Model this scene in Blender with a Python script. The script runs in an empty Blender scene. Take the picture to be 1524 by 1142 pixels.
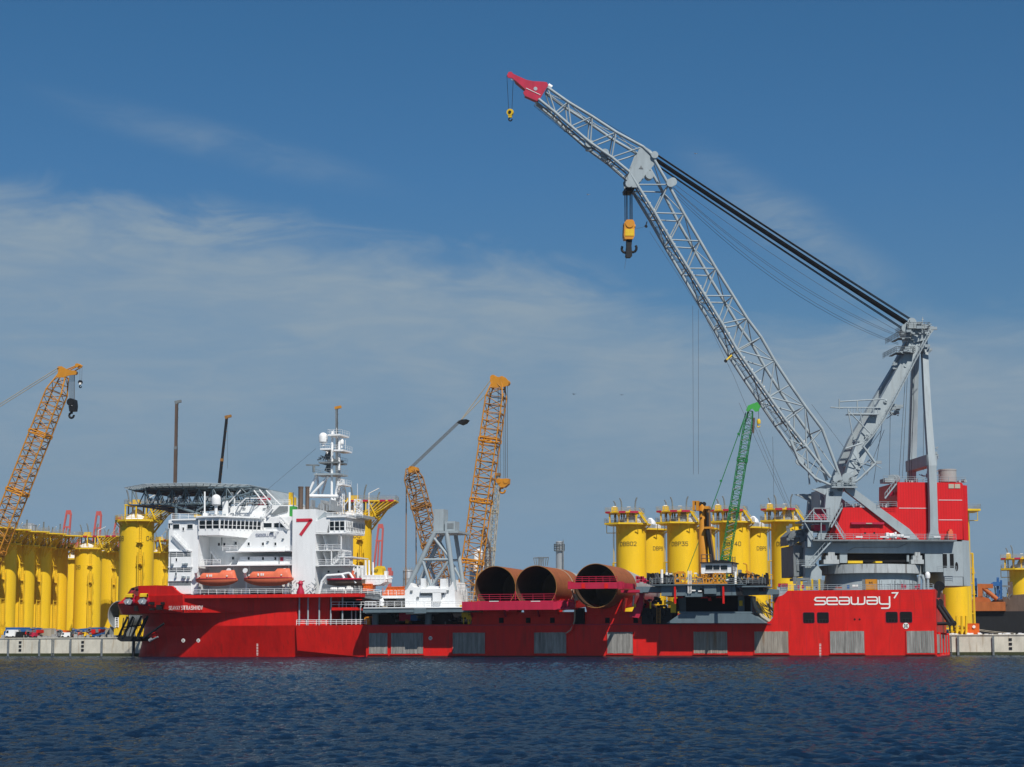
import bpy, math, random
from mathutils import Vector, Matrix
random.seed(7)
scene = bpy.context.scene
C = scene.collection
# ------------------------------------------------------------------ camera
FOC = 3000.0; CX = 762.0; CY = 571.0
YAW = math.radians(14.5); PITCH = math.atan(390.9/3000.0); ROLL = 0.0022
CAM = Vector((0.0, -422.0, 2.3))
_F = Vector((-math.sin(YAW)*math.cos(PITCH), math.cos(YAW)*math.cos(PITCH), math.sin(PITCH)))
_R = Vector((math.cos(YAW), math.sin(YAW), 0.0))
_U = _R.cross(_F)
RR = _R*math.cos(ROLL) - _U*math.sin(ROLL)
UU = _U*math.cos(ROLL) + _R*math.sin(ROLL)
cd = bpy.data.cameras.new('camera'); cam = bpy.data.objects.new('camera', cd); C.objects.link(cam)
cd.sensor_width = 36.0; cd.lens = 36.0*FOC/1524.0; cd.clip_start = 1.0; cd.clip_end = 12000.0
cam.matrix_world = Matrix(((RR.x,UU.x,-_F.x,CAM.x),(RR.y,UU.y,-_F.y,CAM.y),(RR.z,UU.z,-_F.z,CAM.z),(0,0,0,1)))
scene.camera = cam
# ------------------------------------------------------------------ light
SUN = Vector((0.37, -0.53, 0.78)).normalized()
ld = bpy.data.lights.new('sun', 'SUN'); ld.energy = 5.0; ld.angle = math.radians(0.55); ld.color = (1.0, 0.955, 0.88)
lo = bpy.data.objects.new('sun', ld); C.objects.link(lo)
lo.rotation_euler = SUN.to_track_quat('Z', 'Y').to_euler()
w = bpy.data.worlds.new('World'); scene.world = w; w.use_nodes = True
nt = w.node_tree; nt.nodes.clear()
def N(t, **k):
    n = nt.nodes.new(t)
    for a, b in k.items(): setattr(n, a, b)
    return n
def L(a, b): nt.links.new(a, b)
def MA(op, a, b=None, c=None):
    n = N('ShaderNodeMath', operation=op)
    for i, v in enumerate((a, b, c)):
        if v is None: continue
        if isinstance(v, (int, float)): n.inputs[i].default_value = v
        else: L(v, n.inputs[i])
    return n.outputs[0]
def MR(v, a, b, c=0.0, d=1.0, smooth=True):
    n = N('ShaderNodeMapRange'); n.interpolation_type = 'SMOOTHSTEP' if smooth else 'LINEAR'
    L(v, n.inputs['Value']); n.inputs['From Min'].default_value = a; n.inputs['From Max'].default_value = b
    n.inputs['To Min'].default_value = c; n.inputs['To Max'].default_value = d
    return n.outputs['Result']
def MIX(f, a, b, mode='MIX'):
    n = N('ShaderNodeMix', data_type='RGBA', blend_type=mode)
    for i, v in ((0, f), (6, a), (7, b)):
        if isinstance(v, (int, float)): n.inputs[i].default_value = v
        elif isinstance(v, tuple): n.inputs[i].default_value = (*v, 1)
        else: L(v, n.inputs[i])
    return n.outputs[2]
sky = N('ShaderNodeTexSky'); sky.sky_type = 'NISHITA'; sky.sun_disc = False
sky.sun_elevation = math.asin(SUN.z); sky.sun_rotation = math.atan2(SUN.x, SUN.y)
sky.air_density = 1.0; sky.dust_density = 0.3; sky.ozone_density = 2.5; sky.altitude = 0
tc = N('ShaderNodeTexCoord'); sx = N('ShaderNodeSeparateXYZ'); L(tc.outputs['Generated'], sx.inputs[0])
az = MA('MULTIPLY', MA('ARCTAN2', sx.outputs[0], sx.outputs[1]), 57.2958)     # degrees, + right of +Y
el = MA('MULTIPLY', MA('ARCSINE', sx.outputs[2]), 57.2958)
cb = N('ShaderNodeCombineXYZ'); L(az, cb.inputs[0]); L(el, cb.inputs[1])
def noise(scale, det, sxy=(1, 1), dist=0.0, off=(0, 0), rough=0.5):
    m = N('ShaderNodeMapping'); L(cb.outputs[0], m.inputs[0])
    m.inputs['Scale'].default_value = (sxy[0], sxy[1], 1); m.inputs['Location'].default_value = (off[0], off[1], 0)
    n = N('ShaderNodeTexNoise'); n.inputs['Scale'].default_value = scale; n.inputs['Detail'].default_value = det
    n.inputs['Distortion'].default_value = dist; n.inputs['Roughness'].default_value = rough
    L(m.outputs[0], n.inputs['Vector']); return n.outputs[0]
def blob(a0, e0, ra, re, rot=0.0):
    dx = MA('SUBTRACT', az, a0); dy = MA('SUBTRACT', el, e0)
    c, s = math.cos(rot), math.sin(rot)
    u = MA('ADD', MA('MULTIPLY', dx, c/ra), MA('MULTIPLY', dy, s/ra))
    v = MA('ADD', MA('MULTIPLY', dx, -s/re), MA('MULTIPLY', dy, c/re))
    r = MA('SQRT', MA('ADD', MA('MULTIPLY', u, u), MA('MULTIPLY', v, v)))
    return MR(r, 1.0, 0.0)
SKYTINT = True
# clouds: soft cirrus veil, world locked
n1 = noise(0.16, 6, (0.55, 1.5), 0.6, (3.1, 1.7)); n2 = noise(0.55, 7, (0.5, 1.6), 1.0, (7.3, 2.2), 0.6)
topl = MA('ADD', MR(az, -29, -14, 12.9, 11.0, False), MR(az, -14.5, -7.5, 0.0, -1.9))
under = MR(MA('SUBTRACT', MA('ADD', topl, MR(n2, 0.3, 0.7, -0.4, 0.4)), el), -0.5, 1.5)
low = MR(el, 1.0, 8.0, 0.30, 1.0)
veil = MA('MULTIPLY', MA('MULTIPLY', under, low), MR(n1, 0.34, 0.58, 0.66, 1.0))
n3 = noise(0.9, 9, (0.32, 1.5), 1.6, (1.3, 4.4), 0.62)
wisps = MA('ADD', MA('MULTIPLY', blob(-6.0, 11.4, 5.6, 1.25, -0.62), 1.25), MA('MULTIPLY', blob(-23.0, 14.1, 6.5, 0.8, -0.22), 0.65))
wisps = MA('ADD', wisps, MA('MULTIPLY', blob(-3.5, 8.0, 5.0, 1.6, -0.3), 0.40))
wisps = MA('ADD', wisps, MA('MULTIPLY', blob(-22.0, 11.9, 7.0, 0.7, -0.10), 0.5))
wisps = MA('MULTIPLY', wisps, MR(n2, 0.28, 0.66, 0.25, 1.0))
wisps = MA('ADD', wisps, MA('MULTIPLY', blob(-2.0, 7.0, 8.0, 2.6, 0.05), 0.55))
far = MA('MULTIPLY', MR(n1, 0.52, 0.75, 0.0, 0.5), MA('MULTIPLY', MR(el, 19.0, 30.0), 1.0))
cov = MA('MINIMUM', MA('ADD', MA('ADD', MA('MULTIPLY', veil, 0.92), MA('MULTIPLY', wisps, 0.5)), far), 0.9)
cov = MA('MULTIPLY', cov, MR(n2, 0.25, 0.75, 0.84, 1.06))
cov = MA('MULTIPLY', cov, MR(n3, 0.3, 0.7, 0.84, 1.10))
# pull the modelled sky towards the clear deep blue the lens saw
ramp = N('ShaderNodeValToRGB'); L(MR(el, 0, 60, 0, 1, False), ramp.inputs[0])
cr = ramp.color_ramp; cr.elements[0].position = 0.0; cr.elements[0].color = (0.36, 0.62, 1.22, 1)
cr.elements[1].position = 1.0; cr.elements[1].color = (0.50, 0.80, 1.05, 1)
for p, c in ((0.083, (0.50, 0.66, 0.86)), (0.15, (0.53, 0.815, 1.01)), (0.22, (0.43, 0.825, 1.10)), (0.29, (0.39, 0.835, 1.10))):
    e_ = cr.elements.new(p); e_.color = (*c, 1)
tint = MIX(1.0, sky.outputs[0], ramp.outputs[0], 'MULTIPLY')
skyc = MIX(cov, tint, (4.3, 5.75, 7.15))
bg = N('ShaderNodeBackground'); L(skyc, bg.inputs[0]); bg.inputs[1].default_value = 0.06
wo = N('ShaderNodeOutputWorld'); L(bg.outputs[0], wo.inputs[0])
scene.view_settings.view_transform = 'Standard'; scene.view_settings.look = 'None'
scene.view_settings.exposure = 0.0; scene.view_settings.gamma = 1.0
# ------------------------------------------------------------------ geometry helpers
def ray(px, py):
    return _F + RR*((px-CX)/FOC) + UU*((CY-py)/FOC)
def P(px, py, d):                      # the point of that sight line at distance d behind the ship's near side
    r = ray(px, py); t = (d-CAM.y)/r.y
    return CAM + r*t
def XZ(px, py, d):
    p = P(px, py, d); return p.x, p.z
def Xp(px, d, py=930): return P(px, py, d).x
def Zp(py, d, px=750): return P(px, py, d).z
ALPHA = math.radians(20)
HV = Vector((-math.cos(ALPHA), -math.sin(ALPHA), 0)); LV = Vector((-math.sin(ALPHA), math.cos(ALPHA), 0))
O = Vector((P(1296, 860, 23.5).x, 23.5, 0)); ZV = Vector((0, 0, 1))
def CP(px, py, wd):                    # the point of that sight line on the crane's plane at lateral offset wd
    r = ray(px, py); t = (O + LV*wd - CAM).dot(LV)/r.dot(LV)
    return CAM + r*t
def lin(c): return tuple((x/12.92 if x <= .04045 else ((x+.055)/1.055)**2.4) for x in [v/255.0 for v in c])

class MB:
    def __init__(s): s.v = []; s.f = []; s.sm = []
    def add(s, vs, fs, smooth=False):
        o = len(s.v); s.v += [tuple(v) for v in vs]
        for f in fs: s.f.append([i+o for i in f]); s.sm.append(smooth)
        return s
    def box(s, x0, x1, y0, y1, z0, z1):
        return s.fr([Vector((x0,y0,z0)),Vector((x1,y0,z0)),Vector((x1,y0,z1)),Vector((x0,y0,z1))], Vector((0,y1-y0,0)))
    def fr(s, poly, dv):               # a prism: planar outline pushed along dv
        n = len(poly); vs = [Vector(p) for p in poly] + [Vector(p)+dv for p in poly]
        fs = [list(range(n)), list(range(2*n-1, n-1, -1))] + [[i, i+n, (i+1) % n + n, (i+1) % n] for i in range(n)]
        return s.add(vs, fs)
    def pr(s, pts, d0, d1):            # outline given on the plane d0, thickness to d1
        return s.fr([P(x, y, d0) for x, y in pts], Vector((0, d1-d0, 0)))
    def rc(s, px0, px1, py0, py1, d0, d1):   # upright box whose near face spans those sight lines
        xm, ym = (px0+px1)/2, (py0+py1)/2
        return s.box(P(px0, ym, d0).x, P(px1, ym, d0).x, d0, d1, P(xm, py1, d0).z, P(xm, py0, d0).z)
    def cfr(s, pts, w0, w1): return s.fr([CP(x, y, w0) for x, y in pts], LV*(w1-w0))
    def crc(s, px0, px1, py0, py1, w0, w1):
        xm, ym = (px0+px1)/2, (py0+py1)/2
        a = CP(px0, ym, w0); b = CP(px1, ym, w0); z0 = CP(xm, py1, w0).z; z1 = CP(xm, py0, w0).z
        return s.fr([Vector((a.x,a.y,z0)),Vector((b.x,b.y,z0)),Vector((b.x,b.y,z1)),Vector((a.x,a.y,z1))], LV*(w1-w0))
    def tube(s, a, b, r, n=6, r2=None, caps=True):
        a = Vector(a); b = Vector(b); d = b-a
        if d.length < 1e-6: return s
        d.normalize(); u = d.cross(ZV if abs(d.z) < .9 else Vector((1,0,0))).normalized(); v = d.cross(u)
        r2 = r if r2 is None else r2
        cs = [(math.cos(2*math.pi*i/n), math.sin(2*math.pi*i/n)) for i in range(n)]
        vs = [a+u*c*r+v*q*r for c, q in cs] + [b+u*c*r2+v*q*r2 for c, q in cs]
        fs = [[i, (i+1) % n, (i+1) % n+n, i+n] for i in range(n)]
        s.add(vs, fs, n > 5)
        if caps: s.add(vs, [list(range(n-1, -1, -1)), list(range(n, 2*n))])
        return s
    def path(s, pts, r, n=6):
        for i in range(len(pts)-1): s.tube(pts[i], pts[i+1], r, n)
        return s
    def beam(s, a, b, wd, h, up=ZV):
        a = Vector(a); b = Vector(b); d = (b-a)
        if d.length < 1e-6: return s
        d.normalize(); sd = d.cross(up)
        sd = sd.normalized() if sd.length > 1e-4 else Vector((1,0,0)); u = sd.cross(d)
        q = [sd*wd/2+u*h/2, -sd*wd/2+u*h/2, -sd*wd/2-u*h/2, sd*wd/2-u*h/2]
        vs = [a+k for k in q]+[b+k for k in q]
        return s.add(vs, [[0,1,2,3],[7,6,5,4],[0,4,5,1],[1,5,6,2],[2,6,7,3],[3,7,4,0]])
    def lathe(s, c, prof, n=32, smooth=True, a0=0, a1=2*math.pi, axis=None):
        # prof: list of (radius, height); closed turn about Z (or about the axis frame given)
        if smooth and len(prof) > 2:        # keep hard corners hard: split the turning there
            cut = [0]
            for i in range(1, len(prof)-1):
                d1 = Vector((prof[i][0]-prof[i-1][0], prof[i][1]-prof[i-1][1])); d2 = Vector((prof[i+1][0]-prof[i][0], prof[i+1][1]-prof[i][1]))
                if d1.length > 1e-9 and d2.length > 1e-9 and d1.angle(d2) > math.radians(38): cut.append(i)
            cut.append(len(prof)-1)
            if len(cut) > 2:
                for a, b in zip(cut[:-1], cut[1:]): s.lathe(c, prof[a:b+1], n, smooth, a0, a1, axis)
                return s
        c = Vector(c); full = abs(a1-a0-2*math.pi) < 1e-6; m = n if full else n+1
        ex, ey, ez = axis if axis else (Vector((1,0,0)), Vector((0,1,0)), ZV)
        vs = []
        for r, z in prof:
            for i in range(m):
                a = a0+(a1-a0)*i/n; vs.append(c+ex*math.cos(a)*r+ey*math.sin(a)*r+ez*z)
        fs = []
        for k in range(len(prof)-1):
            for i in range(n):
                j = (i+1) % m; fs.append([k*m+i, k*m+j, (k+1)*m+j, (k+1)*m+i])
        return s.add(vs, fs, smooth)
    def disc(s, c, r, nrm, t, n=20):
        c = Vector(c); nrm = Vector(nrm).normalized(); return s.tube(c-nrm*t/2, c+nrm*t/2, r, n)
    def rail(s, pts, h=1.1, step=2.0, r=0.045, mid=1):
        for i in range(len(pts)-1):
            a = Vector(pts[i]); b = Vector(pts[i+1]); n = max(1, int(round((b-a).length/step)))
            for k in range(n+1):
                p = a.lerp(b, k/n); s.tube(p, p+ZV*h, r, 4)
            for m in range(mid+1):
                z = ZV*(h*(m+1)/(mid+1)); s.tube(a+z, b+z, r, 4)
        return s
    def lattice(s, A, B, ua, va, ub, vb, n, rc_=0.14, rb=0.07, pat=1, lace=None):
        # four-chord lattice from A to B; (ua,va)/(ub,vb) half side vectors at each end
        A = Vector(A); B = Vector(B); cn = [(1,1),(-1,1),(-1,-1),(1,-1)]
        def node(k, t):
            return A.lerp(B, t) + ua.lerp(ub, t)*cn[k][0] + va.lerp(vb, t)*cn[k][1]
        for k in range(4):
            s.tube(node(k, 0), node(k, 1), rc_, 6)
        s = lace if lace is not None else s
        for i in range(n):
            t0, t1 = i/n, (i+1)/n
            for k in range(4):
                j = (k+1) % 4
                s.tube(node(k, t0), node(j, t0), rb, 4)
                if pat == 2: s.tube(node(k, t0), node(j, (t0+t1)/2), rb, 4); s.tube(node(j, (t0+t1)/2), node(k, t1), rb, 4)
                elif i % 2: s.tube(node(k, t0), node(j, t1), rb, 4)
                else: s.tube(node(j, t0), node(k, t1), rb, 4)
        for k in range(4): s.tube(node(k, 1), node((k+1) % 4, 1), rb, 4)
        return s
    def build(s, name, m, parent=None, **tags):
        me = bpy.data.meshes.new(name); me.from_pydata(s.v, [], s.f)
        me.polygons.foreach_set('use_smooth', s.sm); me.materials.append(m); me.update()
        o = bpy.data.objects.new(name, me); C.objects.link(o)
        if parent is not None:
            o.parent = parent; o.matrix_parent_inverse = parent.matrix_world.inverted() if False else Matrix.Translation(-parent.location)
        for k, v in tags.items(): o[k] = v
        return o
def _split(s, name, m, parent, gap=0.3, **tags):
    # one object for each separate piece in the collector
    par = list(range(len(s.v)))
    def find(i):
        while par[i] != i: par[i] = par[par[i]]; i = par[i]
        return i
    for f in s.f:
        a = find(f[0])
        for i in f[1:]: par[find(i)] = a
    isl = {}
    for k, f in enumerate(s.f): isl.setdefault(find(f[0]), []).append(k)
    boxes = []
    for fs in isl.values():
        idx = {i for k in fs for i in s.f[k]}; lo = [min(s.v[i][a] for i in idx)-gap/2 for a in range(3)]; hi = [max(s.v[i][a] for i in idx)+gap/2 for a in range(3)]
        boxes.append([lo, hi, list(fs)])
    ch = True
    while ch:
        ch = False; out_ = []
        for b in boxes:
            for o in out_:
                if all(b[0][a] <= o[1][a] and o[0][a] <= b[1][a] for a in range(3)):
                    o[0] = [min(p, q) for p, q in zip(o[0], b[0])]; o[1] = [max(p, q) for p, q in zip(o[1], b[1])]; o[2] += b[2]; ch = True; break
            else: out_.append(b)
        boxes = out_
    r = None
    for lo, hi, fs in boxes[:90]:
        mb_ = MB(); idx = sorted({i for k in fs for i in s.f[k]}); mp_ = {i: j for j, i in enumerate(idx)}
        mb_.v = [s.v[i] for i in idx]; mb_.f = [[mp_[i] for i in s.f[k]] for k in fs]; mb_.sm = [s.sm[k] for k in fs]
        r = mb_.build(name, m, parent, **tags)
    return r
MB.split = _split
def thing(name, label, cat, loc, group=None):
    o = bpy.data.objects.new(name, None); o.empty_display_size = 1; C.objects.link(o); o.location = Vector(loc)
    o['label'] = label; o['category'] = cat
    if group: o['group'] = group
    return o
def copy_tree(o, parent=None):
    c = o.copy(); C.objects.link(c)
    if parent is not None: c.parent = parent
    for ch in [x for x in o.children]: copy_tree(ch, c)
    return c
# ------------------------------------------------------------------ materials
def mat(name, col, rough=0.5, metal=0.0, var=0.12, scale=0.25, streak=0.0, streak_col=(0.16,0.07,0.03), planks=0.0, bump=0.0, ribs=0.0, zs=0.25):
    m = bpy.data.materials.new(name); m.use_nodes = True; t = m.node_tree; t.nodes.clear()
    def n_(ty): return t.nodes.new(ty)
    out = n_('ShaderNodeOutputMaterial'); b = n_('ShaderNodeBsdfPrincipled'); t.links.new(b.outputs[0], out.inputs[0])
    b.inputs['Roughness'].default_value = rough; b.inputs['Metallic'].default_value = metal; b.inputs['Specular IOR Level'].default_value = 0.28 if metal == 0 and rough > 0.2 else 0.5
    g = n_('ShaderNodeNewGeometry'); mp = n_('ShaderNodeMapping'); t.links.new(g.outputs['Position'], mp.inputs[0])
    mp.inputs['Scale'].default_value = (1, 1, zs)
    nz = n_('ShaderNodeTexNoise'); nz.inputs['Scale'].default_value = scale; nz.inputs['Detail'].default_value = 7; nz.inputs['Roughness'].default_value = 0.65
    t.links.new(mp.outputs[0], nz.inputs['Vector'])
    mr = n_('ShaderNodeMapRange'); t.links.new(nz.outputs[0], mr.inputs[0])
    mr.inputs[1].default_value = 0.3; mr.inputs[2].default_value = 0.7
    mr.inputs[3].default_value = 1-var; mr.inputs[4].default_value = 1+var*0.6
    mx = n_('ShaderNodeMix'); mx.data_type = 'RGBA'; mx.blend_type = 'MULTIPLY'; mx.inputs[0].default_value = 1
    mx.inputs[6].default_value = (*col, 1); t.links.new(mr.outputs[0], mx.inputs[7]); cur = mx.outputs[2]
    def blend(cur, src, lo_, hi_, amt, c2):
        r = n_('ShaderNodeMapRange'); t.links.new(src, r.inputs[0]); r.inputs[1].default_value = lo_; r.inputs[2].default_value = hi_
        r.inputs[3].default_value = 0; r.inputs[4].default_value = amt
        x = n_('ShaderNodeMix'); x.data_type = 'RGBA'; t.links.new(r.outputs[0], x.inputs[0]); t.links.new(cur, x.inputs[6])
        x.inputs[7].default_value = (*c2, 1); return x.outputs[2]
    if streak > 0:
        m2 = n_('ShaderNodeMapping'); t.links.new(g.outputs['Position'], m2.inputs[0]); m2.inputs['Scale'].default_value = (1.0, 1.0, 0.09)
        n2_ = n_('ShaderNodeTexNoise'); n2_.inputs['Scale'].default_value = 1.3; n2_.inputs['Detail'].default_value = 5; t.links.new(m2.outputs[0], n2_.inputs['Vector'])
        cur = blend(cur, n2_.outputs[0], 0.57, 0.74, streak, streak_col)
    if planks > 0:
        sx_ = n_('ShaderNodeSeparateXYZ'); t.links.new(g.outputs['Position'], sx_.inputs[0])
        m3 = n_('ShaderNodeMapping'); t.links.new(g.outputs['Position'], m3.inputs[0]); m3.inputs['Scale'].default_value = (1.0/planks, 0.01, 0.02)
        n3 = n_('ShaderNodeTexWhiteNoise'); fl = n_('ShaderNodeVectorMath'); fl.operation = 'FLOOR'; t.links.new(m3.outputs[0], fl.inputs[0]); t.links.new(fl.outputs[0], n3.inputs['Vector'])
        r3 = n_('ShaderNodeMapRange'); t.links.new(n3.outputs['Value'], r3.inputs[0]); r3.inputs[3].default_value = 0.74; r3.inputs[4].default_value = 1.10
        x3 = n_('ShaderNodeMix'); x3.data_type = 'RGBA'; x3.blend_type = 'MULTIPLY'; x3.inputs[0].default_value = 1
        t.links.new(cur, x3.inputs[6]); t.links.new(r3.outputs[0], x3.inputs[7]); cur = x3.outputs[2]
    if ribs > 0:
        sx_ = n_('ShaderNodeSeparateXYZ'); t.links.new(g.outputs['Position'], sx_.inputs[0])
        q = n_('ShaderNodeMath'); q.operation = 'DIVIDE'; t.links.new(sx_.outputs[0], q.inputs[0]); q.inputs[1].default_value = ribs
        fr_ = n_('ShaderNodeMath'); fr_.operation = 'FRACT'; t.links.new(q.outputs[0], fr_.inputs[0])
        cur = blend(cur, fr_.outputs[0], 0.80, 0.86, 0.28, tuple(c*0.35 for c in col))
    t.links.new(cur, b.inputs['Base Color'])
    if bump > 0:
        bp = n_('ShaderNodeBump'); bp.inputs['Strength'].default_value = bump; bp.inputs['Distance'].default_value = 0.1
        t.links.new(nz.outputs[0], bp.inputs['Height']); t.links.new(bp.outputs[0], b.inputs['Normal'])
    return m
M = {}
M['red'] = mat('red_hull_paint', (0.62,0.011,0.007), 0.5, var=0.20, scale=0.6, streak=0.5, streak_col=(0.17,0.020,0.012))
M['reddark'] = mat('crimson_paint', (0.42,0.015,0.05), 0.5, var=0.18, scale=0.8, streak=0.15)
M['redrib'] = mat('red_ribbed_cladding', (0.60,0.010,0.012), 0.45, var=0.10, scale=0.4, ribs=0.55)
M['white'] = mat('white_ship_paint', (0.79,0.80,0.80), 0.45, var=0.08, scale=0.5, streak=0.12, streak_col=(0.42,0.36,0.30))
M['grey'] = mat('grey_crane_paint', (0.315,0.365,0.39), 0.5, var=0.16, scale=0.6, streak=0.30, streak_col=(0.15,0.14,0.13))
M['greyrust'] = mat('grey_paint_rust_streaked', (0.40,0.43,0.44), 0.6, var=0.2, scale=1.0, streak=0.9, streak_col=(0.07,0.05,0.04))
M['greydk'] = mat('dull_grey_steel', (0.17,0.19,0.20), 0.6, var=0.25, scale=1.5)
M['slate'] = mat('slate_blue_paint', (0.12,0.165,0.19), 0.5, var=0.15, scale=0.8)
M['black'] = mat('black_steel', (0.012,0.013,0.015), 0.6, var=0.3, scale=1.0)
M['dark'] = mat('interior_shade_black', (0.006,0.006,0.007), 0.9, var=0.1)  # near-black for openings: the shade inside them put into the colour
M['glass'] = mat('dark_window_glass', (0.012,0.018,0.022), 0.12, var=0.3, scale=0.8)
M['yellow'] = mat('yellow_tower_paint', (0.80,0.505,0.014), 0.5, var=0.09, scale=0.35, streak=0.22, streak_col=(0.50,0.30,0.02))
M['yeldk'] = mat('yellow_fittings_paint', (0.70,0.46,0.02), 0.5, var=0.15, scale=1.2)
M['orange'] = mat('orange_crane_paint', (0.56,0.235,0.02), 0.5, var=0.15, scale=1.0)
M['rustor'] = mat('worn_orange_brown_paint', (0.30,0.145,0.04), 0.6, var=0.25, scale=1.2)
M['lifeb'] = mat('faded_orange_grp', (0.66,0.15,0.075), 0.5, var=0.12, scale=1.5)
M['orbin'] = mat('bright_orange_paint', (0.72,0.13,0.015), 0.5, var=0.12, scale=1.0)
M['inner'] = mat('bore_shade_darkened_steel', (0.075,0.04,0.022), 0.85, var=0.3, scale=0.7, zs=1)  # same steel as the shell, darkened to carry the bore's shade
M['rust'] = mat('rusted_steel', (0.27,0.085,0.03), 0.8, var=0.3, scale=0.7, streak=0.3, streak_col=(0.14,0.05,0.025), zs=1)
M['brown'] = mat('heat_browned_steel', (0.14,0.095,0.07), 0.5, metal=0.2, var=0.25, scale=1.5)
M['primer'] = mat('pale_grey_coating', (0.33,0.33,0.32), 0.7, var=0.1)
M['mark'] = mat('white_marking_paint', (0.80,0.78,0.74), 0.5, var=0.05)
M['markdk'] = mat('dark_marking_paint', (0.05,0.045,0.03), 0.6, var=0.1)
M['markgrey'] = mat('slate_marking_paint', (0.22,0.24,0.32), 0.6, var=0.05)
M['markred'] = mat('red_marking_paint', (0.55,0.03,0.055), 0.5, var=0.05)
M['wood'] = mat('weathered_fender_timber', (0.29,0.28,0.26), 0.85, var=0.45, scale=3.0, streak=0.55, streak_col=(0.10,0.085,0.07), planks=0.42, zs=0.1)
M['woodrust'] = mat('rust_stained_fender_timber', (0.34,0.30,0.25), 0.85, var=0.4, scale=2.6, streak=0.75, streak_col=(0.24,0.11,0.03), planks=0.42, zs=0.1)
M['green'] = mat('green_crane_paint', (0.02,0.19,0.05), 0.5, var=0.15, scale=1.0)
M['greenb'] = mat('bright_green_panel', (0.06,0.36,0.07), 0.5, var=0.08)
M['tarp'] = mat('white_tarpaulin', (0.72,0.73,0.75), 0.8, var=0.12, scale=1.2)
M['conc'] = mat('pale_quay_concrete', (0.60,0.57,0.48), 0.9, var=0.24, scale=0.35, streak=0.75, streak_col=(0.30,0.21,0.11), zs=0.6)
M['algae'] = mat('wet_green_algae_concrete', (0.045,0.052,0.02), 0.7, var=0.4, scale=0.8)
M['blue'] = mat('blue_paint', (0.03,0.12,0.32), 0.5, var=0.2)
M['silver'] = mat('galvanised_cladding', (0.45,0.47,0.48), 0.35, metal=0.5, var=0.15, scale=1.0)
M['pink'] = mat('faded_red_gantry_paint', (0.55,0.10,0.075), 0.6, var=0.1)
M['rope'] = mat('black_wire_rope', (0.018,0.019,0.021), 0.5, var=0.1)
M['thin'] = mat('grey_wire_rope', (0.10,0.11,0.12), 0.5, var=0.1)
M['growth'] = mat('dark_weed_on_red', (0.10,0.018,0.012), 0.7, var=0.5, scale=1.5, zs=1)
M['orlace'] = mat('orange_lacing_paint', (0.43,0.19,0.025), 0.6, var=0.2)
M['asph'] = mat('yard_surface', (0.20,0.19,0.17), 0.9, var=0.2, scale=0.05)
M['seaor'] = mat('orange_rust_vessel_paint', (0.42,0.12,0.03), 0.6, var=0.25, scale=0.5)
M['tan'] = mat('dusty_tan_canvas', (0.40,0.36,0.28), 0.8, var=0.2)
M['deckg'] = mat('dark_deck_net_steel', (0.085,0.10,0.105), 0.7, var=0.25, scale=2.0)
# ------------------------------------------------------------------ lettering
F = {'S':[[(1,.86),(.8,1),(.2,1),(0,.86),(0,.62),(.2,.5),(.8,.5),(1,.38),(1,.14),(.8,0),(.2,0),(0,.14)]],
 'E':[[(1,1),(0,1),(0,0),(1,0)],[(0,.52),(.8,.52)]],'A':[[(0,0),(.5,1),(1,0)],[(.2,.34),(.8,.34)]],
 'W':[[(0,1),(.25,0),(.5,.8),(.75,0),(1,1)]],'Y':[[(0,1),(.5,.5),(1,1)],[(.5,.5),(.5,0)]],'T':[[(0,1),(1,1)],[(.5,1),(.5,0)]],
 'R':[[(0,0),(0,1),(.8,1),(1,.86),(1,.64),(.8,.5),(0,.5)],[(.5,.5),(1,0)]],'H':[[(0,0),(0,1)],[(1,0),(1,1)],[(0,.5),(1,.5)]],
 'N':[[(0,0),(0,1),(1,0),(1,1)]],'O':[[(.2,0),(.8,0),(1,.16),(1,.84),(.8,1),(.2,1),(0,.84),(0,.16),(.2,0)]],'V':[[(0,1),(.5,0),(1,1)]],
 'D':[[(0,0),(0,1),(.65,1),(1,.75),(1,.25),(.65,0),(0,0)]],'B':[[(0,0),(0,1),(.8,1),(1,.86),(1,.66),(.8,.53),(0,.53)],[(.8,.53),(1,.38),(1,.14),(.8,0),(0,0)]],
 'P':[[(0,0),(0,1),(.8,1),(1,.86),(1,.62),(.8,.48),(0,.48)]],'M':[[(0,0),(0,1),(.5,.4),(1,1),(1,0)]],
 '0':[[(.2,0),(.8,0),(1,.16),(1,.84),(.8,1),(.2,1),(0,.84),(0,.16),(.2,0)]],'2':[[(0,.85),(.2,1),(.8,1),(1,.84),(1,.62),(0,0),(1,0)]],
 '3':[[(0,1),(1,1),(.45,.58),(.8,.55),(1,.4),(1,.14),(.8,0),(.2,0),(0,.12)]],'4':[[(.75,0),(.75,1),(0,.3),(1,.3)]],
 '5':[[(1,1),(.05,1),(0,.55),(.8,.58),(1,.42),(1,.14),(.8,0),(.2,0),(0,.12)]],'8':[[(.2,.52),(0,.66),(0,.88),(.2,1),(.8,1),(1,.88),(1,.66),(.8,.52),(.2,.52),(0,.38),(0,.12),(.2,0),(.8,0),(1,.12),(1,.38),(.8,.52)]],
 '9':[[(0,.1),(.2,0),(.8,0),(1,.16),(1,.84),(.8,1),(.2,1),(0,.86),(0,.6),(.2,.46),(1,.46)]],'7':[[(0,1),(1,1),(.4,0)]],' ':[]}
def rnd(pts, r=0.22):          # round the corners of a polyline
    out = [pts[0]]
    for i in range(1, len(pts)-1):
        a, b, c = Vector(pts[i-1]), Vector(pts[i]), Vector(pts[i+1])
        q = min(r, (a-b).length*.5, (c-b).length*.5)
        p0 = b+(a-b).normalized()*q; p1 = b+(c-b).normalized()*q
        for k in range(4):
            t = k/3; out.append(tuple((p0*(1-t)*(1-t)+b*2*t*(1-t)+p1*t*t)))
    out.append(pts[-1]); return out
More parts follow.
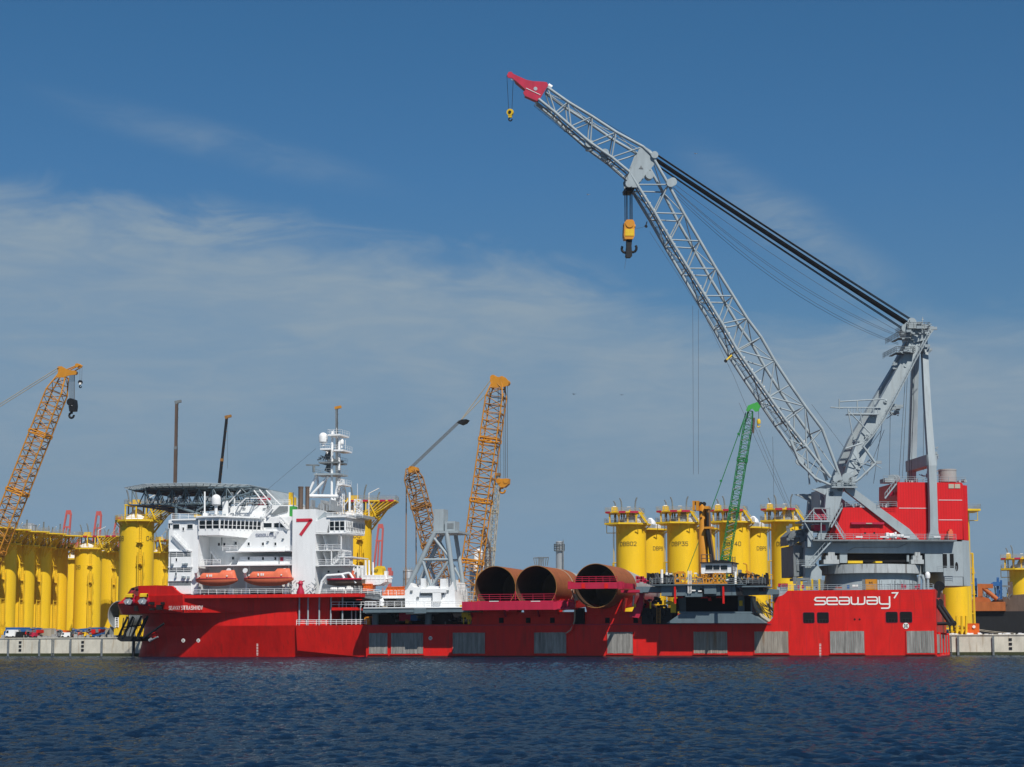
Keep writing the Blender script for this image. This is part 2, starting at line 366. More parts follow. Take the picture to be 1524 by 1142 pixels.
def stroke(mb, pts, wd, fn, lift):
    V = [Vector((p[0], p[1])) for p in pts]; n = len(V); closed = (V[0]-V[-1]).length < 1e-6
    lr = []
    for i in range(n):
        a = V[i-1] if i > 0 else (V[-2] if closed else None); b = V[i+1] if i < n-1 else (V[1] if closed else None)
        d1 = (V[i]-a).normalized() if a is not None else None; d2 = (b-V[i]).normalized() if b is not None else None
        if d1 is None: d1 = d2
        if d2 is None: d2 = d1
        t = (d1+d2); t = t.normalized() if t.length > 1e-4 else d1
        nn = Vector((-t.y, t.x)); k = 1/max(.45, abs(nn.dot(Vector((-d1.y, d1.x)))))
        e = Vector((0, 0))
        if not closed and i == 0: e = -d1*wd/2
        if not closed and i == n-1: e = d1*wd/2
        lr.append((V[i]+e+nn*wd/2*k, V[i]+e-nn*wd/2*k))
    vs = []
    for l_, r_ in lr: vs += [fn(l_.x, l_.y, lift), fn(r_.x, r_.y, lift)]
    mb.add(vs, [[2*i, 2*i+1, 2*i+3, 2*i+2] for i in range(n-1)])
def write(mb, text, h, wd, fn, cw=0.62, gap=0.28, lift=0.03):
    x = 0.0; k = 0
    for ch in text:
        if ch == ' ': x += cw*h*0.7; continue
        c_w = cw*(1.45 if ch in 'WM' else 1.0)
        for st in F[ch]:
            stroke(mb, [(x+p[0]*c_w*h, p[1]*h) for p in st], wd, fn, lift+0.004*(k % 3)); k += 1
        x += (c_w+gap)*h
    return x
# ================================================================== SETTING
def setting(name, mb, m, kind='structure', **k):
    o = mb.build(name, m); o['kind'] = kind
    for a, b in k.items(): o[a] = b
    return o
# water: a real wavy sheet, fine near the shore the camera stands on, reaching the quay
wm = bpy.data.materials.new('harbour_water'); wm.use_nodes = True; t = wm.node_tree; t.nodes.clear()
out = t.nodes.new('ShaderNodeOutputMaterial')
g = t.nodes.new('ShaderNodeNewGeometry')
prev = None
for sx_w, sy_w, sc_, dist_, st in ((1.0, 0.6, 5.0, 0.06, 1.0),):
    mp = t.nodes.new('ShaderNodeMapping'); t.links.new(g.outputs['Position'], mp.inputs[0]); mp.inputs['Scale'].default_value = (sx_w, sy_w, 1.0)
    mp.inputs['Rotation'].default_value = (0, 0, 0.25)
    nz = t.nodes.new('ShaderNodeTexNoise'); nz.inputs['Scale'].default_value = sc_; nz.inputs['Detail'].default_value = 6; nz.inputs['Roughness'].default_value = 0.65
    t.links.new(mp.outputs[0], nz.inputs['Vector'])
    bp = t.nodes.new('ShaderNodeBump'); bp.inputs['Strength'].default_value = st; bp.inputs['Distance'].default_value = dist_
    t.links.new(nz.outputs[0], bp.inputs['Height'])
    if prev: t.links.new(prev.outputs[0], bp.inputs['Normal'])
    prev = bp
df = t.nodes.new('ShaderNodeBsdfDiffuse'); df.inputs['Color'].default_value = (0.004, 0.012, 0.028, 1)
gl = t.nodes.new('ShaderNodeBsdfGlossy'); gl.inputs['Color'].default_value = (0.80, 0.93, 1.0, 1); gl.inputs['Roughness'].default_value = 0.05
fr_ = t.nodes.new('ShaderNodeFresnel'); fr_.inputs['IOR'].default_value = 1.33
t.links.new(prev.outputs[0], fr_.inputs['Normal']); t.links.new(prev.outputs[0], gl.inputs['Normal']); t.links.new(prev.outputs[0], df.inputs['Normal'])
mu = t.nodes.new('ShaderNodeMath'); mu.operation = 'MULTIPLY'; t.links.new(fr_.outputs[0], mu.inputs[0]); mu.inputs[1].default_value = 0.43
ms = t.nodes.new('ShaderNodeMixShader'); t.links.new(mu.outputs[0], ms.inputs[0]); t.links.new(df.outputs[0], ms.inputs[1]); t.links.new(gl.outputs[0], ms.inputs[2]); t.links.new(ms.outputs[0], out.inputs[0])
import numpy as np
rg_w = np.random.RandomState(3)
rr = 34.0*1.0046**np.arange(0, 640); rr = np.append(rr[rr < 560], [600, 700])
ang = np.radians(np.concatenate([np.linspace(-34, -16.2, 40), np.linspace(-16, 16, 760), np.linspace(16.2, 34, 40)])) - YAW
RRg, AG = np.meshgrid(rr, ang, indexing='ij')
WX = RRg*np.sin(AG); WY = CAM.y + RRg*np.cos(AG); WZ = np.zeros_like(WX)
for i in range(64):
    lam = 0.22*(1.038**i); th = math.radians(-72) + rg_w.normal(0, 0.62); k_ = 2*math.pi/lam
    amp = 0.0105*lam if lam < 1.0 else 0.0058*lam
    WZ += amp*np.sin(k_*math.cos(th)*WX + k_*math.sin(th)*WY + rg_w.uniform(0, 6.28) + 0.8*np.sin(0.35*WX+0.21*WY+i) + 0.6*np.sin(1.1*WX-0.4*WY+2*i))
gust = 0.92 + 0.22*np.sin(0.045*WX+0.02*WY+1.0) * np.sin(0.03*WY-0.02*WX) + 0.12*np.sin(0.11*WX-0.05*WY)
WZ *= np.clip(gust, 0.35, 1.25)
nr, na = WX.shape
me = bpy.data.meshes.new('water'); me.vertices.add(nr*na); me.vertices.foreach_set('co', np.stack([WX, WY, WZ], -1).astype(np.float32).ravel())
ii = (np.arange(nr-1)[:, None]*na + np.arange(na-1)[None, :]).ravel()
quads = np.stack([ii, ii+1, ii+na+1, ii+na], -1).astype(np.int32)
me.loops.add(quads.size); me.loops.foreach_set('vertex_index', quads.ravel()); me.polygons.add(len(quads))
me.polygons.foreach_set('loop_start', np.arange(0, quads.size, 4, dtype=np.int32)); me.polygons.foreach_set('use_smooth', np.ones(len(quads), dtype=bool)); me.update(calc_edges=True); me.validate()
me.materials.append(wm); wo_ = bpy.data.objects.new('water', me); C.objects.link(wo_); wo_['kind'] = 'structure'
mb = MB(); mb.box(-3000, 3000, -1500, 4000, -6.0, -0.9); setting('water_bed', mb, wm)
# quay and the land behind it
QD = 50.0; QZ = P(1450, 945.9, QD).z
mb = MB(); mb.box(-2500, 1800, QD+1.2, 5000, -5, QZ-0.01); setting('yard_ground', mb, M['asph'])
q = thing('quay_wall', 'pale concrete quay wall with dark fender slots and green waterline', 'quay wall', (0, QD, 0))
mb = MB(); mb.box(-600, 300, QD+.02, QD+1.25, 0.75, QZ); mb.build('wall_face', M['conc'], q)
mb = MB(); mb.box(-600, 300, QD-.03, QD+1.3, -4, 0.75); mb.build('algae_band', M['algae'], q)
mb = MB(); mb.box(-600, 300, QD-.15, QD+1.4, QZ+.002, QZ+.22); mb.build('coping', M['conc'], q)
for px in (13.2, 59.5, 105.8, 152.3, 199, 1426.2, 1478.5):
    x = P(px, 962, QD).x; mb = MB(); mb.box(x-.22, x+.22, QD-.45, QD-.16, -1, QZ-.15)
    for z in (1.2, 2.4, 3.6): mb.tube((x, QD-.5, z), (x, QD-.1, z), .12)
    mb.build('fender_post', M['greydk'], q)
for px, dk in ((30, 1), (79, 0), (123, 1), (1414, 0), (1504, 1)):
    x = P(px, 962, QD).x; mb = MB()
    if dk:
        for z in (1.3, 2.3, 3.3): mb.box(x-.35, x+.35, QD-.12, QD+.1, z, z+.55)
        mb.build('bollard_recess', M['black'], q)
    else:
        for s_ in (-.35, .35): mb.beam((x+s_, QD-.12, -.5), (x+s_, QD-.12, QZ), .1, .1)
        for k in range(14): mb.tube((x-.35, QD-.12, .1+.32*k), (x+.35, QD-.12, .1+.32*k), .05, 4)
        mb.build('ladder', M['greydk'], q)
# ================================================================== THE SHIP
zdk = P(800, 929.0, 0).z; zst = P(1280, 878.3, 0).z; BEAM = 47.0
def at(px, y, py=930): return Vector((P(px, py, y).x, y, 0))
ship = thing('crane_vessel', 'long red heavy lift ship with white deckhouse forward, moored along the quay', 'ship', (Xp(800, 0), 23.5, 0))
hull = MB()
# midship and stern box, outline on the ship's near side with the filleted step
poly = [(545, 1010), (545, 929.4)]
st = [XZ(545, 929.3, 0)]
X_ = lambda px, py=930: P(px, py, 0).x
def arc(cx, cz, r, a0, a1, n=8): return [(cx+r*math.cos(math.radians(a0+(a1-a0)*i/n)), cz+r*math.sin(math.radians(a0+(a1-a0)*i/n))) for i in range(n+1)]
xs = X_(1393.3); xst = X_(1151.5)
outl = [(X_(545), -4), (xs-1.5, -4), (xs, -2), (xs, zst)]
outl += [(X_(1172, 880), zst)] + arc(X_(1172, 880)-.4, zst-0.0, 0, 0, 0, 1)[:0]
r1 = 2.4; outl += arc(xst-r1+.0, zst+0.6, r1, 0, 0, 1)[:0]
# concave quarter at the top, straight, convex quarter at the deck
cxx = X_(1150, 880)-1.0
outl += [(X_(x, 880), P(1160, y, 0).z) for x, y in ((1170.5, 881), (1168, 883.8), (1164, 886.4), (1159.5, 888), (1155, 889), (1152.6, 890))]
outl += arc(xst-1.9, zdk+1.9, 1.9, 0, -90, 8)
outl += [(X_(545), zdk)]
ov = [Vector((x, 0, z)) for x, z in outl]
hull.fr(ov[::-1], Vector((0, BEAM, 0)))
# forward body, lofted
def ring(z, pts):
    near = [Vector((x, y, z)) for x, y in pts]; return near + [Vector((p.x, BEAM-p.y, z)) for p in near[::-1]]
tw = P(216, 978, 20).x; tt = P(211, 914, 20).x; z912 = P(300, 912.5, 2).z; z931 = zdk
R0 = ring(-4, [(X_(545)-.0, 1.9), (X_(440), 2.6), (P(262, 978, 3).x, 7.0), (P(225, 978, 9).x, 10), (tw+.3, 17), (tw, 21)])
R1 = ring(0.0, [(X_(545)-.0, 1.6), (X_(440), 2.0), (P(270, 978, 5).x, 5.6), (P(232, 978, 11).x, 11.5), (tw+.2, 16), (tw, 21)])
R2 = ring(z931-.02, [(X_(545)-.0, .12), (X_(440), .12), (P(335, 930, 1.).x, 1.5), (P(255, 930, 6).x, 6.5), (P(216, 930, 13).x, 14), (P(212, 930, 20).x, 21)])
R3 = ring(z912, [(X_(545)+.0, .12), (X_(440), .12), (P(360, 913, .6).x, 1.25), (P(266, 913, 5).x, 3.4), (P(214, 913, 13).x, 13), (tt, 21)])
n = len(R0)
def loft(mb, rings, cap_top=True, cap_bot=True, smooth=False):
    n = len(rings[0]); vs = [v for r in rings for v in r]; fs = []
    for k in range(len(rings)-1):
        for i in range(n):
            j = (i+1) % n; fs.append([k*n+i, k*n+j, (k+1)*n+j, (k+1)*n+i])
    mb.add(vs, fs, smooth)
    if cap_top: mb.add(rings[-1], [list(range(n))])
    if cap_bot: mb.add(rings[0], [list(range(n-1, -1, -1))])
def crv(r, ns=7):           # smooth the plan between its stations (near half, then far half mirrored)
    h = r[:6]; o_ = []
    for i in range(5):
        p0, p1, p2_, p3_ = h[max(0, i-1)], h[i], h[i+1], h[min(5, i+2)]
        for k in range(ns):
            t = k/ns
            if i == 0: o_.append(p1.lerp(p2_, t)); continue
            q_ = 0.5*((2*p1)+(p2_-p0)*t+(2*p0-5*p1+4*p2_-p3_)*t*t+(3*p1-p0-3*p2_+p3_)*t**3); q_.z = p1.z; o_.append(q_)
    o_.append(h[5]); return o_+[Vector((v.x, BEAM-v.y, v.z)) for v in o_[::-1]]
def rl_(a, b_, t): return [p.lerp(q_, t) for p, q_ in zip(a, b_)]
c0_, c1_, c2_ = crv(R0), crv(R1), crv(R2)
fine = [c0_] + [rl_(c1_, c2_, t/6) for t in range(7)]
loft(hull, fine, smooth=True)
# from the deck to the forecastle underside, only forward of the open deck edge
def cutx(r, px0, y0): 
    rr_ = [v.copy() for v in r]; rr_[0].x = P(px0, 920, y0).x - 0; rr_[-1].x = rr_[0].x; rr_[1].x = min(rr_[1].x, rr_[0].x-.5); rr_[-2].x = rr_[1].x; return rr_
loft(hull, [crv(cutx(R2, 441, .15)), crv(cutx(R3, 441, .15))], smooth=True)
# forecastle block with raked bow
zfc = P(220, 872, 5).z; z885 = P(275, 886, 0).z; z898 = P(200, 898, 10).z
A = ring(z912+.02, [(P(441, 900, 0).x, .35), (P(360, 905, 0).x, 1.2), (P(275.5, 905, 0).x, -.9), (P(213, 905, 8).x, 6), (P(183, 912, 14).x, 14), (P(177, 912, 20).x, 21)])
B = ring(z898, [(P(441, 900, 0).x, .35), (P(360, 905, 0).x, 1.2), (P(275.5, 900, 0).x, -1.3), (P(208, 898, 8).x, 5), (P(178, 898, 14).x, 13), (P(172.5, 898, 20).x, 21)])
Dd = ring(z885, [(P(441, 900, 0).x, .35), (P(360, 905, 0).x, 1.2), (P(275.5, 890, 0).x, -1.5), (P(206, 886, 6).x, 4.5), (P(187, 885, 13).x, 13), (P(182.5, 885, 20).x, 21)])
loft(hull, [A, B, Dd])
# raised bulwark in front of the deckhouse with the sweeping curve
bw = [(X_(275.5, 885)-.02, z885+.01)]
cur = [(276, 885.3), (270, 884.5), (264, 882), (258, 878), (253, 874), (250.5, 872), (192.5, 872), (182.5, 885)]
pts = [P(x, y, -1.5) for x, y in cur[:6]] + [Vector((P(192.5, 872, 8).x, -1.5, zfc)), Vector((P(184, 885, 8).x, -1.5, z885+.01))]
# side plate follows the plan of the bow: split in two panels
pl = [P(276, 885.6, -1.5)]+pts[:6]+[P(206, 872, -1.5), P(206, 885.4, -1.5)]
def bend(p):   # push the plate along the plan line (275,-1.5)->(206,4.5)->(183,21)
    xa = P(275.5, 885, -1.5).x; xb = P(206, 885, 4.5).x; xc = P(184, 885, 20).x
    x = p.x
    if x >= xb: f = (xa-x)/(xa-xb); return Vector((x, -1.5+6.0*max(0, f), p.z))
    f = min(1, (xb-x)/(xb-xc)); return Vector((x, 4.5+16.5*f, p.z))
zt = lambda px: 0
top = [(P(px, 880, -1.5).x, P(px, py, -1.5).z) for px, py in ((275.5, 885.2), (270, 884.4), (264, 882), (258, 878), (253, 873.6), (250.5, 872))]
top += [(P(230, 872, 1).x, zfc), (P(206, 872, 4.5).x, zfc)]
vs = [bend(Vector((x, 0, z885+.005))) for x, z in top] + [bend(Vector((x, 0, max(z, z885+.05)))) for x, z in top]
k = len(top)
e1 = Vector((P(182.5, 885, 20).x, 21, z885+.005)); e2 = Vector((P(192.5, 872, 20).x, 21, zfc))
vs = vs[:k]+[e1]+vs[k:]+[e2]
hull.add(vs, [[i, i+1, i+k+2, i+k+1] for i in range(k)])
vs2 = [v+Vector((.25, .35, 0)) for v in vs]; hull.add(vs2, [[i+k+1, i+k+2, i+1, i] for i in range(k)])
hull.add([v for v in vs[k+1:]]+[v for v in vs2[k+1:]], [[i, i+1, i+k+2, i+k+1] for i in range(k)])
# far half of the bow bulwark
hull.fr([e1, e2, Vector((P(215, 872, 40).x, 42, zfc)), Vector((P(208, 885, 40).x, 42, z885))], Vector((.4, .1, 0)))
# blister below the open deck
bl = [(440.5, 931.2), (546, 929.8), (546, 990), (530, 977.5), (440.5, 968.3)]
f0 = [P(x, y, 0) for x, y in bl]; vsb = []
for v in f0: vsb.append(Vector((v.x, -0.25+(zdk-v.z)*0.2, v.z)))
vsb2 = [Vector((v.x, 1.9, v.z)) for v in f0]
hull.add(vsb+vsb2, [[0,1,2,3,4], [9,8,7,6,5]]+[[i, i+5, (i+1) % 5+5, (i+1) % 5] for i in range(5)])
hull_o = hull.build('hull', M['red'], ship)
# sponson rail running aft from the bow, open gallery under it
mb = MB(); za = P(400, 884.6, -1.8).z; zb = P(400, 889.6, -1.8).z
mb.box(P(275.8, 887, -1.6).x, P(537, 887, -1.6).x, -1.75, 20, zb, za)
x0, x1 = P(494, 906, 0).x, P(533, 906, 0).x; mb.box(x0, x1, -.3, 4, P(510, 908.5, 0).z, P(510, 904.3, 0).z)
mb.build('gallery_deck', M['red'], ship)
mb = MB(); mb.box(P(277, 887, -1.6).x, P(536, 887, -1.6).x, -1.55, 19.8, za-.1, za+.012); mb.build('gallery_plating', M['deckg'], ship)
mb = MB(); mb.box(P(441, 910, 2).x, P(490.5, 910, 2).x, 1.6, 20, zdk, zb-.01)
mb.build('gallery_wall', M['red'], ship)
mb = MB(); mb.box(P(492, 910, 8).x, P(600, 910, 8).x, 9, 30, zdk, P(520, 893, 8).z); mb.build('gallery_shade_block', M['dark'], ship)  # solid near-black block painting the gallery's inner shade
mb = MB()
for px in (444.5, 457.5, 474.2, 491.5, 508.8):
    x = P(px, 910, -.1).x; mb.tube((x, .3, zdk), (x, .3, zb), .19, 8)
for px in (523, 529, 536):
    x = P(px, 915, 1).x; mb.tube((x, 1.2, zdk), (x, 1.2, zb-1.8), .14, 6)
mb.split('gallery_post', M['grey'], ship)
mb = MB(); mb.rail([(P(441, 925, 0).x, .1, zdk), (P(545, 925, 0).x, .1, zdk)], 1.15, 2.2, .06, 2)
mb.rail([(P(494, 900, 0).x, -.2, P(500, 904, 0).z), (P(560, 900, 0).x, -.2, P(560, 904, 0).z)], 1.15, 1.8, .05, 1)
mb.split('deck_railing', M['white'], ship)
# small gear under the gallery
for px, py, mt in ((464.5, 926.5, 'reddark'), (483, 926, 'tan'), (548, 924, 'orange'), (453, 921, 'reddark')):
    p = P(px, py, 2.2); mb = MB(); mb.tube(p+Vector((-.55, 0, 0)), p+Vector((.55, 0, 0)), .62, 12); mb.box(p.x-.75, p.x+.75, p.y-.4, p.y+.5, zdk, p.z-.2)
    mb.tube(p+Vector((-.65, 0, 0)), p+Vector((-.5, 0, 0)), .85, 12); mb.tube(p+Vector((.5, 0, 0)), p+Vector((.65, 0, 0)), .85, 12)
    mb.build('deck_winch', M[mt], ship)
mb = MB(); mb.box(P(560, 929, 1).x, xst-2, .35, BEAM-.4, zdk-.1, zdk+.012); mb.box(xst+3.4, xs-.3, .3, BEAM-.3, zst-.1, zst+.012); mb.build('deck_plating', M['deckg'], ship)
mb = MB(); mb.box(P(546, 975, 0).x, xs-.02, -.03, .02, -.5, .28); mb.build('waterline_growth', M['growth'], ship)
# timber fenders let into the side
z0f, z1f = P(1100, 972.4, 0).z, P(1100, 940.2, 0).z
for i, (a, b_) in enumerate(((549.5, 577), (582.5, 630), (674, 722), (795, 843), (904, 942), (1032.5, 1082.5), (1123, 1173.5), (1235.5, 1286.5), (1349.5, 1390.5))):
    xa, xb = P(a, 957, 0).x, P(b_, 957, 0).x
    mb = MB(); nb = int((xb-xa)/.42); w_ = (xb-xa)/nb
    for k in range(nb):
        o_ = random.uniform(0, .05); mb.box(xa+k*w_+.015, xa+(k+1)*w_-.015, -.16-o_, .02, z0f+random.uniform(-.03, .05), z1f+random.uniform(-.04, .03))
    f = mb.build('timber_fender', M['woodrust' if i in (5, 6) else 'wood'], ship)
    if i == 6: f['label'] = 'rust stained timber fender below the step in the deck'
    mb = MB(); mb.box(xa-.2, xb+.2, -.22, .02, z0f-.28, z0f-.05); mb.box(xa-.16, xa-.02, -.2, .02, z0f-.05, z1f+.1); mb.box(xb+.02, xb+.16, -.2, .02, z0f-.05, z1f+.1)
    mb.build('fender_frame', M['red'], ship)
# weld seams on the plating
mb = MB()
for px in (1200, 1300, 640, 750, 860, 985, 1105):
    x = P(px, 950, 0).x; mb.box(x-.02, x+.02, -.012, .02, 0, zdk-.1)
for z in (zdk+.9, zdk+2.6, zdk+4.3, zdk+6): mb.box(xst+.4, xs-.2, -.012, .02, z, z+.03)
mb.split('weld_seam', M['reddark'], ship)
mb = MB()
for a, b_ in ((545.5, 1148),):
    mb.box(P(a, 929, 0).x, P(b_, 929, 0).x, -.14, .1, zdk-.28, zdk-.1)
mb.build('rubbing_strake', M['reddark'], ship)
# mooring ports in the stern block
def rrect(x0, x1, z0, z1, r, y):
    pts = []
    for cx, cz, a in ((x1-r, z0+r, -90), (x1-r, z1-r, 0), (x0+r, z1-r, 90), (x0+r, z0+r, 180)):
        pts += [Vector((cx+r*math.cos(math.radians(a+30*i)), y, cz+r*math.sin(math.radians(a+30*i)))) for i in range(4)]
    return pts
for a, b_ in ((1195.2, 1212.3), (1216, 1233.5), (1318.3, 1336.0), (1339.3, 1357.5)):
    xa, xb = P(a, 919, 0).x, P(b_, 919, 0).x; za_, zb_ = P(1280, 927.3, 0).z, P(1280, 911.2, 0).z
    mb = MB(); mb.fr(rrect(xa, xb, za_, zb_, .3, -.02), Vector((0, .6, 0))); pp = mb.build('mooring_port', M['dark'], ship)
    mb = MB(); o_ = rrect(xa-.07, xb+.07, za_-.07, zb_+.07, .33, -.05); i_ = rrect(xa, xb, za_, zb_, .3, -.05); n_ = len(o_)
    mb.add(o_+i_, [[i, (i+1) % n_, (i+1) % n_+n_, i+n_] for i in range(n_)])
    mb.build('port_rim', M['reddark'], pp)
    mb = MB()
    for k in range(3): x = xa+.5+k*.6; mb.tube((x, -.04, za_+.1), (x, -.04, za_+.75), .07, 5)
    mb.tube((xa+.3, -.04, za_+.75), (xb-.3, -.04, za_+.75), .06, 5); mb.build('fairlead_roller', M['black'], pp)
mb = MB()
for px, py, r_ in ((1272, 922, .2), (1279.3, 922, .2)): mb.disc(P(px, py, -.03), r_, (0, 1, 0), .04)
for px, py, r_ in ((198, 877, .3), (204, 878, .28),): mb.disc(P(px, py, 3.6), r_, (0, 1, 0), .4)
for px, py, a_, b_, d_ in ((225, 898, 3.2, 2, 1.6), (241.5, 898, 2.6, 1.8, .6), (236.3, 904, 4, 3.6, .8), (201.5, 905.5, 2, 4, 4.4), (224.5, 907, 2.5, 1.5, 1.6)):
    mb.rc(px-a_, px+a_, py-b_, py+b_, d_, d_+3)
mb.split('hawse_opening', M['dark'], ship)
# anchors
for px, py, d_ in ((192.5, 894, 4.4), (213.8, 893.5, 2.4)):
    c = P(px, py, d_); mb = MB(); mb.lathe(c+Vector((0, -.2, 0)), [(0, 0), (1.0, 0), (1.25, .5), (1.25, 1.6)], 20, axis=(Vector((1,0,0)), ZV, Vector((0,1,0)))); hp = mb.build('anchor_pocket', M['reddark'], ship)
    mb = MB(); mb.tube(c+Vector((-.1, -.9, -.7)), c+Vector((.3, -.2, .9)), .22, 8)
    mb.fr([c+Vector((-1.1, -.8, -.2)), c+Vector((-.6, -.8, -.9)), c+Vector((.7, -.8, -.9)), c+Vector((1.1, -.8, -.1)), c+Vector((.5, -.8, .35)), c+Vector((-.5, -.8, .35))], Vector((0, .45, 0)))
    mb.build('anchor', M['silver'], ship)
    mb = MB(); mb.box(c.x-.6, c.x+1.1, c.y-.9, c.y+.1, c.z+.75, c.z+1.35); mb.tube(c+Vector((-.6, -.4, 1.1)), c+Vector((1.1, -.4, 1.1)), .45, 10); mb.build('anchor_roller', M['yeldk'], ship)
# anchor rack under the bow: black tubular frame
mb = MB(); zt_ = z912; a0 = P(176, 950, 8); a1 = P(205, 953, 6)
for (tx, ty, td, bx_, by_, bd) in ((190, 918, 10, 176, 949, 9), (198, 918, 8, 183, 949, 8), (210.5, 917, 7, 195, 950, 7), (220, 917, 6, 205, 950.5, 6.5), (244, 928, 3, 214, 950, 4)):
    mb.tube(P(tx, ty, td), P(bx_, by_, bd), .28, 8)
mb.fr([P(173, 951, 8), P(178, 947, 8), P(205, 947.5, 8), P(211, 949, 8), P(207, 954, 8), P(180, 955, 8)], Vector((0, 9, 0)))
mb.tube(P(199.5, 953, 9), P(198.5, 976, 9), .32, 8)
for k in range(5): mb.tube(P(180+k*6, 947, 8), P(184+k*8, 920, 11), .12, 5)
mb.tube(P(183, 934, 9), P(214, 930, 9), .18, 6)
mb.build('anchor_rack', M['black'], ship)
for px, py, r_ in ((230.5, 945, .75),): mb = MB(); mb.lathe(P(px, py, 4.6), [(0, -.6), (.6, -.4), (.75, 0), (.6, .4), (0, .6)], 14, axis=(Vector((1,0,0)), ZV, Vector((0,1,0)))); mb.build('bow_buoy', M['red'], ship)
mb = MB(); mb.tube(P(225.5, 953, 4), P(235, 948, 3.4), .2, 6); mb.tube(P(222, 954, 4), P(226, 951, 4), .4, 6); mb.build('bridle_arm', M['silver'], ship)
# thruster marks, roundel, draught marks
mb = MB()
def roundel(px, py, d_, r_):
    c = P(px, py, d_); m_ = MB(); m_.disc(c, r_, (0, 1, 0), .04, 24); o_ = m_.build('thruster_mark', M['mark'], ship)
    m_ = MB()
    for a in (45, 135, 225, 315):
        v = Vector((math.cos(math.radians(a)), 0, math.sin(math.radians(a)))); m_.tube(c+v*r_*.2+Vector((0, -.04, 0)), c+v*r_*.62+Vector((0, -.04, 0)), .09*r_/.6, 4); m_.disc(c+v*r_*.55+Vector((0, -.05, 0)), .14*r_/.6, (0, 1, 0), .02, 8)
    m_.build('thruster_symbol', M['markdk'], o_)
roundel(1348.3, 931.7, -.05, .62)
roundel(640.6, 950, -.06, .42); roundel(272.8, 953.5, .9, .42); roundel(295.2, 953.5, .9, .42)
for px, d_ in ((1220.7, -.06), (383, .75)):
    mb = MB()
    for k in range(8):
        c = P(px, 975-k*2.3, d_); mb.fr([c+Vector((-.2, 0, -.06)), c+Vector((.2, 0, -.06)), c+Vector((.2, 0, .06)), c+Vector((-.2, 0, .06))], Vector((0, .03, 0)))
    mb.build('draught_marks', M['mark'], ship)
# lettering
def flat(px, py, d_, sgn=-1):
    o_ = P(px, py, d_); return lambda u, v, l: Vector((o_.x+u, o_.y-l, o_.z+v))
LOGO = {'s':[(1,1),(0,1),(0,.5),(1,.5),(1,0),(0,0)],'e':[(1,0),(0,0),(0,1),(1,1),(1,.5)],'a':[(.08,1),(1,1),(1,0),(0,0),(0,.5)],
        'w':[(0,1),(0,0),(.5,0),(.5,.9)],'y':[(0,1),(0,0),(.98,0)]}
def logo(px0, px1, pyb, pyt, d_, m_, parent, wd, seven=True):
    a = P(px0, pyb, d_); b_ = P(px1, pyb, d_); h = P(px0, pyt, d_).z-a.z; W = b_.x-a.x
    hw = h-wd; fn = lambda u, v, l: Vector((a.x+wd/2+u, a.y-l, a.z+wd/2+v)); mb = MB()
    adv = (W-wd)/(6*1.0+.0); cw = adv*0.80; wx = adv*1.12
    xs_ = [0, adv*.94, adv*1.90, adv*2.86, adv*4.10, adv*5.06]
    sc = (W-wd)/(adv*5.06+cw); xs_ = [x*sc for x in xs_]; cw *= sc
    for ch, x in zip('seawa', xs_[:5]):
        if ch == 'w':
            ww = cw*1.32
            stroke(mb, rnd([(x, hw), (x, 0), (x+ww/2, 0), (x+ww/2, hw*.92)], .3*h), wd, fn, .03)
            stroke(mb, rnd([(x+ww/2, 0), (x+ww, 0), (x+ww, hw)], .3*h), wd, fn, .034)
        else:
            pts = [(x+p[0]*cw, p[1]*hw) for p in LOGO[ch]]
            stroke(mb, rnd(pts, .24*h), wd, fn, .03)
            if ch in 'ea': stroke(mb, [(x+(0.97 if ch == 'e' else .03)*cw, hw*.5), (x+(.06 if ch == 'e' else .94)*cw, hw*.5)], wd, fn, .038)
    x = xs_[5]
    stroke(mb, rnd([(x, hw), (x, 0), (x+cw, 0)], .3*h), wd, fn, .03)
    stroke(mb, rnd([(x+cw, hw), (x+cw, -h*.5), (x+.22*cw, -h*.5)], .3*h), wd, fn, .034)
    if seven:
        u0 = xs_[5]+cw*1.28; s7 = h*.60
        stroke(mb, [(u0, h*1.32), (u0+s7*1.05, h*1.32), (u0+s7*.42, h*.74)], wd*.9, fn, .03)
    return mb.build('shipowner_logo', m_, parent)
logo(1212.3, 1325.2, 901, 888.6, -.04, M['mark'], hull_o, .29)
c = P(247, 908.3, -1.45); xa = P(275.5, 905, -1.0).x; 
def namefn(u, v, l):
    x = c.x+u; f0_ = P(213, 905, 8).x
    if x < xa: y = -1.5+(xa-x)/(xa-f0_)*6.2
    else: y = -1.15+(x-xa)/(P(360, 905, 0).x-xa)*2.3
    return Vector((x, y-l-.12, c.z+v+.1))
mb = MB(); write(mb, 'SEAWAY STRASHNOV', .80, .10, namefn, .44, .25, .12); mb.build('ship_name', M['mark'], hull_o)
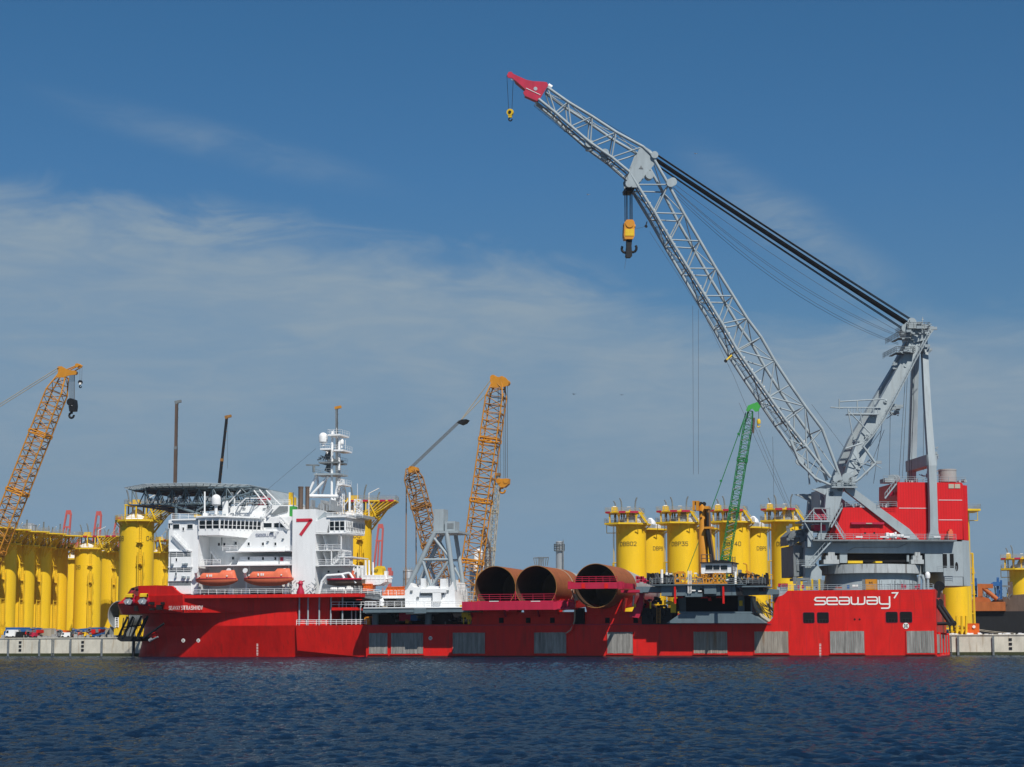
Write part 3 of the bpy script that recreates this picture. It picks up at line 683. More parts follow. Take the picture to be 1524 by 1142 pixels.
# stern fender tubes and mooring arms
mb = MB()
for k, yy in enumerate((3.5, 18, 31, 45)):
    mb.tube((xs+.35, yy, -1), (xs+.35, yy, P(1396, 941, 3).z), .36, 8)
mb.tube((xs+.3, 1, 0.15), (xs+.3, 46, 0.15), .4, 8); mb.split('stern_fender_tube', M['red'], ship)
mb = MB(); 
for yy in (1.2, 10, 24, 37): mb.box(xs+.02, xs+.5, yy, yy+5, .7, P(1396, 942, 3).z-.3)
mb.split('stern_timber', M['wood'], ship)
mb = MB()
pw = P(1398.2, 872.5, 6); mb.disc(pw, 1.05, (0.2, 1, 0), .6, 20); mb.beam(pw, P(1397, 890, 6), .6, .6, Vector((0, 1, 0)))
for dd, o_ in ((4, 0), (16, 6)):
    a = P(1392.5+o_, 897, dd); e = P(1413.5+o_, 928, dd); f = P(1392.5+o_, 928.5, dd)
    mb.tube(a, e, .42, 10); mb.tube(f, e, .36, 10); mb.disc(a, .8, (0, 1, 0), .9, 16); mb.disc(e, .6, (0, 1, 0), .7, 12); mb.tube(e, e-Vector((0, 0, 1.6)), .2)
mb.split('mooring_arm', M['black'], ship)
# bulwark railing on the stern block and bits of deck gear
mb = MB(); mb.rail([(P(1162, 875, .3).x, .4, zst), (xs-.5, .4, zst), (xs-.5, 44, zst)], 1.15, 1.9, .045, 2)
mb.build('stern_railing', M['grey'], ship)
mb = MB(); mb.box(X_(1148, 885)+.2, X_(1172, 880)+1, .35, 3, zst-2.2, zst-.02); mb.box(X_(1156, 878), X_(1170, 878), .6, 3, zst-.6, zst+.9); mb.build('deck_coaming', M['grey'], ship)
mb = MB()
for k in range(3): mb.rc(1158+5*k, 1161.8+5*k, 868.5, 873.5, .5, 1.5)
for px in (1187, 1193, 1341, 1345.5, 1361.5, 1366): mb.rc(px, px+3, 869+(px % 3), 876, 3, 4)
mb.split('hose_reel', M['reddark'], ship)
mb = MB(); mb.rc(1199.5, 1209, 872.5, 878, 1.5, 3); mb.rc(1207.6, 1210, 862, 878, 1.2, 1.8); mb.rc(1218, 1220.5, 862, 878, 1.2, 1.8); mb.build('gangway_gate', M['yeldk'], ship)
mb = MB(); mb.rc(1243.5, 1253, 873.8, 876.4, .8, 1.2); mb.build('orange_bench', M['lifeb'], ship)
mb = MB(); mb.rc(1268.5, 1277, 870, 875, .8, 1.0); mb.build('notice_board', M['mark'], ship)
mb = MB(); mb.rc(1260.5, 1264, 871, 877, 1.2, 2); mb.build('blue_locker', M['blue'], ship)
# ---------------- deckhouse
zr = za                                   # top of the red gallery deck
def wbox(mb, a, b_, t, bo, d0, d1): mb.rc(a, b_, t, bo, d0, d1)
house = MB()
house.rc(250.8, 295, 774, 885, 1.2, 34)                # forward tower
house.rc(290, 434, 796, 885, 7.5, 20)                   # main body
house.rc(340, 434, 752.5, 800, 10, 19)                  # upper block under the helideck
house.rc(296, 392, 766, 796, 9.5, 26)
# decks standing proud as ledges
for a, b_, y, th, d_ in ((251, 285, 820.3, 1.6, .9), (250, 286, 844, 1.6, .9), (250, 286, 864.3, 1.6, .9), (336, 434, 820.6, 1.7, 1.2), (296, 434, 841.4, 1.8, 1.0)):
    house.rc(a, b_, y-th/2, y+th/2, d_, 9)
house.pr([(331, 819.9), (354, 819.9), (377, 799.5), (434, 799.5), (434, 811), (331+25, 811)][:0] or [(354, 820), (378, 790), (434, 790), (434, 820)], 2.6, 9)   # sloping side screen above deck
house.pr([(352, 841), (358, 828.5), (434, 828.5), (434, 841)], 2.6, 8)
house.rc(396, 434, 770, 799, 3.2, 12)
house.rc(420, 434, 862, 884, 3, 9)
hs = house.build('deckhouse', M['white'], ship)
mb = MB()      # parapets below the painted deck shade
for a, b_, t_, bo in ((251, 285, 829, 843.2), (250.5, 286, 852, 863.6), (250.8, 284, 872, 884)):
    mb.rc(a, b_, t_, bo, .95, 1.15)
mb.split('bulwark_panel', M['white'], ship)
# dark grey strips under the ledges: the storeys' shade put into colour
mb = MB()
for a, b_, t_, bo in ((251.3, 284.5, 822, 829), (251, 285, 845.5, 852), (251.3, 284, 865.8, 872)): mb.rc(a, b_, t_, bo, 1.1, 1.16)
mb.split('deck_shade_strip', M['greydk'], ship)
# small windows
def win(px, py, w_, h_, d_, par=hs, mt='glass'):
    mb = MB(); mb.rc(px-w_/2, px+w_/2, py-h_/2, py+h_/2, d_-.06, d_+.02); o = mb.build('window', M[mt], par)
    c_ = P(px, py, d_); W = P(px+w_/2, py, d_).x-c_.x; H_ = P(px, py-h_/2, d_).z-c_.z
    mb = MB(); t_ = .09; y0, y1 = d_-.11, d_-.0
    mb.box(c_.x-W-t_, c_.x+W+t_, y0, y1, c_.z+H_, c_.z+H_+t_); mb.box(c_.x-W-t_, c_.x+W+t_, y0, y1, c_.z-H_-t_, c_.z-H_)
    mb.box(c_.x-W-t_, c_.x-W, y0, y1, c_.z-H_, c_.z+H_); mb.box(c_.x+W, c_.x+W+t_, y0, y1, c_.z-H_, c_.z+H_)
    mb.build('window_frame', M['white'], o)
for px in (370.3, 391.5, 410): win(px, 809.8, 3, 4.2, 2.6); win(px, 831.5, 3, 4.2, 2.6)
for px, py in ((326, 810.4), (334, 810.4), (351, 809), (347, 831)): win(px, py, 3.2, 4, 7.5)
for px, py in ((262.7, 833.5), (262, 854.5), (261.5, 877), (273, 787.5)): win(px, py, 2.4, 4.6, 1.0 if py > 800 else 1.2)
win(302, 833.5, 5, 5, 7.5); win(309, 861, 4, 6, 7.5)
mb = MB(); mb.rc(417, 421.5, 829.5, 835, 2.5, 2.62); mb.build('fire_locker', M['reddark'], ship)
win(262.3, 784, 9.5, 7, 1.2); win(283, 784, 8, 6.5, 1.2); win(252.2, 783, 2.5, 6.5, 1.2)
win(398.5, 782, 12, 6.5, 3.2); win(411.5, 782, 7, 6.5, 3.2); win(421, 782, 8, 6.5, 3.2)
mb = MB(); mb.rc(256, 292, 772, 774.5, .6, 9); mb.pr([(250.8, 774.5), (257, 772.3), (257, 779), (250.8, 779)], .9, 9); mb.build('forward_roof', M['white'], ship)
# bridge wing: front face then angled flank, windows raked
def wing(name, pf0, pf1, pe, d_f, d_e, yt, yb, yw0, yw1, nf, ne, ybot_e, par, yt_e=None, bw=1.6):
    """front between pf0 and pf1 at d_f, then angled back to pe at d_e"""
    yt_e = yt if yt_e is None else yt_e
    def strip(t0, b0, t1, b1, dd=0.0):
        a = [(P(pf0, yt, d_f+dd).x, d_f+dd), (P(pf1, yt, d_f+dd).x, d_f+dd), (P(pe, yt, d_e+dd).x, d_e+dd)]
        return a
    A = [P(pf0, yt, d_f).x, P(pf1, yt, d_f).x, P(pe, yt_e, d_e).x]
    Zt = [P(pf0, yt, d_f).z, P(pf1, yt, d_f).z, P(pe, yt_e, d_e).z]; zt_ = Zt[0]
    zb_ = P(pf0, yb, d_f).z; zbe = P(pe, ybot_e, d_e).z
    back = max(d_e, d_f)+(9 if d_e < 10 else .6)
    body = MB()
    plan = [(A[0], d_f), (A[1], d_f), (A[2], d_e), (A[2], back), (A[0], back)]
    top = [Vector((x, y, zt_)) for x, y in plan]; bot = [Vector((x, y+(.0 if i > 2 else 0), zb_)) for i, (x, y) in enumerate(plan)]
    bot[2].z = min(zb_, zbe); bot[3].z = bot[2].z
    loft(body, [bot, top])
    # eave
    e_ = [Vector((x+(.35 if i in (1, 2) else -.35 if i in (0, 4) else 0), y-(.5 if i < 3 else 0), zt_+.003)) for i, (x, y) in enumerate(plan)]
    e2_ = [v+Vector((0, 0, .35)) for v in e_]; loft(body, [e_, e2_])
    o = body.build(name, M['white'], par)
    zw0 = P(pf0, yw0, d_f).z; zw1 = P(pf0, yw1, d_f).z
    def panes(p, q, n_):
        dv = Vector((q[0]-p[0], q[1]-p[1], 0)); Ln = dv.length; dv.normalize(); nr = Vector((dv.y, -dv.x, 0))
        for k in range(n_):
            s0 = Ln*(k+.09)/n_; s1 = Ln*(k+.91)/n_; b0 = Vector((p[0], p[1], 0))+dv*s0+nr*.05; b1 = Vector((p[0], p[1], 0))+dv*s1+nr*.05
            m_ = MB(); m_.add([b0+ZV*zw1, b1+ZV*zw1, b1+ZV*zw0+nr*.12, b0+ZV*zw0+nr*.12], [[0, 1, 2, 3]]); w_ = m_.build('window', M['glass'], o)
        m_ = MB()
        for k in range(n_+1):
            b0 = Vector((p[0], p[1], 0))+dv*(Ln*k/n_); m_.beam(b0+ZV*(zw1-.2)+nr*.1, b0+ZV*(zw0+.2)+nr*.25, .16, .22, nr)
        a_ = Vector((p[0], p[1], 0))+nr*.22; c_ = Vector((q[0], q[1], 0))+nr*.22
        m_.beam(a_+ZV*(zw1+.75), c_+ZV*(zw1+.75), .09, .09)
        m_.build('window_mullions', M['white'], o)
    panes((A[0]+.2, d_f), (A[1], d_f), nf); panes((A[1], d_f), (A[2], d_e), ne)
    return o
wing('bridge_wing', 295.5, 327, 388, .6, 8.2, 770.5, 797, 775.5, 787, 3, 10, 803, ship)
aft = MB()
aft.rc(470, 503, 793, 842, 7, 14); aft.rc(502, 520, 793, 842, 12, 14.5); aft.rc(470, 520, 842, 884, 5, 9)
aft.pr([(470, 792.8), (470, 776), (482, 770), (492, 770), (486, 792.8)], 1.0, 8)
aft.rc(520, 541, 842, 868, 8, 10)
aft_o = aft.build('aft_deckhouse', M['white'], ship)
wing('aft_bridge', 489.5, 513.5, 541.5, 1.2, 14, 770.5, 793.5, 776.5, 789.5, 3, 12, 797, ship)
mb = MB()
for a, b_, y, d_, e_ in ((470, 508, 819, 1.2, 8), (503, 523, 829, 1.2, 13), (470, 521, 841.4, .9, 8), (470, 516, 793.8, .8, 8)): mb.rc(a, b_, y-.8, y+.8, d_, e_)
for px, t_, b_ in ((493, 819, 842), (507.6, 793, 819), (512, 829, 841)): mb.rc(px-.6, px+.6, t_, b_, 1.2, 1.6)
def stair(mb, a, b_, wdt=.9):
    a = Vector(a); b_ = Vector(b_); s_ = Vector((0, wdt, 0))
    for q in (Vector((0,0,0)), s_):
        mb.beam(a+q, b_+q, .08, .28); mb.tube(a+q+ZV*1.1, b_+q+ZV*1.1, .045, 4)
        for k in range(6): p = a.lerp(b_, k/5)+q; mb.tube(p, p+ZV*1.1, .04, 4)
    n_ = int(abs(b_.z-a.z)/.28)
    for k in range(n_): p = a.lerp(b_, (k+.5)/n_); mb.box(p.x-.14, p.x+.14, p.y, p.y+wdt, p.z-.03, p.z+.03)
stair(mb, P(494, 841, 1.4), P(507, 829.5, 1.4)); stair(mb, P(511, 829, 2.4), P(505.5, 841, 2.4)); stair(mb, P(487, 818, 3), P(481, 797, 3)); stair(mb, P(488, 841, 4), P(481, 822, 4))
stair(mb, P(256, 796, .3), P(279, 819.5, .3)); stair(mb, P(393, 771, 2.2), P(405, 757, 2.2)); stair(mb, P(428, 788, 2.0), P(414, 773, 2.0))
stair(mb, P(474, 884, 1.6), P(483, 868, 1.6)); stair(mb, P(313, 820.5, 5.5), P(325, 836, 5.5))
mb.split('outside_stairs', M['white'], ship)
mb = MB()
def rl(a, b_, y, d_, side=None, st_=1.9):
    A_ = P(a, y, d_); B_ = P(b_, y, d_); z = P((a+b_)/2, y, d_).z; mb.rail([(A_.x, d_, z), (B_.x, d_, z)], 1.1, st_, .045, 2)
for a in ((471, 507, 818.4, 1.3), (504, 522.5, 828.3, 1.3), (473, 520, 840.6, 1.0), (297, 328, 840.6, 1.1), (331, 353, 819.8, 1.3), (425, 433.5, 820, .9), (425, 433.5, 841, .9), (252, 284, 828.8, .95), (252, 284, 851.8, .95),
          (255, 293, 772, 2), (345, 432, 752.3, 10), (298, 338, 768, 6), (286, 433, 884.4, -1.5), (473, 536, 884.4, -1.5), (484, 540, 770, 3)): rl(*a)
mb.split('house_railing', M['white'], ship)
for px, py in ((489, 851), (504, 850.8)): win(px, py, 3, 2.8, 5, aft_o)
logo(380.4, 411.2, 799.0, 794.4, 2.52, M['markgrey'], hs, .11)
# equipment on the house: cable trays, lockers, vents, ladders
mb = MB(); rg = random.Random(11)
for i in range(26):
    px, py, d_ = rg.choice(((rg.uniform(300, 350), 814-rg.uniform(0, 6), 7.4), (rg.uniform(252, 283), 841-rg.uniform(0, 4), .9), (rg.uniform(345, 430), 748+rg.uniform(-2, 2), 10), (rg.uniform(300, 335), 764+rg.uniform(-1, 3), 6), (rg.uniform(474, 500), 838-rg.uniform(0, 6), 6.8), (rg.uniform(254, 283), 861-rg.uniform(0, 3), .9), (rg.uniform(475, 540), 880, 2.5)))
    mb.rc(px, px+rg.uniform(1.2, 4), py-rg.uniform(1, 3.4), py+1, d_-.5, d_)
mb.split('deck_lockers', M['grey'], ship)
mb = MB()
for px, t_, b_, d_ in ((330, 800, 812, 7.3), (315, 822, 841, 7.3), (415.5, 822, 841, 2.4), (254, 822, 843, .9), (300, 842, 862, 7.3), (436, 780, 884, 3)): x = P(px, (t_+b_)/2, d_).x; mb.tube((x, d_, P(px, b_, d_).z), (x, d_, P(px, t_, d_).z), .09, 5)
for px, py, w_ in ((363, 757, 4), (393, 757, 4), (398, 806, 3), (420.5, 802, 3), (266, 838.5, 5), (404, 792, 5)): mb.rc(px-w_/2, px+w_/2, py-.5, py+.4, 2.2, 2.6) if px > 395 else mb.rc(px-w_/2, px+w_/2, py-.5, py+.4, 9.7, 10)
mb.split('conduits', M['greydk'], ship)
mb = MB(); mb.rc(430.8, 437, 753.5, 768.5, 3.5, 6); mb.build('green_container', M['greenb'], ship)
mb = MB(); mb.rc(397, 404, 753.5, 765, 9.8, 9.95); mb.pr([(403, 766), (416, 753.5), (428, 753.5), (428, 761), (408, 766.5)], 9.7, 9.95); mb.rc(390, 400, 744, 752, 14, 16); mb.split('air_intake', M['greydk'], ship)
mb = MB()
for k in range(9):
    mb.tube(P(383+rg.uniform(0, 14), 752, 12), P(383+rg.uniform(0, 14), 739, 12), .12, 5)
mb.rc(383, 398, 741, 744, 11, 13); mb.build('foam_monitor_skid', M['reddark'], ship)
# funnel with its figure
fz = MB(); fz.rc(434.8, 469.5, 758.2, 884.6, 1.0, 13)
fn_o = fz.build('funnel', M['white'], ship)
mb = MB(); mb.pr([(469.6, 775), (483, 762), (483, 776), (472, 786), (469.6, 786)], 2.2, 12); mb.build('funnel_vent_hood', M['grey'], fn_o)
mb = MB(); o7 = P(443, 796, .95)
f7 = lambda u, v, l: Vector((o7.x+u, o7.y-l, o7.z+v))
W7 = P(463, 796, 1).x-o7.x; H7 = P(443, 774.5, 1).z-o7.z
stroke(mb, rnd([(0, H7), (W7, H7), (W7*.27, .15)], .12), .72, f7, .03)
for u, v in ((0, H7), (W7*.27, .15)):
    c_ = f7(u, v, .036); mb.disc(c_, .36, (0, 1, 0), .006, 16)
mb.build('funnel_figure', M['markred'], fn_o)
for px, r_ in ((447.3, .55), (457.3, .46)):
    a = P(px, 758, 5); mb = MB(); z1 = P(px, 724.5, 5).z
    mb.lathe((a.x, 5, a.z), [(r_, 0), (r_, z1-a.z-.3), (r_*1.12, z1-a.z-.3), (r_*1.12, z1-a.z), (r_*.85, z1-a.z), (r_*.85, z1-a.z-2)], 16); mb.build('exhaust_stack', M['brown'], fn_o)
for a_, b_ in (((436.5, 733), (436.8, 757)),): mb = MB(); mb.tube(P(*a_, 6), P(*b_, 6), .12); mb.build('whip_aerial', M['greydk'], ship)
mb = MB()
for px, b_ in ((431.5, 752), (435.5, 752)): mb.rc(px-2, px+1, 733 if px < 433 else 740, b_, 14, 16)
mb.split('yellow_post', M['yeldk'], ship)
# radomes
def radome(px, py, r_px, d_, par, pbot):
    c_ = P(px, py, d_); r_ = (P(px+r_px, py, d_).x-c_.x); mb = MB()
    prof = [(r_*math.cos(a), r_*math.sin(a)) for a in [math.radians(x) for x in (90, 75, 60, 45, 30, 15, 0)]][::-1]
    prof = [(r_*.55, -r_*1.25), (r_*.97, -r_*1.15), (r_, -r_*.8)] + prof
    mb.lathe(c_, prof, 24); o_ = mb.build('radome', M['white'], par)
    zb_ = P(px, pbot, d_).z; mb = MB(); mb.tube((c_.x, d_, zb_), (c_.x, d_, c_.z-r_*1.2), r_*.35, 10); mb.tube((c_.x, d_, c_.z-r_*1.32), (c_.x, d_, c_.z-r_*1.22), r_*.8, 16); mb.build('pedestal', M['white'], o_)
radome(321.7, 743, 6.5, 1.6, ship, 766)
mb = MB(); a = P(304.5, 770, 3); mb.tube(a, P(304.7, 732, 3), .2, 8); mb.rc(302, 308, 764, 772, 2.5, 5); mb.rc(331, 339, 745, 768, 6, 6.4); mb.split('signal_post', M['white'], ship)
mb = MB(); mb.rc(288.5, 294.5, 766, 770, 3, 5); mb.build('searchlight_housing', M['yeldk'], ship)
# helideck
hel = MB(); hy = 727.2
cxh = P(300, hy, 20).x; zc = P(300, 727.6, 17).z; zlow = P(300, 752.5, 12).z
R_h = 14.2; cyh = 17.0
oct_ = [Vector((cxh+R_h*math.cos(math.radians(22.5+45*i))*1.04, cyh+R_h*math.sin(math.radians(22.5+45*i)), zc)) for i in range(8)]
hel.fr(oct_, Vector((0, 0, -.7))); hd = hel.build('helideck', M['deckg'], ship)
mb = MB()
oct2 = [Vector((cxh+(v.x-cxh)*1.13, cyh+(v.y-cyh)*1.13, zc-.1+.25)) for v in oct_]
for i in range(8):
    j = (i+1) % 8
    mb.tube(oct2[i], oct2[j], .09, 5); mb.tube(oct_[i]-ZV*.3, oct_[j]-ZV*.3, .12, 5)
    for k in range(7): a = oct_[i].lerp(oct_[j], k/7)-ZV*.35; b_ = oct2[i].lerp(oct2[j], k/7); mb.beam(a, b_, .1, .3)
    a, b_, c_, d_ = oct_[i]-ZV*.25, oct_[j]-ZV*.25, oct2[j]-ZV*.06, oct2[i]-ZV*.06
    for k in range(1, 4): mb.tube(a.lerp(d_, k/4), b_.lerp(c_, k/4), .06, 4)
mb.build('safety_net', M['grey'], hd)
mb = MB(); nodes = []
xl = P(213, 750, 12).x; xr = P(392, 745, 12).x
for yy in (6, 13, 20, 27):
    n_ = 9
    for k in range(n_+1):
        x = xl+(xr-xl)*k/n_; half = R_h*math.sqrt(max(0, 1-((x-cxh)/(R_h*1.25))**2))
        zb_ = zlow if k < 7 else zlow+ (k-6)*.8
        mb.tube((x, yy, zc-.6), (x, yy, zb_), .14, 5)
        if k < n_:
            x2 = xl+(xr-xl)*(k+1)/n_; zb2 = zlow if k+1 < 7 else zlow+(k-5)*.8
            mb.tube((x, yy, zb_), (x2, yy, zb2), .24, 6); mb.tube((x, yy, zc-.8), (x2, yy, zc-.8), .22, 6)
            xm_ = (x+x2)/2; mb.tube((x, yy, zc-.8), (xm_, yy, (zb_+zb2)/2), .13, 5); mb.tube((xm_, yy, (zb_+zb2)/2), (x2, yy, zc-.8), .13, 5)
for k in range(10):
    x = xl+(xr-xl)*k/9
    for z in (zc-.8, zlow if k < 7 else zlow+(k-6)*.8): mb.tube((x, 4, z), (x, 29, z), .18, 5)
    for yy in (6, 13, 20): mb.tube((x, yy, zc-.8), (x, yy+3.5, zlow+.2), .1, 4); mb.tube((x, yy+3.5, zlow+.2), (x, yy+7, zc-.8), .1, 4)
for yy in (6, 20, 27):
    mb.tube((P(262, 752, yy).x, yy, zlow), (P(262, 774, yy).x, yy, P(262, 774, yy).z), .35, 8)
    mb.tube((P(250, 752, yy).x, yy, zlow), (P(300, 765, yy).x, yy, P(300, 766, yy).z), .3, 8)
    mb.tube((P(310, 752, yy).x, yy, zlow), (P(285, 766, yy).x, yy, P(285, 766, yy).z), .25, 8)
mb.build('support_truss', M['slate'], hd)
mb = MB()
for yy in (5.5, 26): 
    for a_, b_ in (((340, 766), (366, 742)), ((349, 766), (349, 742)), ((341, 748), (358, 730)), ((395, 752), (378, 730)), ((405, 752), (386, 729)), ((418, 752), (396, 730)), ((366, 742), (395, 742))): mb.tube(P(*a_, yy), P(*b_, yy), .14, 5)
mb.split('helideck_strut', M['white'], hd)
mb = MB(); mb.pr([(380, 729.5), (402, 729.5), (420, 748), (420, 752), (385, 752)], 14, 30); mb.build('access_ramp', M['grey'], hd)
for k in range(22):
    pass
mb = MB()
for k in range(40): c_ = Vector((rg.uniform(xl+3, xr-5), rg.uniform(4, 12), rg.uniform(zlow+.3, zlow+1.8))); mb.box(c_.x, c_.x+rg.uniform(.2, .7), c_.y, c_.y+.5, c_.z, c_.z+rg.uniform(.2, .8))
mb.build('deck_lamp', M['silver'], hd)
# ---------------- mast tower
mast = MB(); dm = 14.0
def mp(px, py, o_=0): return P(px, py, dm+o_)
for a, b_ in (((494.5, 642), (493.3, 770)), ((504.8, 646), (504.5, 700)), ((472, 705), (459, 735)), ((489, 709), (463, 737)), ((503.5, 716), (496, 756)), ((496, 756), (499, 770)), ((493, 735), (500, 770))):
    mast.tube(mp(*a), mp(*b_), .30, 8)
for a, b_ in (((494.5, 642), (493.3, 770)), ((504.8, 646), (506, 770)), ((472, 705), (474, 736)), ((487, 709), (479, 735)), ((486, 672), (492, 708))): mast.tube(mp(*a, 6), mp(*b_, 6), .28, 8)
mast.tube(mp(461, 738.5), mp(503, 739), .42, 8); mast.tube(mp(461, 738.5, 6), mp(503, 739, 6), .3, 8)
mast_o = mast.build('mast', M['white'], ship)
for a, b_, t_, bo, mt in ((476.5, 494, 664.5, 669.5, 'white'), (496.5, 513.3, 667, 671.5, 'white'), (474, 506, 685, 689.5, 'greydk'), (467, 507, 702.5, 707, 'grey'), (487.5, 509, 645.5, 648.5, 'white'), (503, 512, 720, 722, 'white')):
    mb = MB(); mb.rc(a, b_-2.5, bo-2.4, bo, dm-1.2, dm+5); pz = P(a, bo-2.4, dm-1.2).z
    pl_ = mb.build('mast_platform', M[mt], mast_o)
    mb = MB(); xa, xb = P(a, t_, dm-1.2).x, P(b_-2.5, t_, dm-1.2).x; mb.rail([(xa, dm+5, pz), (xa, dm-1.2, pz), (xb, dm-1.2, pz), (xb, dm+5, pz)], 1.0, 1.6, .028, 1); mb.build('platform_railing', M[mt], pl_)
radome(481, 650.5, 6.2, dm, mast_o, 664); radome(508.5, 657, 3.2, dm+1, mast_o, 667)
mb = MB(); mb.beam(mp(455.5, 692.3), mp(475, 692.8), .3, .35); mb.tube(mp(467, 693), mp(467, 703), .3); mb.build('radar_scanner', M['greydk'], mast_o)
mb = MB(); mb.rc(488, 503, 684, 686, dm, dm+4)
for a in range(12): mb.tube(mp(rg.uniform(472, 500), 685, 2), mp(rg.uniform(472, 500), rg.uniform(672, 682), 2), .12, 5)
mb.tube(mp(487, 684, 3), mp(492, 673, 3), .5, 8); mb.tube(mp(486, 702, 3), mp(491, 690, 3), .6, 8); mb.build('mast_instruments', M['greydk'], mast_o)
mb = MB(); A_ = mp(507.5, 771, 2); B_ = mp(507.5, 714, 2); mb.lattice(A_, B_, Vector((.65, 0, 0)), Vector((0, .65, 0)), Vector((.5, 0, 0)), Vector((0, .5, 0)), 12, .09, .05); mb.build('ladder_cage', M['white'], mast_o)
mb = MB()
for px, t_, bo, r_ in ((514, 655, 668, .05), (501, 637, 646, .06), (496, 640, 646, .08), (520.2, 733, 762, .28), (532, 720, 770, .05), (549, 744, 770, .1)):
    mb.tube(mp(px, t_), mp(px, bo), r_, 6)
mb.tube(mp(512.5, 753), mp(519.5, 743), .1, 5); mb.split('aerial', M['white'], ship)
mb = MB()
A_ = mp(533, 771); B_ = mp(533, 744); mb.lattice(A_, B_, Vector((.7, 0, 0)), Vector((0, .7, 0)), Vector((.7, 0, 0)), Vector((0, .7, 0)), 5, .09, .06); mb.build('lattice_post', M['white'], ship)
mb = MB()
for i in range(20):
    px = rg.uniform(486, 540); mb.rc(px, px+rg.uniform(1, 3), 770-rg.uniform(1.5, 5), 771, 5+rg.uniform(0, 8), 14)
for i in range(16):
    px = rg.uniform(460, 492); mb.rc(px, px+rg.uniform(1, 3), 757-rg.uniform(3, 14), 760, 5+rg.uniform(0, 8), 14)
mb.split('roof_equipment', M['silver'], ship)
mb = MB(); mb.tube(mp(470, 668), P(398, 729, 12), .03, 4); mb.build('aerial_wire', M['thin'], ship)
# white machinery between the house and the deck
mb = MB()
mb.rc(520, 536, 846, 884, 5, 7)
for px in (527, 533, 539.5, 545, 550, 556): mb.tube(P(px, 884, 4), P(px-1, 834+(px % 5)*3, 4), .22, 8)
mb.pr([(538, 868), (543, 856), (572, 856), (573, 866), (566, 870), (540, 872)], 3, 8)
mb.path([P(475, 884, .5), P(479, 866, .5), P(486, 857, .5), P(509, 855.5, .5), P(512, 861, .5)], .32, 8)
mb.path([P(530, 868, .6), P(520, 853, .6), P(509, 855, .6)], .28, 8)
mb.rc(572, 576, 850, 866, 4, 5); mb.tube(P(573, 862, 4), P(584, 860.5, 4), .2, 6); mb.tube(P(560, 871.4, 4), P(573, 871, 4), .2, 6)
mb.build('rescue_davit', M['white'], ship)
mb = MB(); mb.rail([P(540, 867, 3), P(572, 867, 3)], 1.5, 1.1, .08, 1); mb.rail([P(566, 886.5, 2), P(602, 886.5, 2)], 1.1, 1.6, .05, 2); mb.rail([P(538, 884, 1), P(566, 886, 1)], 1.1, 1.3, .05, 2); mb.split('walkway_railing', M['white'], ship)
mb = MB(); mb.rc(566, 604, 886.6, 890.6, 1.5, 12); mb.build('white_walkway', M['white'], ship)
mb = MB(); mb.pr([(538, 880), (556, 880), (569, 889), (566, 893), (540, 890)], 1.4, 12); mb.pr([(538, 891), (567, 893), (567, 900), (580, 905), (545, 905)], 6, 12); mb.split('machinery_skid', M['greydk'], ship)
mb = MB(); mb.path([P(567, 892, 1.5), P(569, 897, 1.5), P(568, 902, 1.5)], .5, 8); mb.build('vent_pipe', M['white'], ship)
# fire monitors etc. along the rail below the funnel
def hydrant(px):
    mb = MB(); a = P(px, 884.5, -.8); mb.lathe(a, [(.9, 0), (.9, .5), (.45, 1.6), (.45, 2.0), (.6, 2.3), (.35, 2.9), (0, 3.0)], 12); mb.tube(a+Vector((-.9, 0, 2.4)), a+Vector((.9, 0, 2.9)), .12, 6); mb.build('fire_monitor', M['reddark'], ship)
hydrant(447.2)
mb = MB()
for i in range(30):
    px = rg.uniform(431, 472); a = P(px, 884.5, -.4); z = a.z+rg.uniform(0, 3); mb.tube((a.x, -.4, z), (a.x+rg.uniform(-.9, .9), -.4+rg.uniform(-.3, .3), z+rg.uniform(.1, .9)), .09, 5)
mb.split('pipework', M['silver'], ship)
mb = MB()
for i in range(20): px = rg.uniform(290, 430); mb.rc(px, px+rg.uniform(1, 5), 884-rg.uniform(3, 7), 884.4, 2.5, 4)
mb.split('deck_stores', M['greydk'], ship)
# white davit legs for the boats
for px in (293, 341.5, 366, 424.5):
    for s_ in (0, ):
        mb = MB(); mb.path([P(px, 884.4, 1.2), P(px+1.5, 868, 1.4), P(px-1.5, 855, .6), P(px-1, 849, -.2)], .32, 8); mb.disc(P(px-1, 849.5, -.4), .55, (0, 1, 0), .3, 14); mb.pr([(px-4, 884.4), (px+6, 884.4), (px+4, 873), (px+1, 873)], 1.6, 2.2); mb.build('boat_davit', M['white'], ship)
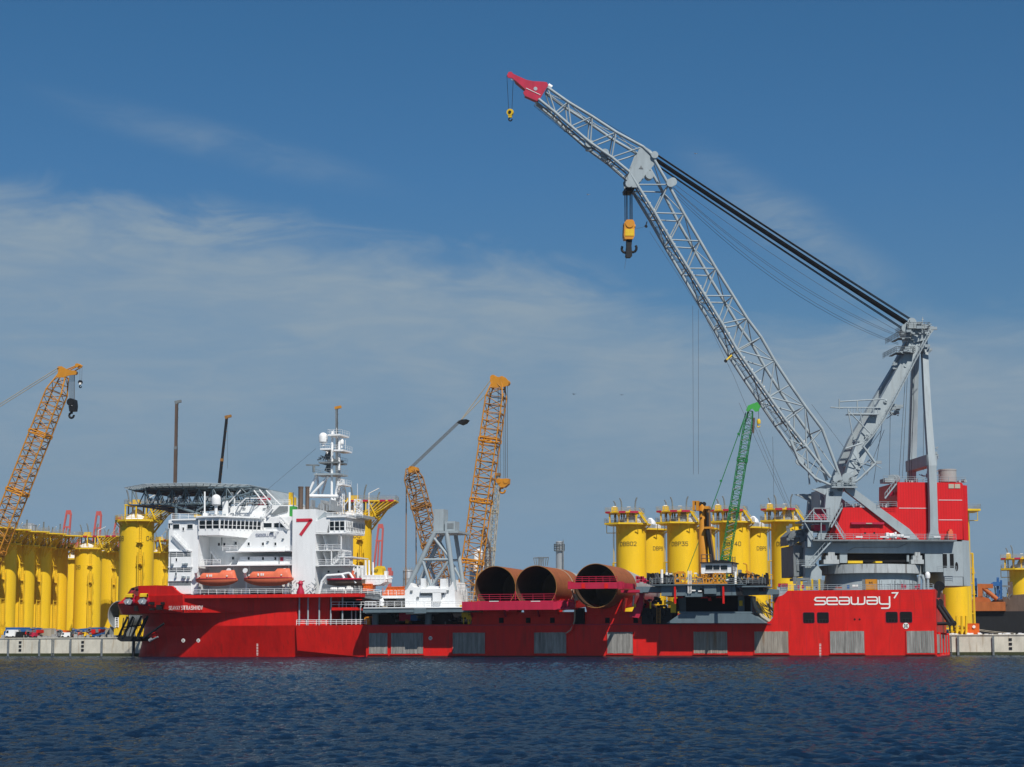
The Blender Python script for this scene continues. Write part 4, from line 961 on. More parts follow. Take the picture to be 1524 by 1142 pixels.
# ---------------- lifeboats (hang in their davits)
def lifeboat(px0, px1, pyt, pyb, d_, label, hump):
    a = P(px0, pyb, d_); b_ = P(px1, pyb, d_); Ln = b_.x-a.x; H = P(px0, pyt, d_).z-a.z; cx_ = (a.x+b_.x)/2; cy_ = d_+1.7
    th = thing('lifeboat', label, 'lifeboat', (cx_, cy_, a.z), 'enclosed lifeboats hanging along the white deckhouse')
    def shell(zf0, zf1, wf, xs_, sheer):
        mb = MB(); ns = 14; rings_ = []
        return mb
    # hull: stations along x
    def stations(prof, name, m_):
        mb = MB(); n_ = 22; rows = []
        for i in range(n_+1):
            u = i/n_; x = a.x+Ln*u; rows.append([Vector((x, cy_+y, a.z+z)) for y, z in prof(u)])
        k = len(rows[0]); vs = [v for r in rows for v in r]
        mb.add(vs, [[i*k+j, (i+1)*k+j, (i+1)*k+j+1, i*k+j+1] for i in range(n_) for j in range(k-1)], True)
        return mb.build(name, m_, th)
    def hp(u):
        e = math.sin(math.pi*min(max(u, 0.0), 1.0))**.42; Wd = 1.7*max(e, .03); keel = H*.36*(abs(2*u-1)**3)*.9; zt2 = H*.46
        return [(math.cos(t)*Wd, keel+(zt2-keel)*(1+math.sin(t))) if False else (Wd*math.sin(t), zt2-(zt2-keel)*math.cos(t)**.8) for t in [(-math.pi/2)+math.pi*k/12 for k in range(13)]]
    hu = stations(lambda u: [(y, z) for y, z in hp(u)], 'hull', M['lifeb'])
    def cp_(u):
        e = math.sin(math.pi*u)**.42 if 0 < u < 1 else 0; Wd = 1.62*max(e, .03); zt2 = H*.47; top_ = H*(.90 if hump < u < .93 else .84)*min(1, (min(u, 1-u)*5.5)**.6 if min(u, 1-u) > 0 else 0); top_ = max(top_, zt2+.02)
        if hump < u < .93: top_ = H*1.0
        return [(Wd*math.sin(t)*(1 if abs(math.sin(t)) > .9 else .93), zt2+(top_-zt2)*max(math.cos(t), 0)**.55) for t in [(-math.pi/2)+math.pi*k/12 for k in range(13)]]
    stations(cp_, 'canopy', M['lifeb'])
    mb = MB(); 
    for s_ in (-1,): mb.path([Vector((a.x+Ln*u, cy_-1.74*max(math.sin(math.pi*u)**.42, .03), a.z+H*.465)) for u in [.02+.96*k/16 for k in range(17)]], .09, 6)
    mb.build('gunwale', M['reddark'], th)
    mb = MB()
    for u in (.34, .40, .44): x = a.x+Ln*u; mb.box(x-.14, x+.14, cy_-1.66, cy_-1.5, a.z+H*.58, a.z+H*.72)
    for u in (.15, .8): x = a.x+Ln*u; mb.disc((x, cy_-1.45, a.z+H*.62), .16, (0, 1, 0), .2, 10)
    mb.build('side_hatch', M['mark'], th)
    mb = MB()
    for u in (.1, .9): x = a.x+Ln*u; mb.tube((x, cy_, a.z+H*.7), (x, cy_, a.z+H*1.15), .08)
    mb.build('lifting_hook', M['greydk'], th)
lifeboat(286.5, 349.5, 849, 872.5, -1.9, 'orange enclosed lifeboat nearest the bow, hanging below the bridge wing windows', .62)
lifeboat(358.8, 432.8, 846.5, 872.5, -1.9, 'longer orange enclosed lifeboat hanging beside the white funnel', .68)
# rescue boat
a = P(484, 874, .2); b_ = P(538, 874, .2); cy_ = 1.6
rb = thing('rescue_boat', 'open dark red rescue boat on its cradle aft of the white funnel', 'boat', ((a.x+b_.x)/2, cy_, a.z))
mb = MB(); n_ = 14; rows = []; Hh = P(484, 862.5, .2).z-a.z
for i in range(n_+1):
    u = i/n_; wd_ = 1.3*max(min(1, (1-u)*3.2)**.6 if u < 1 else 0, .03); x = a.x+(b_.x-a.x)*(1-u); kl = .25+.9*max(0, u-.75)*3.2*.5
    rows.append([Vector((x, cy_+wd_*math.sin(t), a.z+min(kl, Hh*.9)+(Hh-min(kl, Hh*.9))*(1-math.cos(t)**.7 if math.cos(t) > 0 else 1))) for t in [(-math.pi/2)+math.pi*k/10 for k in range(11)]])
k = 11; mb.add([v for r in rows for v in r], [[i*k+j, (i+1)*k+j, (i+1)*k+j+1, i*k+j+1] for i in range(n_) for j in range(k-1)], True)
mb.build('hull', M['brown'], rb)
mb = MB(); mb.path([Vector((a.x+(b_.x-a.x)*(1-i/n_), cy_-1.35*max(min(1, (1-i/n_)*3.2)**.6 if i < n_ else 0, .03), a.z+Hh)) for i in range(n_+1)], .22, 8); mb.build('inflated_collar', M['reddark'], rb)
mb = MB(); mb.box(a.x+4.8, a.x+6.4, cy_-.5, cy_+.5, a.z+Hh*.8, a.z+Hh+1.1); mb.tube((a.x+5.6, cy_, a.z+Hh), (a.x+6.0, cy_, a.z+Hh+1.9), .3, 8); mb.build('steering_console', M['lifeb'], rb)
for i, px in enumerate((497, 508.5, 520.5)):
    c_ = P(px, 877.4, -.9); w_ = .72
    o_ = thing('life_raft_canister', 'white life raft canister on the red gallery rail, %s of three' % ('nearest the funnel', 'middle one', 'farthest aft')[i], 'life raft', (c_.x, c_.y, c_.z-.5), 'life raft canisters on the gallery rail')
    mb = MB(); mb.lathe(c_, [(0, -.78), (.3, -.76), (.45, -.62), (.47, 0), (.45, .62), (.3, .76), (0, .78)], 16, axis=(Vector((0,1,0)), ZV, Vector((1,0,0)))); mb.build('canister_shell', M['mark'], o_)
    mb = MB()
    for q in (-.4, 0.0, .4): mb.lathe(c_+Vector((q, 0, 0)), [(.48, -.03), (.49, 0), (.48, .03)], 16, axis=(Vector((0,1,0)), ZV, Vector((1,0,0))))
    mb.box(c_.x-.7, c_.x+.7, c_.y-.3, c_.y+.3, c_.z-.9, c_.z-.45); mb.build('strap', M['greydk'], o_)
# ================================================================== THE BIG CRANE
zb0 = CP(1296, 878, 0).z
crane = thing('mast_crane', 'huge grey lattice boom crane with red machinery house on the stern of the ship', 'crane', (O.x, O.y, zst))
# pedestal and ring
c0 = Vector((O.x, O.y, 0)); sc1 = (P(1367, 870, 23.5).x-P(1223, 870, 23.5).x)/2
zz = lambda py: P(1296, py, 23.5-sc1).z
mb = MB(); rp = sc1*.985
mb.lathe(c0, [(rp*1.02, zst-.05), (rp*.99, zz(868)), (rp*.955, zz(853)), (rp*.955, zz(851))], 64); mb.build('pedestal', M['grey'], crane)
mb = MB(); rg_ = sc1*1.07
mb.lathe(c0, [(rp*.9, zz(853.2)), (rg_, zz(853)), (rg_, zz(839.8)), (rg_*.9, zz(839.3)), (0, zz(839.0))], 64, smooth=False); mb.build('slew_ring', M['greyrust'], crane)
mb = MB(); mb.lathe(c0, [(rg_*.45, zz(840)), (rg_*.45, zz(824))], 48); mb.build('slew_core', M['greydk'], crane)
mb = MB(); mb.crc(1262, 1284, 834.8, 838.5, -8, -4); mb.crc(1303, 1313, 835.5, 838, -8, -4); mb.split('grease_guard', M['yeldk'], crane)
for px0, px1 in ((1226, 1249), (1356, 1375)):
    xm = (px0+px1)/2
    for k, (f, t, b_) in enumerate(((1.0, 833, 839.4), (.72, 827, 833.2), (.42, 822, 827.2))):
        mb = MB(); h_ = (px1-px0)/2*f; mb.crc(xm-h_, xm+h_, t, b_, -8.3+k*.2, -4); mb.build('slew_roller_bogie', M['greyrust'], crane)
mb = MB(); mb.crc(1250, 1261, 826, 838, -7.5, 2); mb.pr([(0, 0)]*0, 0, 0) if False else None
mb.tube(CP(1351, 826, -7), CP(1351, 836, -7), .3, 8); mb.build('slew_bracket', M['grey'], crane)
# revolving frame
fr = MB()
fr.crc(1224, 1406, 806, 823.5, -7.6, 7.6)                     # long top girder
fr.crc(1198, 1226, 806, 814, -7.4, 7.4)
fr.cfr([(1250, 823.2), (1261, 823.2), (1261, 838), (1252, 838)], -7.3, -6.6)
fr.crc(1377, 1404, 823.4, 851.5, -7.5, 7.5)
fr.crc(1403.8, 1433, 806, 858.5, -7.62, 7.62)
fr.cfr([(1199, 806), (1224, 806), (1224, 826), (1214, 838), (1223, 850), (1223, 864), (1198, 864), (1198, 828)], -7.2, -5.5)
frame_o = fr.build('revolving_frame', M['grey'], crane)
# chamfered tail of the frame and the house
def cprism(plan, z0, z1): # plan list of (along h backwards distance from O in metres, lateral)
    return [Vector((O.x, O.y, 0))-HV*a+LV*b_+ZV*z0 for a, b_ in plan], [Vector((O.x, O.y, 0))-HV*a+LV*b_+ZV*z1 for a, b_ in plan]
def along(px, py, wv): return -(CP(px, py, wv)-O).dot(HV)
t0 = along(1433, 830, -7.6); b0, b1 = cprism([(t0-.01, -7.6), (t0+2.2, -5.6), (t0+2.2, 5.6), (t0-.01, 7.6)], CP(1433, 872, -7.6).z, CP(1433, 804.2, -7.6).z)
mb = MB(); loft(mb, [b0, b1]); mb.crc(1406, 1433, 858.3, 872, -7.55, 7.5); mb.build('counterweight', M['grey'], crane)
mb = MB(); mb.crc(1181, 1199, 812, 858, -4.5, 7); mb.crc(1186, 1190, 825, 850, -4.7, -4.4); mb.build('front_ballast_box', M['greydk'], crane)  # darker grey than the frame: a shaded face put into the colour
mb = MB(); mb.crc(1260, 1377, 823.6, 837, -6.5, 6.5); mb.build('ring_shade_block', M['dark'], crane)  # solid box, coloured near-black for the shade above the ring
for a, b_ in ((1403.5, 1409.5), (1413.8, 1419.5)):
    mb = MB(); mb.crc(a, b_, 824.5, 845.5, -7.66, -7.3); mb.build('side_opening', M['dark'], crane)
mb = MB(); c_ = CP(1423.8, 843.5, -7.66); mb.fr([c_+HV*-.35*math.cos(t)*1.0+ZV*math.sin(t)*1.0 for t in [2*math.pi*k/14 for k in range(14)]], LV*.2); mb.build('oval_manhole', M['dark'], crane)
mb = MB(); mb.crc(1240, 1262, 806, 808.5, -7.9, -7.3)
sagp = [(1262, 820), (1272, 815), (1336, 815), (1346, 811), (1350, 809)]
mb.path([CP(x, y, -7.72) for x, y in sagp], .05, 4); mb.build('cable_run', M['greydk'], crane)
# working platform all round
mb = MB(); mb.crc(1210, 1424, 803.2, 805.6, -9.6, 9.2); pl_o = mb.build('work_platform', M['greydk'], crane)
def crl(a, b_, y, wv, st_=1.8, mt='grey', par=crane, h=1.15):
    A_ = CP(a, y, wv); B_ = CP(b_, y, wv); z = CP((a+b_)/2, y, wv).z; A_.z = z; B_.z = z
    mb = MB(); mb.rail([A_, B_], h, st_, .045, 2); mb.build('platform_railing', M[mt], par)
crl(1211, 1423, 803.2, -9.6, 1.7); crl(1198, 1237, 774.8, -9.5, 1.4); crl(1258, 1335, 755, -7.3); crl(1336, 1437, 718, -7.3)
crl(1395, 1424, 851, -9.3); crl(1185, 1212, 842, -9.3); crl(1306, 1335, 755, -8.2)
# small fittings on the platform
mb = MB()
for a, b_, t, bo in ((1319, 1323, 793, 802), (1332, 1334.5, 792, 802)): mb.crc(a, b_, t, bo, -9.2, -8)
mb.tube(CP(1323, 797.5, -8.6), CP(1332, 797.5, -8.6), .55, 14); mb.crc(1335, 1345, 795, 799, -9, -8); mb.build('tugger_winch', M['white'], crane)
for a, b_, t, bo in ((1274, 1284, 798.6, 800.3), (1310, 1320, 798.6, 800.2), (1345, 1354, 798.6, 800.3), (1390, 1400, 798.6, 800.2)):
    mb = MB(); mb.crc(a, b_, t, bo, -9.7, -9.4); mb.build('platform_nameplate', M['white'], crane)
mb = MB(); mb.crc(1411.5, 1418.5, 790.5, 802, -9.2, -7.9); mb.crc(1413, 1417, 788, 790.5, -9, -8); mb.build('red_cabinet', M['lifeb'], crane)
# machinery house
hs2 = MB(); T = lambda y: y
front = [(1239.6, 803.2), (1255.2, 755.6), (1335.5, 755.3), (1335.5, 717.8), (1430.5, 718.4), (1433, 720.5), (1433, 803.2)]
hs2.cfr(front, -7.2, 7.2)
t1 = along(1432.8, 760, -7.2); b0, b1 = cprism([(t1-.01, -7.2), (t1+1.6, -5.8), (t1+1.6, 5.8), (t1-.01, 7.2)], CP(1433, 804.2, -7.2).z+.02, CP(1433, 722, -7.2).z)
loft(hs2, [b0, b1]); ho = hs2.build('machinery_house', M['redrib'], crane)
mb = MB()
for a, b_, y in ((1338, 1380, 756.5), (1397, 1432, 744.5), (1397, 1432, 774)): mb.crc(a, b_, y-.35, y+.35, -7.26, -7.1)
mb.split('gutter_strip', M['tarp'], ho)
mb = MB(); mb.crc(1267, 1316, 777.5, 780.5, -7.9, -7.1); mb.build('door_canopy', M['reddark'], ho)
mb = MB(); mb.crc(1280.5, 1309, 781.5, 802.5, -7.3, -7.1); dd_ = mb.build('sliding_door', M['redrib'], ho)
mb = MB(); mb.crc(1289, 1298, 778.5, 780, -8.0, -7.85)
for a, b_ in ((1411.8, 1419.8), (1421, 1429)): mb.crc(a, b_, 720.5, 727, -7.3, -7.1)
mb.split('louvre_panel', M['tan'], ho)
mb = MB(); mb.cfr([(1286, 792.5), (1289, 792.5), (1289, 795), (1286, 795)], -7.35, -7.1); mb.cfr([(1300, 792), (1302.5, 792), (1302.5, 795), (1300, 795)], -7.35, -7.1); mb.split('door_port', M['dark'], ho)
mb = MB(); mb.disc(CP(1327, 735, -5), .55, (0.3, 1, 0), .4); mb.build('red_alarm_drum', M['reddark'], ho)
# roof tank
a = CP(1410.3, 716, -2); rt = (CP(1423, 705, -2)-CP(1397.5, 705, -2)).length/2
mb = MB(); z0_, z1_ = CP(1410, 718, -2).z, CP(1410, 699, -2).z
mb.lathe((a.x, a.y, 0), [(rt, z0_), (rt, z1_-.3), (rt*1.03, z1_-.3), (rt*1.03, z1_), (0, z1_+.1)], 32, smooth=False)
mb.build('roof_tank', M['primer'], crane)
mb = MB(); rq = random.Random(5)
for i in range(34):
    px = rq.choice((rq.uniform(1338, 1375), rq.uniform(1258, 1282), rq.uniform(1306, 1330), rq.uniform(1425, 1436), rq.uniform(1214, 1236)))
    yb_ = 718 if px > 1336 else (755.4 if px > 1240 else 803.2); h_ = rq.uniform(2, 6)
    wv = rq.uniform(-6.5, 0); mb.crc(px, px+rq.uniform(1, 4), yb_-h_, yb_, wv, wv+1)
mb.split('roof_fittings', M['grey'], crane)
mb = MB()
for px in (1328, 1333): c_ = CP(px, 713, -5); mb.disc(c_, .95, (0.3, 1, 0), .5, 18)
mb.crc(1317, 1331, 712, 718, -6, -2); mb.rail([CP(1315, 718, -6), CP(1336, 718, -6)], 1.4, 1.0, .05, 2)
mb.build('rope_sheave_set', M['grey'], crane)
# stairs on the crane
mb = MB(); stair(mb, CP(1204, 842, -9.3), CP(1238, 805, -9.3)); stair(mb, CP(1317, 742, -7.8), CP(1334, 720, -7.8)); stair(mb, CP(1237, 785, -9), CP(1253, 756, -9)); stair(mb, CP(1256, 802, -9), CP(1243, 781, -9))
mb.crc(1193, 1213, 841, 842.5, -9.5, -7.6); mb.split('crane_stairs', M['grey'], crane)
# red cab with its cage
mb = MB(); mb.crc(1211, 1230, 758, 773.5, -8.6, -4); mb.crc(1212, 1229, 781, 790, -8, -5); mb.build('crane_cab', M['reddark'], crane)
mb = MB(); mb.crc(1194, 1238, 774.6, 777, -9.6, -3)
for a, b_ in (((1197, 775), (1211, 758)), ((1223, 758), (1235, 775)), ((1211, 775), (1211, 757)), ((1223, 775), (1211, 762)), ((1235, 775), (1235, 755)), ((1197, 777), (1212, 803)), ((1222, 777), (1222, 803))): mb.tube(CP(*a, -9.4), CP(*b_, -9.4), .12, 5)
mb.crc(1211, 1236, 756, 757, -9.5, -8.8); mb.build('cab_cage', M['grey'], crane)
# front boom rest with dark gear
mb = MB(); mb.cfr([(1172, 798), (1180, 790), (1206, 786), (1206, 800), (1196, 803), (1182, 810), (1173, 811)], -5, 2)
for i in range(26): c_ = CP(rq.uniform(1170, 1204), rq.uniform(785, 808), -5.3); mb.box(c_.x, c_.x+rq.uniform(.3, 1), c_.y-.4, c_.y, c_.z, c_.z+rq.uniform(.3, .9))
mb.build('boom_rest', M['greydk'], crane)
mb = MB(); mb.cfr([(1202, 796), (1205, 790), (1210, 791), (1210, 814), (1202, 814)], -8.6, -7.7); mb.build('rest_horn', M['grey'], crane)
mb = MB(); mb.crc(1185, 1205, 860, 864, -8, -2)
for i in range(20): c_ = CP(rq.uniform(1178, 1222), rq.uniform(862, 874), -8.5); mb.box(c_.x, c_.x+rq.uniform(.3, 1.2), c_.y-.4, c_.y, c_.z-1, c_.z+rq.uniform(.1, .6))
mb.build('pedestal_gear', M['greydk'], crane)
# front legs (brackets) carrying the boom foot, and the long brace
WF = 7.8
for wv, lab in ((-WF, 1), (WF, 0)):
    def q(pts):
        base = [CP(x, y, -WF) for x, y in pts]
        return [p+LV*(wv+WF) for p in base]
    mb = MB()
    mb.fr(q([(1230.5, 727), (1256, 725), (1250, 752), (1236, 780), (1226, 804), (1216, 804), (1222, 780), (1228, 755)]), LV*1.3)
    mb.fr(q([(1256, 725), (1264, 722), (1353, 787), (1368, 803), (1352, 803), (1260, 732)]), LV*1.3)
    mb.fr(q([(1208, 728), (1222, 727), (1232, 728), (1228, 737), (1216, 731)]), LV*.6)
    mb.build('front_bracket', M['grey'], crane)
mb = MB()
for a, b_ in (((1238, 735), (1238, 735)), ((1250, 728), (1250, 728))): mb.tube(CP(*a, -WF), CP(*a, -WF)+LV*2*WF, .6, 10)
mb.crc(1221, 1234, 729, 790, -2, 6); mb.build('cross_girder', M['grey'], crane)
# heel platform with sheaves
mb = MB(); mb.crc(1238, 1276, 724, 726, -9.2, 9); mb.crc(1242, 1270, 718, 724.2, -8.4, 8)
for px, py, r_ in ((1246, 713, 1.0), (1260.5, 712, 1.15), (1268, 716, .9), (1250, 720, .8)): mb.disc(CP(px, py, -8.6), r_, LV, .7, 18)
for i in range(22): c_ = CP(rq.uniform(1238, 1274), rq.uniform(708, 724), -8.7); mb.box(c_.x, c_.x+rq.uniform(.2, .8), c_.y, c_.y+.4, c_.z, c_.z+rq.uniform(.3, .9))
mb.build('heel_platform', M['grey'], crane)
crl(1238, 1276, 724, -9.2, 1.2)
# ---- boom
NLp = [(801.6,147.8),(826.7,168),(849.8,188.3),(878.7,212.8),(910.5,234.5),(936.5,256),(948,275),(974.5,317),(998,357),(1024.3,399.6),(1049.5,440.5),(1074.6,482),(1097,521),(1121,556.7),(1145,591),(1170,626.7),(1200,665),(1236,711)]
NRp = [(815,130.5),(845.5,152),(881.6,173.8),(916.9,197),(956.8,218.6),(968.5,229),(995,275),(1018,318.5),(1041.8,359),(1065.7,400),(1091,440.5),(1111.8,474),(1132.8,502),(1152.8,537),(1176,572.5),(1198.4,605),(1223.7,638.8),(1250,709)]
def wb(px): # half width of the boom
    return 2.2+(px-800)*(5.6-2.2)/(440) if px < 1240 else 5.6
def bw_(x, y):
    h = wb(x) if x > 950 else 3.3*(.62+.38*(x-800)/150)
    return CP(x, y, -h), h
NL = [bw_(*p) for p in NLp]; NR = [bw_(*p) for p in NRp]
FLn = [p+LV*2*h for p, h in NL]; FRn = [p+LV*2*h for p, h in NR]; NL = [p for p, h in NL]; NR = [p for p, h in NR]
mb = MB()
for ch in (NL, NR, FLn, FRn):
    for i in range(len(ch)-1): mb.tube(ch[i], ch[i+1], .34, 10)
    for p in ch[1:-1]: mb.lathe(p, [(0, -.36), (.25, -.25), (.36, 0), (.25, .25), (0, .36)], 10)
boom = mb.build('boom', M['grey'], crane)
idx = lambda L_, p: min(range(len(L_)), key=lambda i: (L_[i][0]-p[0])**2+(L_[i][1]-p[1])**2)
br = [('R',0,'L',1),('L',1,'R',1),('R',1,'L',2),('L',2,'R',2),('R',2,'L',3),('L',3,'R',3),('R',3,'L',4),('L',4,'R',4)]
br += [('L',6,'R',6),('R',6,'L',7),('L',7,'R',7),('R',7,'L',8),('L',8,'R',8),('R',8,'L',9),('L',9,'R',9),('R',9,'L',10),('L',10,'R',10),('R',10,'L',11),('L',11,'R',11),('R',11,'L',12),('L',12,'R',12)]
br += [('L',12,'R',13),('L',13,'R',13),('R',13,'L',14),('L',14,'R',14),('L',14,'R',15),('L',15,'R',15),('R',15,'L',16),('L',16,'R',16)]
for side, (Lc, Rc) in enumerate(((NL, NR), (FLn, FRn))):
    mb = MB(); g_ = {'L': Lc, 'R': Rc}
    for a, i, b_, j in br: mb.tube(g_[a][i], g_[b_][j], .17, 8)
    o_ = mb.split('side_bracing', M['grey'], boom)
mb = MB()
for A_, B_ in ((NL, FLn), (NR, FRn)):
    for i in range(len(A_)-1):
        mb.tube(A_[i], B_[i], .15, 6); mb.tube(A_[i], B_[i+1], .12, 6) if i % 2 else mb.tube(B_[i], A_[i+1], .12, 6)
mb.build('cross_bracing', M['grey'], boom)
# walkway with rails inside the lower chords
mb = MB()
for i in range(len(NL)-2):
    a, b_ = NL[i]+LV*1.0, NL[i+1]+LV*1.0; n_ = (NR[i]-NL[i]).normalized()
    mb.beam(a-n_*.5, b_-n_*.5, 1.0, .12, n_)
    k_ = max(2, int((b_-a).length/1.5))
    for q_ in (-.5, .5):
        mb.tube(a-n_*.5+LV*q_-n_*.9, b_-n_*.5+LV*q_-n_*.9, .05, 4)
        for k in range(k_): p = a.lerp(b_, k/k_)+LV*q_; mb.tube(p-n_*.5, p-n_*1.4, .05, 4)
mb.build('boom_walkway', M['greydk'], boom)
mb = MB()
for i in range(6, len(NL)-2):
    for k in range(4):
        p = NL[i].lerp(NL[i+1], k/4+.1)+LV*(1.6); n_ = (NR[i]-NL[i]).normalized(); mb.box(p.x-.15, p.x+.15, p.y-.2, p.y+.2, p.z-.1, p.z+.3)
        if rq.random() < .5: p = p+n_*.8; mb.box(p.x-.12, p.x+.12, p.y-.2, p.y+.2, p.z-.1, p.z+.2)
mb.build('boom_lamps', M['mark'], boom)
mb = MB(); mb.path([NR[i]+LV*1.2-(NR[i]-NL[i]).normalized()*.8 for i in range(0, 6)], .10, 6); mb.path([p+LV*1.4+(NR[i]-NL[i]).normalized()*.3 for i, p in enumerate(FLn[:6])], .14, 6)
for px, py in ((877, 214), (900, 228)): c_ = CP(px, py, -2.2); mb.disc(c_, .9, LV, .8, 14); mb.box(c_.x-.9, c_.x+.5, c_.y, c_.y+1, c_.z-1.5, c_.z+.4)
mb.build('jib_fittings', M['grey'], boom)
mb = MB(); c_ = CP(1190.5, 686.5, -6.0); mb.disc(c_, .95, LV, .4, 18); mb.tube(NL[16], CP(1205, 722, -5), .2); mb.path([CP(1176, 655, -6.2), CP(1190, 688, -6.2), CP(1213, 712, -6.2), CP(1236, 722, -6.2)], .28, 8); mb.path([CP(1160, 640, -6.2), CP(1176, 664, -6.2)], .28, 8)
mb.path([CP(1176, 655, 4.2), CP(1190, 690, 4.2), CP(1222, 718, 4.2)], .28, 8)
for a, b_ in (((1176, 655), (1200, 665)), ((1190, 688), (1200, 668)), ((1204, 703), (1215, 684)), ((1213, 712), (1222, 690)), ((1190, 688), (1170, 630))): mb.tube(CP(*a, -6), CP(*b_, -6), .13, 6)
mb.split('heel_lattice', M['grey'], boom)
# operator's gusset at the knee of the boom
mb = MB()
for wv in (-3.5, 3.2): mb.cfr([(951, 222), (958, 217.5), (969, 224), (977, 234), (973, 246), (951, 272), (948, 279), (937, 279), (934, 262), (938, 255)], -3.5, -3.15) if wv < 0 else mb.fr([CP(x, y, -3.5)+LV*6.4 for x, y in [(951, 222), (958, 217.5), (969, 224), (977, 234), (973, 246), (951, 272), (948, 279), (937, 279), (934, 262), (938, 255)]], LV*.35)
mb.disc(CP(974, 231, -3.7), .8, LV, .8, 16); mb.disc(CP(998, 272.5, -4.2), .95, LV, .6, 18); mb.disc(CP(1001, 271, -3.2), .95, LV, .6, 18); mb.disc(CP(936, 274, -3.6), .8, LV, .8, 16); mb.disc(CP(966, 262, -2.8), .9, LV, 2, 16)
for a in ((962, 240), (946, 268)): mb.tube(CP(*a, -3.4), CP(*a, -3.4)+LV*6.4, .35, 10)
mb.build('knee_gusset', M['grey'], boom)
mb = MB(); mb.cfr([(951, 251), (954, 246.5), (957.5, 251.5)], -3.6, -3.5); mb.build('gusset_mark', M['greydk'], boom)
mb = MB(); mb.cfr([(931, 279), (945, 279), (943, 284), (932, 284)], -2.4, 2.4); mb.build('sheave_block', M['black'], boom)
# red boom head
z1 = lambda x, y: (740+x/3.4594, 90+y/3.4606)
hp_ = [z1(*p) for p in ((50, 78), (58, 60), (72, 58), (84, 70), (150, 100), (185, 107), (238, 110), (256, 113), (262, 128), (212, 212), (142, 182), (134, 165), (146, 150), (96, 106), (74, 90), (58, 90))]
mb = MB(); mb.cfr(hp_, -1.7, -1.3); mb.cfr(hp_, 1.3, 1.7); inner = [z1(*p) for p in ((84, 74), (150, 104), (252, 118), (256, 128), (210, 205), (146, 176), (150, 148), (100, 106))]
mb.cfr(inner, -1.3, 1.3); hd_ = mb.build('boom_head', M['reddark'], boom)
mb = MB(); mb.disc(CP(*z1(197, 146), -1.75), .42, LV, .08, 20); mb.disc(CP(*z1(80, 92), -1.4), .5, LV, .3, 14); mb.build('head_sheave', M['silver'], hd_)
mb = MB(); a = CP(*z1(148, 143), -1.74); b_ = CP(*z1(222, 178), -1.74); mb.beam(a, b_, .12, .1); mb.tube(CP(*z1(262, 128), -1), CP(*z1(280, 140), -1), .5, 8); mb.build('head_trim', M['white'], hd_)
# auxiliary hook
mb = MB()
c_ = CP(759.3, 167.5, 0); mb.path([CP(754.3, 112, 0), c_+Vector((-.35, 0, .8))], .05, 4); mb.path([CP(763.8, 120, 0), c_+Vector((.4, 0, .8))], .05, 4); mb.path([CP(754.5, 112, 0), CP(815, 131, -1), CP(958, 217, -1)], .04, 4); hr = mb.build('hoist_rope', M['rope'], boom)
mb = MB(); mb.lathe(c_, [(0, -.35), (.75, -.35), (.8, 0), (.75, .35), (0, .35)], 18, axis=(Vector((1,0,0)), ZV, Vector((0,1,0)))); mb.fr([c_+Vector((-.55, -.3, 0)), c_+Vector((.55, -.3, 0)), c_+Vector((.35, -.3, -1.2)), c_+Vector((-.35, -.3, -1.2))], Vector((0, .6, 0))); mb.build('auxiliary_hook_block', M['yeldk'], boom)
def hook(mb, c_, r_, th_):
    mb.path([c_+Vector((r_*math.cos(math.radians(a)), 0, r_*math.sin(math.radians(a)))) for a in range(100, 400, 30)], th_, 8)
mb = MB(); hook(mb, c_+Vector((.05, 0, -1.55)), .38, .15); mb.disc(c_+Vector((0, -.42, 0)), .35, (0, 1, 0), .1); mb.build('auxiliary_hook', M['black'], boom)
# main hook
mb = MB()
for px in (930, 932.5, 938.5, 940.5):
    for wv in (-.8, .8): mb.tube(CP(px, 281, wv), CP(px+.3, 330, wv), .11, 6)
for px in (934, 936.5): mb.tube(CP(px, 281, 0), CP(px+.5, 330, 0), .05, 4)
mb.build('hoist_rope', M['rope'], boom)
mb = MB(); mb.cfr([(929.5, 331), (933, 327), (942, 327), (944.5, 331), (944.5, 351), (942, 356), (930, 356), (928.5, 350)], -1.2, 1.2)
mb.disc(CP(937, 333, -1.2), .9, LV, .4, 18); mb.tube(CP(927.6, 337, 0), CP(945.4, 337, 0), .4, 10); bk = mb.build('main_hook_block', M['orange'], boom)
mb = MB(); mb.cfr([(930.5, 341), (943.5, 341), (943.5, 351), (930.5, 351)], -1.3, -1.2); mb.build('hook_block_panel', M['yeldk'], bk)
mb = MB(); mb.cfr([(933, 356), (941, 356), (940, 366), (941, 381), (939, 383), (933, 383), (931.5, 381), (933, 366)], -.7, .7)
for s_ in (-1, 1): cc = CP(936.3, 370, 0); mb.path([cc+Vector((s_*r_, 0, z)) for r_, z in ((.3, -.8), (1.1, -.9), (1.6, -.4), (1.65, .25), (1.45, .55))], .28, 8)
mb.build('main_hook', M['black'], boom)
mb = MB(); mb.disc(CP(961.5, 337, -3), .32, (0,1,0), .4, 10); mb.tube(CP(963, 330, -3), CP(961.5, 335, -3), .12); mb.build('wind_sensor', M['black'], boom)
mb = MB(); mb.tube(CP(1089, 529, -4.6), CP(1081, 536.5, -4.8), .22); mb.build('rope_guide', M['yeldk'], boom)
mb = MB(); mb.disc(CP(1080, 537.5, -4.8), .35, (0,1,0), .4, 10); mb.build('guide_ball', M['black'], boom)
